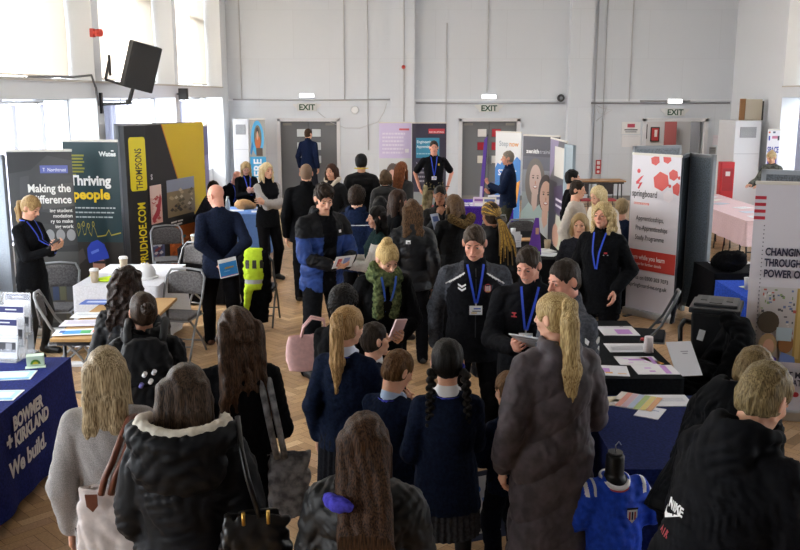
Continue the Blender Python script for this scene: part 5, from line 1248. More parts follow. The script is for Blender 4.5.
# curved pop-up display, black and yellow
def popup():
    H = 2.26; f = lambda px, D: V((ray(px, 120).x / ray(px, 120).y * D, D, 0))
    plan = [f(113, 14.2), f(114.5, 13.6), f(118, 13.35), f(123, 13.25), f(143.5, 13.5)]; A, B = f(143.5, 13.5), f(203, 15.3)
    c = (plan[0] + B) / 2; r = empty('popup_display', c, 0, 'tall curved black and yellow pop-up display wall with site photographs', 'display stand')
    mb = MB(); pl = [p - c for p in plan] + [B - c]; back = [p + V((.03, .10, 0)) for p in pl]
    mb.prism(pl, (0, 0, H), mat('#1b1c20', .55))
    mb.build('frame', r)
    pn = Panel(A - c + V((0, 0, H)), B - c + V((0, 0, H)), H, .002); m, t = MB(), MB()
    pn.poly(m, [(.26, 0), (.995, .0), (.995, 1), (.30, 1), (.86, .80), (.72, .60), (.52, .44)], '#d8b81c')
    pn.poly(m, [(.26, 0), (.275, 0), (.53, .43), (.515, .43)], '#c47a22'); pn.rect(m, .0, .93, 1, 1, '#1b1c20')
    pn.text(t, 'S', .06, .36, .11, '#dfe0e2', bold=.004)
    def photo(u0, v0, u1, v1, sky, ground, bits):
        pn.rect(m, u0, v0, u1, v1, ground); pn.rect(m, u0, v0, u1, v0 + (v1 - v0) * .32, sky)
        r_ = random.Random(int(u0 * 100 + v0 * 10))
        for i in range(26):
            u, v = r_.uniform(u0 + .03, u1 - .06), r_.uniform(v0 + (v1 - v0) * .30, v1 - .02); pn.poly(m, [(u - .03, v), (u + .01, v - .013), (u + .04, v + .004), (u, v + .013)], r_.choice(bits))
    photo(.30, .385, .78, .645, '#8f98ae', '#8c7c5e', ('#2d2c24', '#b8a482', '#5b5138', '#d0c4a8', '#37352c', '#6a5c3c'))
    photo(.30, .72, .78, .985, '#a85a26', '#a8561e', ('#7d3514', '#c4703a', '#8a4420', '#b8481e', '#d08850', '#4a7f94'))
    photo(.02, .40, .20, .66, '#e6cdc4', '#dcb4a8', ('#b84a44', '#e6cdc4')); pn.poly(m, [(.03, .62), (.10, .57), (.17, .46), (.19, .50), (.15, .60), (.05, .65)], '#b03038')
    photo(.02, .74, .20, .96, '#b9c4d6', '#53618c', ('#2e3a66', '#d6dbe6', '#8a3a44'))
    pn.lines(m, .32, .52, .675, .02, 2, '#c9c9cb', .5)
    m.build('print', r); t.build('lettering', r)
    C0, C1 = plan[3] - c, plan[4] - c; pc = Panel(C0 + V((0, 0, H)), C1 + V((0, 0, H)), H, .003); m, t = MB(), MB()
    w = pc.w; q = []
    for cx, cy, a0 in ((.90, .10, -90), (.90, .40, 0), (.28, .40, 90), (.28, .10, 180)):
        for i in range(5): a = R(a0 + 22.5 * i); q.append((cx + .10 * math.cos(a), cy + .018 * 1.4 * math.sin(a)))
    pc.poly(m, q, '#e2d21e'); m.build('name_plate', r)
    pc.text(t, 'THOMPSONS', .78, .418, .155, '#23242a', 'LEFT', .002, 90, .66); pc.text(t, 'OFPRUDHOE.COM', .84, 1.0, .18, '#e2d21e', 'LEFT', .004, 90, .74)
    t.build('lettering', r)
popup()
rollup('rollup_banner', 'narrow purple banner edge standing just past the black and yellow display', (at_y(202, 125, 16.2).x, 16.2, 0), (at_y(207, 125, 17.0).x, 17.0, 0), 2.15, '#5a5690', lambda p, m, t: (p.rect(m, 0, .25, 1, .6, '#8a86b8'), p.rect(m, 0, .7, 1, .9, '#d6b03a')))
def d3(p, m, t):
    p.rect(m, 0, .42, 1, 1, '#3f9fd0'); p.oval(m, .5, .21, .40, .20, '#4aa4d4', n=24); p.oval(m, .52, .20, .24, .14, '#6a6a56'); p.oval(m, .5, .13, .10, .045, '#3a2c26'); p.oval(m, .52, .26, .17, .08, '#b8683a'); p.oval(m, .50, .18, .06, .05, '#c49a84'); p.rect(m, .40, .32, .8, .41, '#4c4034')
    p.poly(m, [(.15, .24), (.25, .30), (.10, .40), (.02, .38)], '#2f7fb8')
    p.text(t, 'NEW', .70, .98, .26, '#e8eef4', 'LEFT', .006, 90); p.text(t, 'HERE', .70, .74, .26, '#e8eef4', 'LEFT', .006, 90)
a, b = at_y(249, 122, 21.3), at_y(265, 122, 21.3); rollup('rollup_banner', 'tall narrow sky blue banner beside the plain grey doors', (a.x, 21.3, 0), (b.x, 21.3, 0), 2.15, '#9a9c96', d3)
def d4(p, m, t):
    p.rect(m, 0, .0, 1, .37, '#cdc2e2'); p.rect(m, 0, .37, 1, 1, '#cfd3d6'); p.rect(m, .62, .055, .93, .075, '#d0606a'); p.lines(m, .10, .80, .10, .040, 6, '#e6e0f2', .5); p.rect(m, .80, .27, .92, .31, '#e8e6ee')
    p.oval(m, .55, .62, .20, .20, '#9d8f88'); p.oval(m, .42, .56, .22, .14, '#5e5450'); p.oval(m, .40, .60, .15, .11, '#d6ab9c'); p.oval(m, .36, .58, .02, .012, '#4a3a34'); p.oval(m, .47, .58, .02, .012, '#4a3a34'); p.oval(m, .41, .66, .04, .012, '#b0625c'); p.rect(m, .15, .78, .9, 1, '#b9c0c6')
a, b = at_y(379, 122, 19.6), at_y(411.5, 122, 19.6); rollup('rollup_banner', 'pale mauve banner with a photo of a woman at its foot', (a.x, 19.6, 0), (b.x, 19.6, 0), 2.12, '#cdc2e2', d4, foot=True)
def d5(p, m, t):
    p.rect(m, .12, .15, .80, .36, '#3a88a8'); p.text(t, 'Engineering', .14, .205, .085, '#e2eef2', bold=.001, fit=.48); p.text(t, 'Apprenticeships', .14, .255, .085, '#e2eef2', bold=.001, fit=.60); p.lines(m, .14, .72, .31, .03, 1, '#9fc4d2', .4)
    p.rect(m, .48, .055, .95, .105, '#c23a44'); p.text(t, 'RECRUITING', .50, .098, .05, '#f0dede', bold=.001, fit=.42); p.text(t, 'We are hiring', .13, .43, .07, '#d8d6dc', bold=.001, fit=.62); p.lines(m, .13, .80, .46, .045, 4, '#a8a4ae', .4); p.rect(m, 0, .72, 1, 1, '#8f979a'); p.rect(m, .2, .86, .7, .91, '#b8606a')
a, b = at_y(412, 122, 19.4), at_y(446.5, 122, 19.4); rollup('rollup_banner', 'dark slate banner reading Engineering Apprenticeships behind the man in camouflage trousers', (a.x, 19.4, 0), (b.x, 19.4, 0), 2.12, '#3b3848', d5)
def d6(p, m, t):
    p.poly(m, [(0, .40), (.1, .34), (.2, .36), (.3, .31), (.45, .33), (.6, .28), (.72, .31), (.85, .26), (1, .30), (1, 1), (0, 1)], '#2f7fd0'); p.poly(m, [(.55, .62), (1.0, .52), (.92, .72), (.88, .80)], '#e09a34')
    p.text(t, 'Step', .14, .15, .15, '#9aa4ae', bold=.002, fit=.36); p.text(t, 'now', .54, .15, .15, '#e0963c', bold=.002, fit=.36); p.text(t, 'START', .12, .48, .17, '#e8eef8', bold=.004); p.lines(m, .15, .8, .84, .035, 3, '#cfe0f4', .4)
rollup('rollup_banner', 'white and blue banner with an orange arrow by the notice-pane doors', Z(496, 131.5, 1.95), Z(521.5, 132.5, 1.95), 1.95, '#e2e4e6', d6)
def portrait(p, m, u, v, s, hairc, skinc, shirt, lng):
    p.poly(m, [(u - .95 * s, 1.0), (u - .85 * s, v + .75 * s), (u - .3 * s, v + .50 * s), (u + .35 * s, v + .50 * s), (u + .9 * s, v + .72 * s), (u + 1.0 * s, 1.0)], shirt)
    if lng: p.oval(m, u, v + .12 * s, .62 * s, .50 * s, hairc, n=24)
    p.poly(m, [(u - .18 * s, v + .25 * s), (u + .18 * s, v + .25 * s), (u + .14 * s, v + .62 * s), (u - .06 * s, v + .72 * s), (u - .2 * s, v + .55 * s)], skinc)
    p.oval(m, u, v, .46 * s, .38 * s, hairc, n=24); p.oval(m, u + .02 * s, v + .07 * s, .37 * s, .32 * s, skinc, n=24)
    for q in (-1, 1): p.oval(m, u + .02 * s + q * .14 * s, v + .02 * s, .05 * s, .018 * s, '#3c2c26'); p.oval(m, u + .02 * s + q * .14 * s, v - .025 * s, .075 * s, .010 * s, '#6a4e40')
    p.oval(m, u + .03 * s, v + .12 * s, .04 * s, .04 * s, '#c08a78'); p.oval(m, u + .02 * s, v + .205 * s, .13 * s, .035 * s, '#a85a56'); p.oval(m, u + .02 * s, v + .20 * s, .10 * s, .02 * s, '#ece6e2')
def d7(p, m, t):
    p.rect(m, 0, .18, 1, .45, '#5d5f6c'); p.rect(m, 0, .30, 1, .6, '#7f848c'); p.rect(m, 0, .5, 1, 1, '#8d979a')
    portrait(p, m, .36, .36, .44, '#6f6660', '#cdb2a6', '#a9c0be', True); portrait(p, m, .66, .50, .44, '#443a3a', '#d6b09e', '#c4ccd0', False)
    p.text(t, 'zenith', .10, .150, .10, '#f0f0f2', bold=.003, fit=.36); p.text(t, 'training', .47, .150, .10, '#b8bac4', bold=.0, fit=.40)
    p.text(t, 'THE', .08, .955, .19, '#eef0f0', bold=.008); p.text(t, 'NK', .62, .955, .17, '#eef0f0', bold=.006)
rollup('rollup_banner', 'grey training banner with two smiling faces printed large', Z(523.5, 135, 2.02), Z(560.5, 136.5, 2.02), 2.02, '#474652', d7)
def d8(p, m, t):
    p.poly(m, [(0, 0), (.55, 0), (.3, .2), (0, .35)], '#8a7fa0'); p.rect(m, .30, .05, 1, .30, '#d8d6d0'); p.rect(m, 0, .35, .5, 1, '#26282e'); p.poly(m, [(.3, .40), (.8, .35), (1, .45), (1, .62), (.4, .60)], '#3d2a52'); p.rect(m, .45, .48, .9, .50, '#e0dce6'); p.rect(m, .45, .53, .9, .55, '#e0dce6'); p.poly(m, [(.5, .62), (.9, .62), (.9, .9), (.4, .95)], '#c4c8b8'); p.oval(m, .5, .8, .2, .1, '#caa08a'); p.rect(m, .85, .6, 1, 1, '#7fa05a')
a, b = Z(551, 138, 2.0), Z(567, 142, 2.0); rollup('rollup_banner', 'narrow purple and white banner set at an angle beside the training banner', a - V((0, .9, 0)) * 0, b, 2.0, '#5a5a60', d8)
# fabric display boards
def board(label, P0, P1, z0, z1, face, group=None, side='#8b929a', posts=True):
    c = (V(P0) + V(P1)) / 2; u = V(P1) - V(P0); rz = math.atan2(u.y, u.x); w = V((u.x, u.y)).length
    r = empty('display_board', (c.x, c.y, 0), rz, label, 'display board', group)
    MB().box((0, 0, (z0 + z1) / 2), (w - .05, .03, z1 - z0 - .05), cloth(face)).build('fabric_panel', r)
    mb = MB(); mf = plain(side, .5)
    for q in (-1, 1): mb.box((q * (w / 2 - .02), 0, z1 / 2), (.04, .045, z1), mf)
    mb.box((0, 0, z1 - .02), (w, .045, .04), mf).box((0, 0, z0 + .02), (w, .045, .04), mf); mb.build('frame', r); return r
P0 = at_z(566, 144, 2.0); board('pale grey display board seen almost edge-on beside the banners', (P0.x, P0.y, 0), (P0.x + .06, P0.y - .35, 0), .1, 2.0, '#a4b2bd', side='#9db0bd')
def f_(px, D): return V((at_y(px, 160, D).x, D, 0))
board('grey display board standing behind the apprenticeship roll-up banner', f_(633, 11.6), f_(680, 11.9), .1, 2.06, '#7d858e')
board('shade-darkened side of the folded display board next to the apprenticeship banner', f_(681.5, 10.75), f_(690, 11.25), .08, 2.0, '#2e3338', side='#4a5058')  # shadow on this side is put into the fabric and frame colours
board('mid grey display board panel facing the room by the black bin', f_(690.5, 11.2), f_(715, 10.75), .08, 2.0, '#7a8792')
board('grey display board behind the banner about changing', f_(763, 7.95), f_(850, 7.6), .1, 2.06, '#62676d')
board('pale grey display panel at the frame edge beside the charcoal banner', f_(-30, 10.3), f_(3.5, 10.0), .1, 2.05, '#9aa0a8')
HEX = lambda u, v, s, k: [(u + s * k * math.cos(R(60 * i + 20)), v + s * math.sin(R(60 * i + 20))) for i in range(6)]
def d9(p, m, t):
    k = p.h / p.w
    for u, v, s, c in ((.62, .155, .062, '#cc4038'), (.86, .11, .036, '#cc4038'), (.96, .195, .042, '#cc4038'), (.48, .025, .035, '#cc4038'), (.72, .012, .032, '#cc4038'), (.80, .18, .012, '#cc4038'), (1.0 - .02, .125, .012, '#cc4038')):
        p.poly(m, [(min(.995, a), max(.002, b)) for a, b in HEX(u, v, s, k)], c)
    p.poly(m, HEX(.78, .245, .04, k), '#e6dfe6')
    p.oval(m, .15, .10, .036, .014, '#c8303a'); p.poly(m, [(.20, .135), (.26, .125), (.16, .175), (.24, .17), (.17, .215), (.14, .21), (.18, .18), (.11, .185), (.10, .17)], '#c8303a')
    p.text(t, 'springboard', .03, .262, .115, '#43444c', bold=.001, fit=.52); p.rect(m, .08, .300, .40, .314, '#d88078'); p.text(t, 'Believe in better', .09, .312, .03, '#f0e0e0')
    for i, s_ in enumerate(('Apprenticeships,', 'Pre-Apprenticeships', 'Study Programme')): p.text(t, s_, .14, .415 + .062 * i, .085, '#43444c', bold=.0005, fit=(.58, .66, .60)[i])
    p.rect(m, 0, .605, 1, .735, '#c83a30'); p.text(t, 'Earn while you learn', .06, .668, .08, '#f6eeee', bold=.002, fit=.72); p.text(t, 'or scan for further details', .10, .705, .05, '#f2dede', bold=.001, fit=.62)
    p.text(t, 'Call us on 0300 303 7073', .04, .80, .07, '#4a4b54', bold=.001, fit=.84); p.text(t, 'springboard-ne.org.uk', .06, .85, .07, '#4a4b54', bold=.001, fit=.80)
rollup('rollup_banner', 'white and red apprenticeship roll-up banner with red hexagons', Z(633, 153.5, 2.0), Z(682, 156.5, 2.0), 2.0, '#dcd9e2', d9)
def d10(p, m, t):
    for i in range(4): p.rect(m, .0, .05 + .029 * i, .10, .064 + .029 * i, '#b83040')
    for i in range(40): p.rect(m, .095, .175 + .018 * i, .105, .180 + .018 * i, '#4a4c60')
    for i, s_ in enumerate(('CHANGING LIVES', 'THROUGH THE', 'POWER OF')): p.text(t, s_, .125, .305 + .048 * i, .088, '#2b2c48', bold=.003, fit=(.56, .47, .36)[i])
    p.text(t, 'FOOTBALL', .52, .401, .088, '#c03040', bold=.003, fit=.38)
    p.rect(m, .11, .445, .97, .80, '#b0a79c'); p.rect(m, .11, .445, .44, .70, '#c4c2c6'); p.rect(m, .44, .445, .60, .78, '#b89a58'); p.rect(m, .60, .445, .97, .80, '#7a6a5c'); p.rect(m, .46, .46, .50, .76, '#d0b878')
    r_ = random.Random(3)
    for i in range(70):
        u, v = r_.uniform(.12, .42), r_.uniform(.45, .66); p.rect(m, u, v, u + r_.uniform(.01, .03), v + r_.uniform(.005, .014), r_.choice(('#6a7aa8', '#b8584e', '#50505a', '#e0dee0', '#7f9a6a')))
    p.oval(m, .20, .60, .10, .05, '#4a4238'); p.oval(m, .21, .70, .085, .05, '#b59a74'); p.oval(m, .37, .69, .07, .045, '#96683e'); p.oval(m, .22, .71, .05, .035, '#d6a68e'); p.poly(m, [(.11, .80), (.11, .72), (.30, .76), (.30, .80)], '#54409a'); p.poly(m, [(.30, .80), (.34, .73), (.46, .75), (.48, .80)], '#6a86c8'); p.rect(m, .28, .62, .42, .68, '#b9d0e0')
    p.oval(m, .84, .56, .10, .035, '#2b2420'); p.oval(m, .84, .60, .09, .045, '#c08a6a'); p.poly(m, [(.70, .80), (.72, .66), (.84, .64), (.97, .67), (.97, .80)], '#2a2c34'); p.poly(m, [(.72, .56), (.76, .62), (.73, .66), (.68, .60)], '#b83a34'); p.oval(m, .62, .77, .07, .03, '#4a3a34')
    p.rect(m, .11, .775, .97, .80, '#cfcbd6')
    p.text(t, 'FIND OUT MORE', .12, .845, .075, '#2b2c48', bold=.002, fit=.55); p.text(t, 'ABOUT WHAT WE DO', .12, .880, .075, '#2b2c48', bold=.002, fit=.66); p.oval(m, .50, .92, .03, .012, '#c03040')
P0 = Z(756.5, 182.5, 2.0); u = V((1, -.28, 0)); u.normalize(); rollup('rollup_banner', 'pale grey roll-up banner reading CHANGING LIVES THROUGH THE POWER OF FOOTBALL', P0, P0 + u * .86, 2.0, '#d2d0da', d10)
def dsp(p, m, t):
    p.text(t, 'SPACE', .5, .245, .17, '#2a3a9a', 'CENTER', .006, fit=.9); p.rect(m, .05, .01, .2, .03, '#c86a4a'); p.rect(m, .4, .01, .6, .03, '#4a5a7a'); p.rect(m, .35, .06, .8, .09, '#c87a9a'); p.rect(m, .08, .06, .2, .11, '#3a4ab0'); p.rect(m, .8, .06, .95, .11, '#2a2c44'); p.rect(m, .1, .27, .85, 1, '#5a55a8'); p.oval(m, .5, .36, .25, .07, '#8a847a')
a, b = at_y(768, 133, 19.2), at_y(780.5, 133, 19.2); rollup('rollup_banner', 'small white sign reading SPACE in blue letters behind the pink-clothed table', (a.x, 19.2, 0), (b.x, 19.2, 0), 1.98, '#e2e2ea', dsp)
# purple feather flag
a = at_y(482, 190, 17.6); b = at_y(486.5, 138, 17.6); r = empty('feather_flag', (a.x, 17.6, 0), 0, 'slim purple feather flag leaning on its pole by the purple table', 'flag')
MB().cyl((0, 0, 0), (b.x - a.x + .02, 0, 1.95), .010, plain('#2c2c30'), seg=8).build('pole', r); MB().prism([(-.06, -.012, .60), (.02, -.012, .60), (b.x - a.x + .02, -.012, 1.92), (b.x - a.x - .045, -.012, 1.85)], (0, .004, 0), mat('#6a4ab0', .6)).build('sail', r)
MB().box((0, 0, .01), (.3, .3, .02), plain('#2c2c30')).build('base', r); m_ = MB(); m_.prism([(-.05, -.016, .66), (-.0, -.016, .66), (.01, -.016, .95), (-.04, -.016, .95)], (0, .002, 0), mat('#d8d4ea')); m_.build('print', r)

# ------------------------------------------------------------------ tables
def table(x0, y0, x1, y1, h, top, label, rz=0., cloth_=None, clabel=None, drop=None, name='folding_table', leg='#2e2f33', seed=0):
    c = ((x0 + x1) / 2, (y0 + y1) / 2); w, l = x1 - x0, y1 - y0; r = empty(name, (c[0], c[1], 0), rz, label, 'table')
    MB().box((0, 0, h - .014), (w, l, .028), plain(top, .45), bevel=.004).build('tabletop', r)
    MB().box((0, 0, h - .05), (w - .08, l - .08, .04), plain(leg, .5)).build('apron', r)
    for sx in (-1, 1):
        for sy in (-1, 1): MB().cyl((sx * (w / 2 - .07), sy * (l / 2 - .14), h - .03), (sx * (w / 2 - .06), sy * (l / 2 - .10), 0), .015, plain(leg, .45), seg=10).build('leg', r)
    for sy in (-1, 1): MB().cyl((-(w / 2 - .07), sy * (l / 2 - .11), .22), (w / 2 - .07, sy * (l / 2 - .11), .22), .011, plain(leg, .45), seg=8).build('stretcher', r)
    if cloth_:
        d = drop or h - .01; hw, hl = w / 2 + .03, l / 2 + .03; per = 4 * (hw + hl); N = int(per / .035)
        def pt(u):
            s = (u % 1.) * (hw * 4 + hl * 4)
            for (ax, ay, bx_, by) in ((-hw, -hl, hw, -hl), (hw, -hl, hw, hl), (hw, hl, -hw, hl), (-hw, hl, -hw, -hl)):
                L = math.hypot(bx_ - ax, by - ay)
                if s <= L: t_ = s / L; return ax + (bx_ - ax) * t_, ay + (by - ay) * t_, (by - ay) / L, -(bx_ - ax) / L, min(s, L - s)
                s -= L
            return -hw, -hl, 0, -1, 0
        mb = MB(); ph = seed * 1.7
        def fn(u, v):
            x, y, nx, ny, e = pt(u); vv = v * v; f = (.012 * math.sin(u * per * 9 + ph) + .010 * math.sin(u * per * 17 + ph * 2)) * vv + .03 * vv + .05 * vv * math.exp(-e / .08)
            return (x + nx * f, y + ny * f, h + .008 - d * v)
        mb.grid(fn, N, 10, cloth_, True, True); mb.box((0, 0, h + .005), (2 * hw, 2 * hl, .005), cloth_)
        o = mb.build('tablecloth'); o.location = (c[0], c[1], 0); o.rotation_euler.z = rz; tag(o, clabel, 'tablecloth'); return r, o
    return r
NVC = cloth('#1d2660', rough=.75)
t1, c1 = table(-3.28, 4.55, -2.53, 6.55, .74, '#bfb6a8', 'long trestle table under the navy cloth lettered in white', cloth_=NVC, clabel='navy tablecloth with white lettering reading BOWMER + KIRKLAND We build.', drop=.66)
pn = Panel((.387 + .012, -.96, .73), (.387 + .012, .98, .73), .66, .026); pn.n = V((1, 0, 0)); mb = MB()
for s_, v, sz, ft in (('BOWMER', .22, .125, .25), ('KIRKLAND', .39, .125, .29), ('We build.', .66, .15, .31)): pn.text(mb, s_, .455 if ft < .3 else .40, v, sz, '#cfd0d6', bold=.006, fit=ft)
pn.text(mb, '+', .395, .37, .15, '#cfd0d6', bold=.008)
o = mb.build('lettering', c1)
table(-2.90, 7.20, -2.22, 8.75, .72, '#b08a55', 'light wooden folding table with colourful leaflets, by the curly-haired woman')
table(-3.38, 9.20, -2.55, 10.38, .74, '#c8c4bc', 'small table hidden under the white cloth with the hard hat', cloth_=cloth('#d4d6de'), clabel='white tablecloth under the white hard hat and paper cups', drop=.64)
table(-2.86, 11.55, -2.30, 12.20, .74, '#55565a', 'small table under black cloth beneath the yellow display', cloth_=cloth('#131316'), clabel='black tablecloth on the small table by the yellow display')
table(-3.25, 14.95, -2.30, 15.95, .74, '#c8c4bc', 'table where the seated group works, under pale blue cloth', cloth_=cloth('#6a8fd0'), clabel='bright blue tablecloth on the table of the seated group')
table(1.03, 15.9, 1.98, 17.1, .74, '#c8c4bc', 'table by the notice-pane doors under purple cloth', cloth_=cloth('#4b2f9a'), clabel='purple tablecloth on the table by the notice-pane doors')
table(1.32, 10.75, 2.00, 13.0, .74, '#3c3c40', 'table under black cloth below the grey training banner', cloth_=cloth('#131316'), clabel='black tablecloth on the table below the grey training banner')
table(1.22, 6.08, 1.97, 7.68, .74, '#3c3c40', 'table under black cloth strewn with purple and white papers', cloth_=cloth('#14161a'), clabel='black tablecloth under the purple and white papers', seed=2)
table(1.20, 4.52, 1.98, 5.66, .74, '#3c3c40', 'table under navy cloth behind the blue football shirt', cloth_=cloth('#1c2654'), clabel='navy tablecloth on the table behind the blue football shirt', seed=1)
table(3.42, 8.30, 4.25, 9.45, .74, '#3c3c40', 'table under bright blue cloth behind the black bin', cloth_=cloth('#2b4cb4'), clabel='bright blue tablecloth on the table behind the black bin', seed=4)
table(3.58, 9.98, 4.20, 10.66, .72, '#33343a', 'small table under a black cloth beyond the display board', cloth_=cloth('#0f1014'), clabel='black tablecloth on the small table beyond the display board', drop=.55)
table(5.50, 14.15, 6.35, 18.0, .74, '#c8c4bc', 'long dark-legged table under the pink cloth by the far corner', cloth_=cloth('#dcc2c8'), clabel='pale pink tablecloth hanging part way down the long corner table', drop=.40)
for i in range(5):
    y = 14.6 + .75 * i; r = empty('folding_stool', (5.78, y, 0), 0, 'black metal stool tucked beneath the pink-clothed table', 'stool', 'black stools beneath the pink cloth')
    MB().box((0, 0, .44), (.3, .3, .03), plain('#1c1c20'), bevel=.008).build('seat', r)
    for sx in (-1, 1):
        for sy in (-1, 1): MB().cyl((sx * .12, sy * .12, .43), (sx * .15, sy * .15, 0), .011, plain('#1c1c20'), seg=8).build('leg', r)
table(3.95, 20.3, 5.1, 20.9, .80, '#a87c50', 'brown topped table against the end wall by the red fire point sign')
for i in range(2):
    r = empty('stacking_chair', (4.0 + .55 * i, 19.75, 0), PI, 'red plastic chair in front of the brown topped table', 'chair', 'red chairs by the brown table')
    MB().box((0, 0, .44), (.40, .38, .03), plain('#a8323c', .4), bevel=.012).build('seat', r); MB().box((0, -.2, .66), (.34, .03, .24), plain('#2a2428', .4), bevel=.012).build('backrest', r)
    for sx in (-1, 1):
        MB().tube([(sx * .18, -.21, .80), (sx * .18, -.2, .45), (sx * .2, -.24, 0)], .011, plain('#26262a'), 8).build('leg', r); MB().tube([(sx * .18, .17, .44), (sx * .2, .2, 0)], .011, plain('#26262a'), 8).build('leg', r)

# ------------------------------------------------------------------ folding chairs
def chair_proto(seatc, framec, label):
    """steel folding chair; the sitter faces local +y"""
    r = empty('folding_chair', (0, 0, 0), 0, label, 'chair'); f = plain(framec, .4); s = cloth(seatc)
    MB().box((0, .02, .445), (.40, .38, .035), s, bevel=.014).build('seat', r); MB().box((0, .02, .425), (.42, .40, .014), f, bevel=.005).build('seat_pan', r)
    mb = MB(); n = 10; mb.grid(lambda u, v: ((u - .5) * .40, -.215 - .03 * v - .022 * math.cos((u - .5) * 2.6), .62 + .24 * v - .05 * abs(2 * u - 1) ** 4 * v * 1.0), n, 6, s); o = mb.build('backrest', r); md = o.modifiers.new('s', 'SOLIDIFY'); md.thickness = .025; md.offset = 0
    mb = MB(); mb.tube([(-.215, .26, 0), (-.215, .10, .30), (-.215, -.14, .60), (-.215, -.235, .80), (-.17, -.265, .875), (0, -.285, .885), (.17, -.265, .875), (.215, -.235, .80), (.215, -.14, .60), (.215, .10, .30), (.215, .26, 0)], .013, f); mb.build('front_frame', r)
    for q in (-1, 1): MB().tube([(q * .195, .15, .42), (q * .195, -.12, .18), (q * .195, -.25, 0)], .012, f).build('leg', r)
    MB().cyl((-.195, -.17, .13), (.195, -.17, .13), .009, f, seg=8).cyl((-.215, .18, .15), (.215, .18, .15), .009, f, seg=8).build('stretcher', r)
    return r
GC, DC = chair_proto('#5d5b5c', '#85878a', 'grey'), chair_proto('#24252a', '#55585c', 'dark'); first = {}
def chair(kind, x, y, rz, label):
    p = GC if kind == 'g' else DC
    if kind not in first: first[kind] = o = p
    else: o = copy_tree(p)
    o.location = (x, y, 0); o.rotation_euler.z = R(rz); o['label'] = label; return o
c_ = at_z(184, 281, .44); chair('g', c_.x, c_.y, 150, 'grey padded folding chair between the yellow display and the white cloth')
c_ = at_z(178, 315, .44); chair('g', c_.x, c_.y, 170, 'grey folding chair with black bag on it, in front of the white cloth')
c_ = at_z(162, 262, .44); chair('g', c_.x + .05, c_.y + .2, 200, 'grey folding chair standing sideways against the black and yellow display')
c_ = at_z(66, 312, .44); chair('g', -3.14, 8.28, -75, 'grey folding chair facing the wooden table with leaflets')
chair('g', -3.74, 9.52, 185, 'grey folding chair behind the woman in the black dress')
chair('d', 2.36, 8.35, 72, 'dark folding chair in front of the white and red apprenticeship banner')
chair('d', 2.12, 10.35, 20, 'dark folding chair behind the woman with curly fair hair')
chair('g', 1.78, 13.6, 10, 'grey folding chair between the purple table and the training banner')
chair('g', 1.35, 14.0, 30, 'grey folding chair beside the man in the navy fleece')
CH = chair('d', 2.35, 6.75, 80, 'dark folding chair buried under a black coat beside the paper-strewn table')
CV = chair('d', -1.70, 10.55, 0, 'dark folding chair with a hi-vis vest over its back')
chair('g', -2.97, 16.75, 150, 'folding chair of the bald man seated in black'); chair('g', -3.2, 18.6, 200, 'folding chair of the blonde woman seated reading'); chair('g', -2.55, 13.6, -100, 'folding chair of the dark-haired person seated low')

# ------------------------------------------------------------------ things on tables, floor and chairs
def sheet(x, y, z, rz, w, h, col, label, art=(), name='leaflet', cat='leaflet', group=None, t=.004, rx=0.):
    r = empty(name, (x, y, z), R(rz), label, cat, group); r.rotation_euler = (R(rx), 0, R(rz))
    MB().box((0, 0, t / 2), (w, h, t), mat(col, .5)).build('page', r)
    if art:
        mb = MB()
        for i, (u, v, du, dv, c) in enumerate(art): mb.box(((u - .5) * w, (.5 - v) * h, t + .0004 + .0002 * i), (du * w, dv * h, .0004), mat(c, .5))
        mb.build('print', r)
    return r
def on(px, py, z, rz, w, h, col, label, art=(), **k):
    p = at_z(px, py, z); return sheet(p.x, p.y, z + .008, rz, w, h, col, label, art, **k)
TXT = [(.5, .3 + .07 * i, .8, .025, '#b9bcc8') for i in range(8)]
BLU = [(.5, .5, .92, .9, '#a8d0e8'), (.5, .45, .7, .5, '#dcdde0'), (.5, .88, .9, .12, '#4aa0d0')]
on(12, 377, .74, 8, .30, .21, '#e2e6ea', 'pale blue brochure lying flat on the navy cloth beneath the brochure stand', BLU, name='brochure', cat='brochure')
on(-4, 397, .74, 3, .30, .21, '#e2e6ea', 'pale blue brochure at the frame edge of the navy cloth', BLU, name='brochure', cat='brochure')
p = at_z(36, 366, .74); r = empty('card_box', (p.x, p.y, .746), R(20), 'small white and green card box on the corner of the navy cloth', 'box'); MB().box((0, 0, .04), (.12, .08, .08), mat('#c8dccc', .5), bevel=.003).box((0, -.06, .003), (.14, .06, .006), mat('#c8dccc', .5)).build('box', r)
m_ = MB(); m_.prism([(.035 * math.cos(R(a)), -.041, .02 + .035 * math.sin(R(a))) for a in range(0, 181, 15)], (0, -.001, 0), mat('#5a8a3a')).prism([(.02 * math.cos(R(a)), -.0425, .02 + .02 * math.sin(R(a))) for a in range(0, 181, 15)], (0, -.001, 0), mat('#d8c83a')); m_.build('print', r)
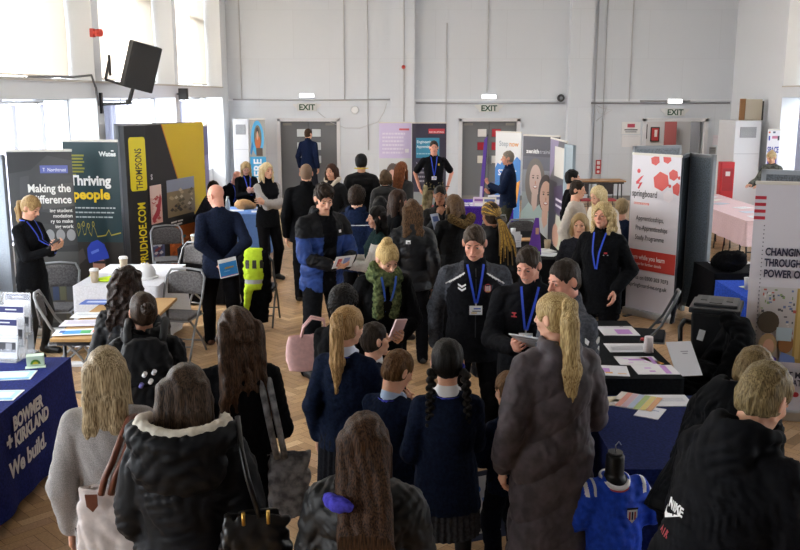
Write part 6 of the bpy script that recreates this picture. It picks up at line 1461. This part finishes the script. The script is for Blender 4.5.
# tiered brochure stand
p = at_z(8, 361, .74); bx0, by0 = p.x - .02, p.y; r = empty('brochure_stand', (bx0, by0, .746), R(-8), 'clear tiered brochure stand on the navy cloth', 'stand')
mb = MB(); gl = bpy.data.materials.new('clear_acrylic'); gl.use_nodes = True; g_ = gl.node_tree.nodes['Principled BSDF']; g_.inputs['Alpha'].default_value = .25; g_.inputs['Roughness'].default_value = .05; g_.inputs['Base Color'].default_value = (.9, .95, 1, 1)
mb.box((0, .10, .006), (.25, .34, .008), gl)
for k in range(3): mb.box((0, .0 + .10 * k, .10 + .07 * k), (.25, .004, .2 + .14 * k), gl).box((0, -.05 + .1 * k, .06 + .075 * k), (.25, .004, .08), gl).box((0, -.025 + .1 * k, .012 + .075 * k), (.25, .05, .004), gl)
mb.build('tiers', r)
for k, lab in enumerate(('white brochure with dark blue band, lowest tier of the stand', 'white brochure with dark band, middle tier of the stand', 'white brochure with dark photo band, top tier of the stand')):
    rb = empty('brochure', (bx0 + .014 * k, by0 - .02 + .1 * k, .766 + .075 * k), R(-8), lab, 'brochure', None); rb.rotation_euler = (R(-10), 0, R(-8))
    MB().box((0, 0, .15), (.215, .006, .30), mat('#dcdde4', .45)).build('cover', rb); m_ = MB(); m_.box((0, -.0038, .27), (.20, .001, .045), mat('#2c3166')).box((0, -.0045, .27), (.09, .001, .01), mat('#c9cbe0')).box((.03, -.0038, .085), (.13, .001, .075), mat('#44464e')).box((.04, -.0045, .09), (.05, .001, .05), mat('#9a9ca4')); m_.build('print', rb)
on(80, 333, .72, 10, .42, .20, '#e8eaee', 'leaflet with blue and green pictures on the wooden table edge', [(.35, .55, .35, .6, '#3f94d8'), (.15, .4, .1, .4, '#2a5aa0'), (.62, .55, .2, .55, '#36a860'), (.78, .5, .06, .3, '#d8603a')])
on(83, 324, .72, 6, .36, .22, '#d4d0dc', 'pale mauve leaflet lying on the wooden table', [(.5, .4, .8, .5, '#c0bccc')]); on(92, 316, .72, 4, .34, .2, '#e2e8ea', 'white leaflet with faint lines on the wooden table', TXT[:5]); on(98, 303, .72, 0, .3, .2, '#4a6ab8', 'blue leaflet at the far end of the wooden table', [(.5, .5, .7, .3, '#c6d0e8')])
o = MB().box((0, 0, .02), (.26, .09, .04), mat('#d8d8da'), bevel=.01).build('cardboard_tray', None, (at_z(77, 366, 0).x, at_z(77, 366, 0).y, 0)); tag(o, 'flat white tray lying on the floor beneath the wooden table', 'tray')
def cup(x, y, z, label, col='#b9a890', lid='#e6e6e8', s=1., group=None):
    r = empty('paper_cup', (x, y, z), 0, label, 'cup', group); MB().lathe((0, 0, 0), [(.028 * s, 0), (.038 * s, .10 * s)], plain(col, .6)).build('cup_body', r)
    if lid: MB().lathe((0, 0, 0), [(.041 * s, .10 * s), (.041 * s, .108 * s), (.035 * s, .118 * s), (.033 * s, .120 * s)], plain(lid, .4)).build('lid', r)
    else: MB().tube([(.038 * s * math.cos(a), .038 * s * math.sin(a), .1 * s) for a in [2 * PI * i / 16 for i in range(16)]], .002, plain(col), 6, True).build('rim', r)
    return r
for px, py, lab in ((95, 283, 'brown paper cup with white lid on the near edge of the white cloth'), (124, 270, 'brown paper cup with white lid beside the white hard hat')):
    p = at_z(px, py, .74); cup(p.x, p.y, .748, lab, s=1.25)
def hat(x, y, z, label, rz=0.):
    r = empty('hard_hat', (x, y, z), R(rz), label, 'hard hat'); w_ = plain('#e2e3e6', .25); mb = MB()
    mb.lathe((0, 0, 0), [(.118, .012), (.120, .03), (.115, .07), (.098, .11), (.07, .138), (.03, .152), (.001, .154)], w_, 28).build('shell', r); mb = MB(); mb.lathe((0, .0, 0), [(.118, .004), (.142, .004), (.146, .010), (.118, .02)], w_, 28); mb.prism([(-.09, -.12, .006), (-.07, -.17, .006), (0, -.19, .006), (.07, -.17, .006), (.09, -.12, .006)], (0, 0, .006), w_); mb.build('brim', r)
    for q in (-1, 0, 1): MB().tube([(q * .03, -.11 + .01 * abs(q), .07), (q * .03, -.06, .135), (q * .03, 0, .158), (q * .03, .06, .138), (q * .03, .11, .07)], .006, w_, 8).build('ridge', r)
    return r
p = at_z(145, 278, .74); hat(p.x, p.y, .748, 'big white hard hat on the white tablecloth', 20)
p = at_z(201, 246, .74); hat(p.x + .02, 11.85, .748, 'white hard hat on the small black-clothed table by the yellow display', 60); p = at_z(194, 247, .74); cup(p.x - .02, 11.8, .748, 'brown paper cup on the small black-clothed table by the yellow display', s=1.2)
def soft(name, label, cat, build, lo, hi, m, cell=.012, loc=(0, 0, 0), rz=0., folds=(.008, .09), pat=None):
    G = Fld(lo, hi, cell); build(G)
    if folds: G.folds(folds[0], folds[1], seed=len(label))
    o = mesh_obj(name, [G.mesh()], m, None, pat); o.location = loc; o.rotation_euler.z = R(rz)
    return tag(o, label, cat)
HV = mat('#c4e23a', .7, 'cloth', .3, 30); 
p = at_z(114, 281, .74); soft('folded_vest', 'folded hi-vis yellow vest lying on the white tablecloth', 'vest', lambda G: (G.ell((0, 0, .012), (.19, .10, .022), .01), G.ell((.05, .03, .02), (.12, .07, .022), .01)), (-.22, -.14, 0), (.22, .14, .07), HV, .008, (p.x, p.y, .752), 15, (.006, .07))
p = at_z(131, 280, .74); soft('black_gloves', 'crumpled black work gloves by the white hard hat', 'gloves', lambda G: (G.cap((-.08, 0, .02), (.05, .02, .02), .022), G.cap((.02, .01, .02), (.09, -.03, .018), .016)), (-.12, -.06, 0), (.13, .06, .06), BKC, .007, (p.x - .03, p.y + .08, .752), 0, (.005, .05))
# hi-vis vest over a chair back with dark coat under it
soft('draped_coat', 'long black coat hanging over the chair behind the bald man in navy', 'coat', lambda G: (G.loft((0, 0, 0), I3, [(.08, -.27, .15, .07), (.5, -.26, .17, .06), (.86, -.26, .16, .05), (.93, -.26, .13, .03)], .02), G.cap((.12, -.25, .88), (.17, -.27, .35), .045, .03, .03), G.cap((-.12, -.25, .88), (-.15, -.27, .45), .045, .03, .03)), (-.3, -.4, 0), (.3, -.1, 1.0), BKC, .014, (-1.70, 10.55, 0), 0, (.012, .12))
HVm = [HV, plain('#23241c'), plain('#b9bdc0', .3)]
soft('hi_vis_vest', 'yellow hi-vis vest with dark lettering draped over the black coat', 'vest', lambda G: (G.loft((0, 0, 0), I3, [(.48, -.275, .10, .088), (.70, -.27, .13, .078), (.88, -.26, .13, .066), (.96, -.26, .10, .04)], .02), G.cap((-.06, -.33, .48), (-.09, -.34, .26), .05, .03, .03)), (-.3, -.45, .2), (.3, -.1, 1.05), HVm, .012, (-1.70, 10.55, 0), 0, (.010, .10),
     lambda x, y, z: ((y < -.3) & (np.abs(z - .78) < .05) & (np.sin(x * 75) > -.1)).astype(int) | 2 * ((np.abs(z - .58) < .022)).astype(int))
# seated group's table
for px, py, w, lab in ((235, 211, .3, 'white papers spread on the blue cloth beside the bottle'), (250, 209, .28, 'white papers spread on the blue cloth under the reading hands'), (258, 212, .22, 'white sheet at the edge of the blue cloth by the gilet')): on(px, py, .74, 10, w, .21, '#dfe2ea', lab, TXT[:5], name='paper', cat='paper')
def bottle(x, y, z, label, col='#c9d8e2', cap='#e8ecf0', s=1., group=None):
    r = empty('plastic_bottle', (x, y, z), 0, label, 'bottle', group); MB().lathe((0, 0, 0), [(.030 * s, 0), (.032 * s, .02 * s), (.032 * s, .14 * s), (.026 * s, .165 * s), (.013 * s, .19 * s), (.013 * s, .20 * s)], plain(col, .15), 16).build('bottle_body', r); MB().lathe((0, 0, 0), [(.015 * s, .198 * s), (.015 * s, .22 * s)], plain(cap, .4), 12).build('cap', r); return r
bottle(-2.93, 15.25, .748, 'clear water bottle on the blue cloth among the papers', s=1.2)
soft('canvas_bag', 'slumped tan canvas bag on the blue-clothed table', 'bag', lambda G: G.ell((0, 0, .08), (.16, .11, .09), .01).ell((.12, .05, .05), (.09, .08, .06), .02), (-.2, -.2, 0), (.26, .2, .2), cloth('#b08a62'), .012, (-2.72, 15.6, .752), 0)
# purple table: leaflet racks
for k, (x, y, c, lab) in enumerate(((1.42, 16.05, '#d6c4de', 'pink leaflet propped up on the purple table'), (1.60, 16.0, '#e2dccc', 'cream leaflet propped up on the purple table'), (1.72, 16.3, '#e8eaee', 'white leaflet propped up on the purple table'))):
    sheet(x, y, .752, -12 + 8 * k, .24, .34, c, lab, [(.5, .18, .8, .14, '#8a5aa0' if k == 0 else '#5a6a9a'), (.5, .5, .7, .3, '#e8e6ea'), (.5, .9, .9, .1, '#6a4aa8')], rx=62 if k < 2 else 74)
for k in range(4): sheet(1.16 + .17 * (k % 2), 16.15 + .3 * (k // 2), .75, 5 * k, .15, .21, '#e2e0e8', 'white leaflet lying flat on the purple cloth', TXT[:4], group='white leaflets flat on the purple cloth')
# table below the training banner
for k, (px, py) in enumerate(((499, 232), (506, 240), (513, 236), (519, 243))):
    p = at_z(px, py, .74); r = empty('paper_cup', (max(1.42, p.x), min(p.y, 12.8), .75), 0, 'white paper cup standing among leaflets below the training banner', 'cup', 'white cups below the training banner'); MB().lathe((0, 0, 0), [(.028, 0), (.038, .10)], plain('#e6e8ee', .5)).build('cup_body', r)
sheet(1.50, 11.6, .752, 20, .18, .40, '#e6e8ee', 'tall white card standing on the black cloth below the training banner', TXT[:4], rx=80, name='card', cat='card')
p = at_z(540, 252, .74); r = empty('table_talker', (1.66, 10.98, .752), R(-10), 'small purple pyramid sign on the black-clothed table', 'sign'); MB().prism([(-.09, 0, 0), (.09, 0, 0), (.045, .06, .46), (-.0, .06, .46)], (0, .012, 0), mat('#6a3fa8', .5)).build('card', r); m_ = MB(); m_.box((0, -.004, .04), (.15, .006, .02), mat('#7ab84a')).box((.03, .028, .30), (.04, .004, .08), mat('#d8a890')); m_.build('print', r)
for k, (x, y, w, c, lab, rz) in enumerate(((1.80, 11.3, .30, '#e8eaec', 'open white magazine on the black cloth by the purple sign', 20), (1.80, 11.05, .30, '#dfe4ea', 'white paper bag lying by the purple sign', -25), (1.66, 12.2, .3, '#c89a66', 'tan wooden tray on the far end of the black cloth', 5))): sheet(x, y, .75, rz, w, .24, c, lab, TXT[:5] if k < 2 else (), name=('magazine', 'paper_bag', 'tray')[k], cat=('magazine', 'bag', 'tray')[k], t=.012)
cup(1.90, 11.45, .75, 'tan paper cup near the edge-on display board', s=1.2, lid=None, col='#a8967a')
# papers on the black cloth by the long taupe coat
PUR = '#b87fd0'
on(618, 332, .74, 0, .30, .30, '#dcdde4', 'open booklet with a large purple panel on the black cloth', [(.62, .62, .42, .5, PUR), (.5, .12, .9, .02, '#aeb0ba'), (.7, .06, .1, .06, '#8a8c96')], name='booklet', cat='booklet')
on(627, 349, .74, 0, .32, .24, '#dcdde4', 'white sheet of fine text between the two purple-printed booklets', TXT, name='paper', cat='paper')
on(637, 362, .74, 0, .30, .22, '#dfdfe6', 'booklet with purple oval picture on the black cloth', [(.5, .4, .4, .2, PUR), (.88, .5, .1, .8, PUR), (.25, .3, .12, .1, '#d8b8e4'), (.7, .7, .14, .1, '#d8b8e4'), (.3, .75, .12, .1, '#d8b8e4')], name='booklet', cat='booklet')
on(655, 371, .74, 0, .30, .22, '#dfdfe6', 'booklet with purple margin at the near edge of the black cloth', [(.75, .5, .14, .9, PUR), (.35, .35, .16, .14, '#d0a8e0'), (.4, .7, .14, .14, PUR)], name='booklet', cat='booklet')
on(614, 372, .74, -8, .20, .24, '#dcdde4', 'leaflet with purple and orange blocks beside the long taupe coat', [(.2, .5, .3, .4, PUR), (.3, .75, .25, .14, '#d8a050'), (.75, .8, .3, .1, '#d8b890')])
on(651, 362, .74, 30, .06, .20, '#d8952e', 'narrow orange card beside the upturned cup', name='card', cat='card')
p = at_z(648, 353, .74); r = empty('paper_cup', (p.x, p.y, .75), 0, 'white paper cup standing upside down on the black cloth', 'cup'); MB().lathe((0, 0, 0), [(.042, 0), (.040, .006), (.032, .12), (.030, .122)], plain('#dcd4da', .5)).build('cup_body', r)
p = at_z(643, 343, .74); o = MB().cyl((0, 0, .015), (0, 0, .03), .022, plain('#b02a30')).cyl((0, 0, 0), (0, 0, .015), .026, plain('#1c1c20')).build('red_button', None, (p.x, p.y, .75)); tag(o, 'small round red button on the black cloth behind the upturned cup', 'button')
# coat over the chair, with a sheet on it
def coat_(G):
    G.loft((0, 0, 0), I3, [(.30, -.05, .27, .26), (.48, -.05, .28, .26), (.55, -.05, .25, .22)], .03, pw=3); G.loft((0, 0, 0), I3, [(.30, -.27, .27, .09), (.75, -.27, .24, .10), (.93, -.28, .18, .09), (1.02, -.28, .08, .05)], .06)
    G.cap((.2, -.22, .85), (.30, .05, .30), .06, .05, .04).cap((-.2, -.22, .85), (-.30, .0, .35), .06, .05, .04).ell((0, .02, .58), (.2, .18, .08), .04).chain([(-.14, -.24, .92), (0, -.18, 1.0), (.14, -.24, .92)], [.05, .06, .05], .03)
soft('draped_coat', 'bulky black coat thrown over a chair beside the paper-strewn table', 'coat', coat_, (-.42, -.42, .1), (.42, .32, 1.1), BKC, .012, (2.35, 6.75, 0), 80, (.014, .13))
sheet(2.13, 6.50, .76, 8, .20, .30, '#d8dae2', 'white sheet of paper propped against the black coat on the chair', [(.6, .3, .3, .03, '#9a9ca8'), (.6, .36, .2, .03, '#9a9ca8')], rx=42, name='paper', cat='paper')
# football club table
on(618, 402, .74, 10, .30, .16, '#dcd4b8', 'cream fold-out leaflet on the navy cloth near the long taupe coat', [(.5, .5, .6, .3, '#c8b890')])
on(636, 403, .74, -30, .28, .30, '#d8d4d0', 'rainbow striped brochure on the navy cloth', [(.08 + .14 * i, .5, .13, .98, c) for i, c in enumerate(('#e0d8d4', '#d89080', '#c8a8b8', '#a8b8d0', '#a8c078', '#d8c878', '#d8a070'))], name='brochure', cat='brochure')
on(662, 402, .74, 0, .36, .22, '#dfe0e8', 'white papers on the navy cloth behind the boy in the hoodie', TXT[:5], name='paper', cat='paper'); on(650, 414, .74, -30, .15, .21, '#dfe0e8', 'small white card on the navy cloth below the striped brochure', [(.5, .3, .6, .05, '#8a9ac0')], name='card', cat='card')
def shirt():
    x, y = 1.08, 4.25; r = empty('display_bust', (x, y, 0), R(10), 'black display bust wearing the blue football shirt, on a stand', 'mannequin'); bk = plain('#0e0e11', .5)
    G = Fld((-.3, -.2, .5), (.3, .2, 1.3), .01); G.loft((0, 0, 0), I3, [(.55, 0, .13, .09), (.75, 0, .15, .10), (.98, 0, .17, .10), (1.06, 0, .10, .07), (1.09, 0, .058, .055), (1.20, 0, .055, .053)], .015); mesh_obj('torso', [G.mesh()], bk, r)
    MB().cyl((0, 0, .212), (0, 0, .56), .018, metal(), seg=12).cyl((0, 0, .212), (0, 0, .232), .16, bk, seg=24).build('stand', r); MB().cyl((0, 0, 1.2), (0, 0, 1.215), .045, bk).build('neck_cap', r)
    MB().tube([(0, 0, 1.215), (0, 0, 1.25), (.02, 0, 1.27), (.035, 0, 1.25)], .003, metal(), 6).build('hook', r)
    G = Fld((-.45, -.2, .3), (.45, .2, 1.2), .009); G.loft((0, 0, 0), I3, [(.42, 0, .20, .115), (.75, 0, .19, .125), (.96, 0, .185, .115), (1.05, 0, .12, .08), (1.085, 0, .08, .07)], .02)
    for q in (-1, 1): G.cap((q * .15, 0, 1.0), (q * .245, 0, .86), .070, .078, .03)
    G.folds(.008, .12, 4).cap((0, -.02, 1.06), (0, -.09, 1.3), .07, .075, .004, sub=True)
    o = mesh_obj('football_shirt', [G.mesh()], [mat('#1c3fb4', .6, 'cloth', .3, 30, col2='#2450d0'), mat('#e2e2ea', .6)], None, lambda x, y, z: ((z > 1.0) & (abs(abs(x) - .19) < .05) & (np.sin(x * 120) > .2)).astype(int)); o.location = (x, y, 0); o.rotation_euler.z = R(10); tag(o, 'bright blue football shirt with white collar and small club badge', 'shirt')
    mb = MB(); a_ = [(math.cos(t_) * .082, -.002 + math.sin(t_) * .088, 1.072 - .03 * max(0, -math.sin(t_))) for t_ in [2 * PI * i / 24 for i in range(24)]]; mb.tube(a_, .014, mat('#e4e2e6', .6), 8, True); mb.build('collar', o); mb = MB(); mb.tube([(p_[0] * 1.1, p_[1] * 1.1, p_[2] - .013) for p_ in a_], .005, mat('#b83040', .6), 6, True); mb.build('collar_trim', o)
    def g(mx, my): return G.hit(mx, my, False)
    mb = MB(); yb = (g(.07, .90) or -.12) - .004; P_ = lambda pts: [(.07 + a, yb - .001, .90 + b) for a, b in pts]
    mb.prism(P_([(-.032, .035), (.032, .035), (.032, -.01), (0, -.045), (-.032, -.01)]), (0, -.002, 0), mat('#d8d6dc')); 
    for k in (-1, 0, 1): mb.prism([(.07 + k * .017 - .005, yb - .0035, .92), (.07 + k * .017 + .005, yb - .0035, .92), (.07 + k * .017 + .005, yb - .0035, .875), (.07 + k * .017 - .005, yb - .0035, .875)], (0, -.001, 0), mat('#a83040' if k else '#1c2450'))
    mb.prism(P_([(-.036, .042), (.036, .042), (.034, .032), (-.034, .032)]), (0, -.003, 0), mat('#181c30')); mb.build('club_badge', o)
shirt()
for n_ in ('display_bust', 'football_shirt'): bpy.data.objects[n_].scale = (.82, .9, .945); bpy.data.objects[n_].location.z = -.2
# black lidded bin
b_ = at_z(724, 330, 1.0); r = empty('wheeled_bin', (2.62, 7.25, 0), R(-24), 'black lidded wheeled bin in front of the grey display boards', 'bin'); bk = plain('#121417', .45)
MB().box((0, 0, .50), (.36, .40, .92), bk, bevel=.02, taper=.82).build('bin_body', r)
mb = MB(); mb.box((0, 0, .985), (.40, .44, .05), plain('#1d1f23', .4), bevel=.015).box((0, .02, 1.02), (.34, .34, .03), plain('#26282c', .4), bevel=.012).box((0, -.03, 1.037), (.10, .18, .006), bk).box((-.10, .05, 1.037), (.05, .16, .006), bk).box((.10, .05, 1.037), (.05, .16, .006), bk); mb.build('lid', r)
MB().tube([(-.18, .10, .80), (-.26, .08, .82), (-.27, -.08, .80), (-.26, -.10, .66), (-.18, -.10, .64)], .022, bk, 8).build('handle', r)
MB().box((-.09, -.205, .78), (.05, .004, .09), mat('#c9ccd0'), Matrix.Rotation(R(12), 3, 'Y')).build('sticker', r)
mb = MB(); [mb.box((.17, -.198, .62 - .09 * i), (.014, .008, .03), mat('#d8b83a')) for i in range(3)]; mb.build('warning_marks', r)
for q in (-1, 1): MB().cyl((q * .15, .17, .06), (q * .19, .17, .06), .06, plain('#1c1c1e')).build('wheel', r)
p = at_z(748, 288, .74); sheet(min(p.x, 3.95), min(9.2, p.y), .75, 20, .15, .10, '#d8dcc0', 'small cream card on the bright blue cloth', [(.5, .5, .5, .3, '#7a9a5a')], name='card', cat='card')
soft('heaped_coat', 'black coat heaped on the small black-clothed table beyond the display board', 'coat', lambda G: (G.ell((0, 0, .09), (.17, .20, .11), .02), G.ell((.06, -.10, .12), (.10, .12, .10), .03), G.cap((-.1, .1, .06), (.12, .16, .05), .06)), (-.28, -.34, 0), (.3, .34, .34), BKC, .012, (3.76, 10.14, .745), 0, (.022, .10)); cup(3.56, 9.0, .75, 'white paper cup on the bright blue cloth behind the bin', col='#d8dade', lid=None, s=1.2)
for k in range(3): sheet(3.80 + .12 * k, 10.46 + .05 * k, .735 + .006 * k, 15 * k, .22, .30, ('#d8dce2', '#44464c', '#e0e2e6')[k], ('pale paper', 'dark grey paper', 'white paper')[k] + ' on the small table past the display board', name='paper', cat='paper')
for k, (y, c) in enumerate(((14.6, '#dfe4ec'), (15.2, '#c4cfe0'), (15.8, '#e6e6ea'), (16.4, '#b4bccc'), (17.0, '#e4e0d8'), (17.5, '#d8e0e8'))): sheet(5.85 + .1 * (k % 3), y, .75, 11 * k, .3, .22, c, 'pale leaflet spread on the pink tablecloth', TXT[:4], group='pale leaflets on the pink tablecloth')
# red box by the far wall
r = empty('fire_point_box', (at_y(726, 172, 20.2).x, 20.2, 0), 0, 'red metal fire point box standing near the end wall corner', 'box'); rd = plain('#c22a32', .4)
MB().box((0, 0, .62), (.30, .22, 1.24), rd, bevel=.015).build('cabinet', r); MB().box((0, -.115, .85), (.22, .01, .5), plain('#a8242c', .4)).build('cabinet_door', r); MB().box((0, -.122, .98), (.1, .004, .1), mat('#e6dede')).build('sign', r)
# tall white casings
def casing(px0, px1, y, ztop, label, dep=.7, grille=True):
    a, b = at_y(px0, 120, y), at_y(px1, 120, y); w = b.x - a.x; r = empty('heater_casing', ((a.x + b.x) / 2, y + dep / 2, 0), 0, label, 'cabinet')
    MB().box((0, 0, ztop / 2), (w, dep, ztop), plain('#dfe1e5', .45), bevel=.01).build('casing', r); MB().box((0, -dep / 2 - .002, ztop - .75), (w - .02, .006, .012), plain('#b9bbc0')).build('seam', r)
    if grille:
        mb = MB(); mb.box((-.0, -dep / 2 - .006, ztop - .26), (w * .62, .012, .24), plain('#85888c'))
        for i in range(9): mb.box((-.0, -dep / 2 - .014, ztop - .36 + .025 * i), (w * .60, .006, .009), plain('#c4c6ca'))
        mb.build('vent_grille', r)
    return a, w
casing(232.5, 248, 22.6, 2.12, 'tall white heater casing with a grille near the plain grey doors')
a, w = casing(736, 762, 20.9, 2.12, 'tall white cabinet with a grille in the corner by the open doorway', dep=1.1)
r = empty('cardboard_sheet', (a.x + .50, 21.2, 2.125), R(-14), 'tall brown and buff cardboard sheets leaning on top of the white cabinet', 'cardboard'); MB().box((0, 0, .24), (.36, .03, .48), plain('#b9b09e', .8)).build('buff_sheet', r); MB().box((-.24, .02, .245), (.16, .03, .49), plain('#a87c54', .8), Matrix.Rotation(R(35), 3, 'Z')).build('brown_sheet', r); MB().box((.20, .02, .22), (.03, .12, .44), plain('#2c2a2c', .8)).build('dark_edge', r)

# ------------------------------------------------------------------ bags and what people carry
def strap(pts, r_, m, name, parent, flat=.9): return MB().tube(pts, r_, m, 8, flat=flat).build(name, parent)
def tote(label, loc, rz, w, h, d, m, name='handbag', top=.75):
    r = empty(name, loc, R(rz), label, 'bag'); G = Fld((-w * .7, -d * .8, -.03), (w * .7, d * .8, h + .04), .007)
    G.loft((0, 0, 0), I3, [(.012, 0, w * .46, d * .5), (h * .3, 0, w * .52, d * .48), (h * .8, 0, w * .5, d * .30), (h, 0, w * .46, d * .16)], .01, pw=3.2); G.folds(.007, .14, int(w * 100)); G.loft((0, 0, 0), I3, [(h * .75, 0, w * .44, d * .13), (h + .05, 0, w * .42, d * .12)], .004, sub=True, pw=3)
    mesh_obj('bag_body', [G.mesh()], m, r); return r
pink = mat('#d0a9a8', .55, 'cloth', .2, 40)
c_ = at_z(312, 349, .86); r = tote('pale pink leather handbag hanging beside the schoolgirl with the scrunchie', (c_.x, c_.y, .70), 8, .37, .27, .15, pink)
for s in (-1, 1): MB().tube([(-.08, s * .02, .235), (-.06, s * .03, .33), (.0, s * .035, .40), (.09, s * .03, .38), (.11, s * .02, .235)], .009, pink, 8).build('handle', r)
MB().box((0, -.045, .20), (.05, .006, .012), metal('#c8a868')).build('clasp', r)
cr = mat('#cfc6c4', .6, 'cloth', .25, 30); br = plain('#6b3a28', .45)
P_ = greyj; w_ = P_.world((.06, -.265, 0)); r = tote('off-white tote bag with brown leather straps on the grey-jumper woman', (w_.x, w_.y, .70), 4, .30, .40, .14, cr, 'tote_bag')
for s in (-.02, .02): strap([(-.02 + s, -.05, .385), (.00 + s, -.045, .46), (.03 + s, -.03, .52), (.055 + s, .04, .60), (.07 + s, .13, .645), (.075 + s, .24, .62), (.07 + s, .32, .50)], .016, br, 'strap', r)
for q in (-1, 1): MB().prism([(q * .05 - .0, -.068, .395), (q * .05 + .05 * q, -.066, .395), (q * .05 + .045 * q, -.068, .345), (q * .05 + .02 * q, -.070, .32), (q * .05, -.068, .345)], (0, -.006, 0), br).build('leather_tab', r)
P_ = blackc; w_ = P_.world((.29, -.16, 0)); r = tote('black leather handbag with gold clips on the padded coat', (w_.x, w_.y, .90), 10, .24, .27, .13, plain('#0d0d10', .35))
strap([(.02, -.03, .26), (-.02, .02, .40), (-.04, .06, .50), (-.05, .14, .60)], .011, plain('#0d0d10', .35), 'strap', r)
for x in (-.04, .05): MB().cyl((x, -.06, .25), (x, -.06, .30), .007, metal('#c8a050'), seg=8).build('gold_clip', r)
P_ = halfup; w_ = P_.world((.225, -.10, 0)); gt = mat('#54555a', .9, 'cloth', .4, 22, col2='#85868b'); r = tote('mottled grey tote bag hanging from the half-up-haired woman', (w_.x, w_.y, .60), 12, .20, .34, .12, gt, 'tote_bag')
for s in (-.02, .02): strap([(-.04 + s, -.045, .33), (-.07 + s, -.05, .50), (-.09 + s, -.03, .62), (-.105 + s, .03, .715), (-.11 + s, .11, .735), (-.10 + s, .19, .68)], .018, gt, 'strap', r)
# backpack
P_ = bungirl; w_ = P_.world((.02, -.225, 0)); r = empty('backpack', (w_.x, w_.y, .96), P_.root.rotation_euler.z, 'black backpack with small white keyrings on the girl with the low bun', 'bag')
G = Fld((-.2, -.16, -.05), (.2, .12, .48), .008); G.loft((0, 0, 0), I3, [(0, 0, .145, .07), (.1, -.01, .155, .085), (.3, 0, .14, .075), (.40, .02, .11, .05), (.43, .02, .06, .03)], .02, pw=2.8).loft((0, 0, 0), I3, [(.02, -.07, .11, .04), (.2, -.07, .11, .035)], .01, pw=3).folds(.006, .11, 3); mesh_obj('bag_body', [G.mesh()], shell('#0d0e12', .6), r)
for i, (x, z) in enumerate(((.0, .26), (.03, .22), (-.02, .20), (.05, .27))): MB().cyl((x, -.115, z), (x + .01, -.125, z + .02), .012, plain(('#e6e6ea', '#e6e6ea', '#6a6ab8', '#c8c8d0')[i], .4), seg=10).build('keyring', r)
for q in (-1, 1): strap([(q * .09, .05, .40), (q * .10, .10, .46), (q * .10, .20, .49), (q * .10, .30, .42)], .022, plain('#101114', .7), 'shoulder_strap', r)
# framed sheet by the child's feet
r = empty('certificate_folder', (.50, 4.98, .0), R(-22), 'white sheet in a dark blue folder standing on the floor by the grey skirt', 'folder'); r.rotation_euler = (R(-14), R(-18), R(-14)); r.location.z = .085
MB().box((.0, 0, .20), (.30, .012, .40), plain('#1a2340', .5), bevel=.003).build('folder_cover', r); MB().box((0, -.0075, .205), (.245, .002, .33), mat('#c4c6cc', .5)).build('sheet', r); m_ = MB(); m_.cyl((.04, -.009, .30), (.04, -.011, .30), .022, mat('#3a6ab0'), seg=16).box((.07, -.0095, .20), (.03, .001, .09), mat('#6a8ac0')); m_.build('print', r)
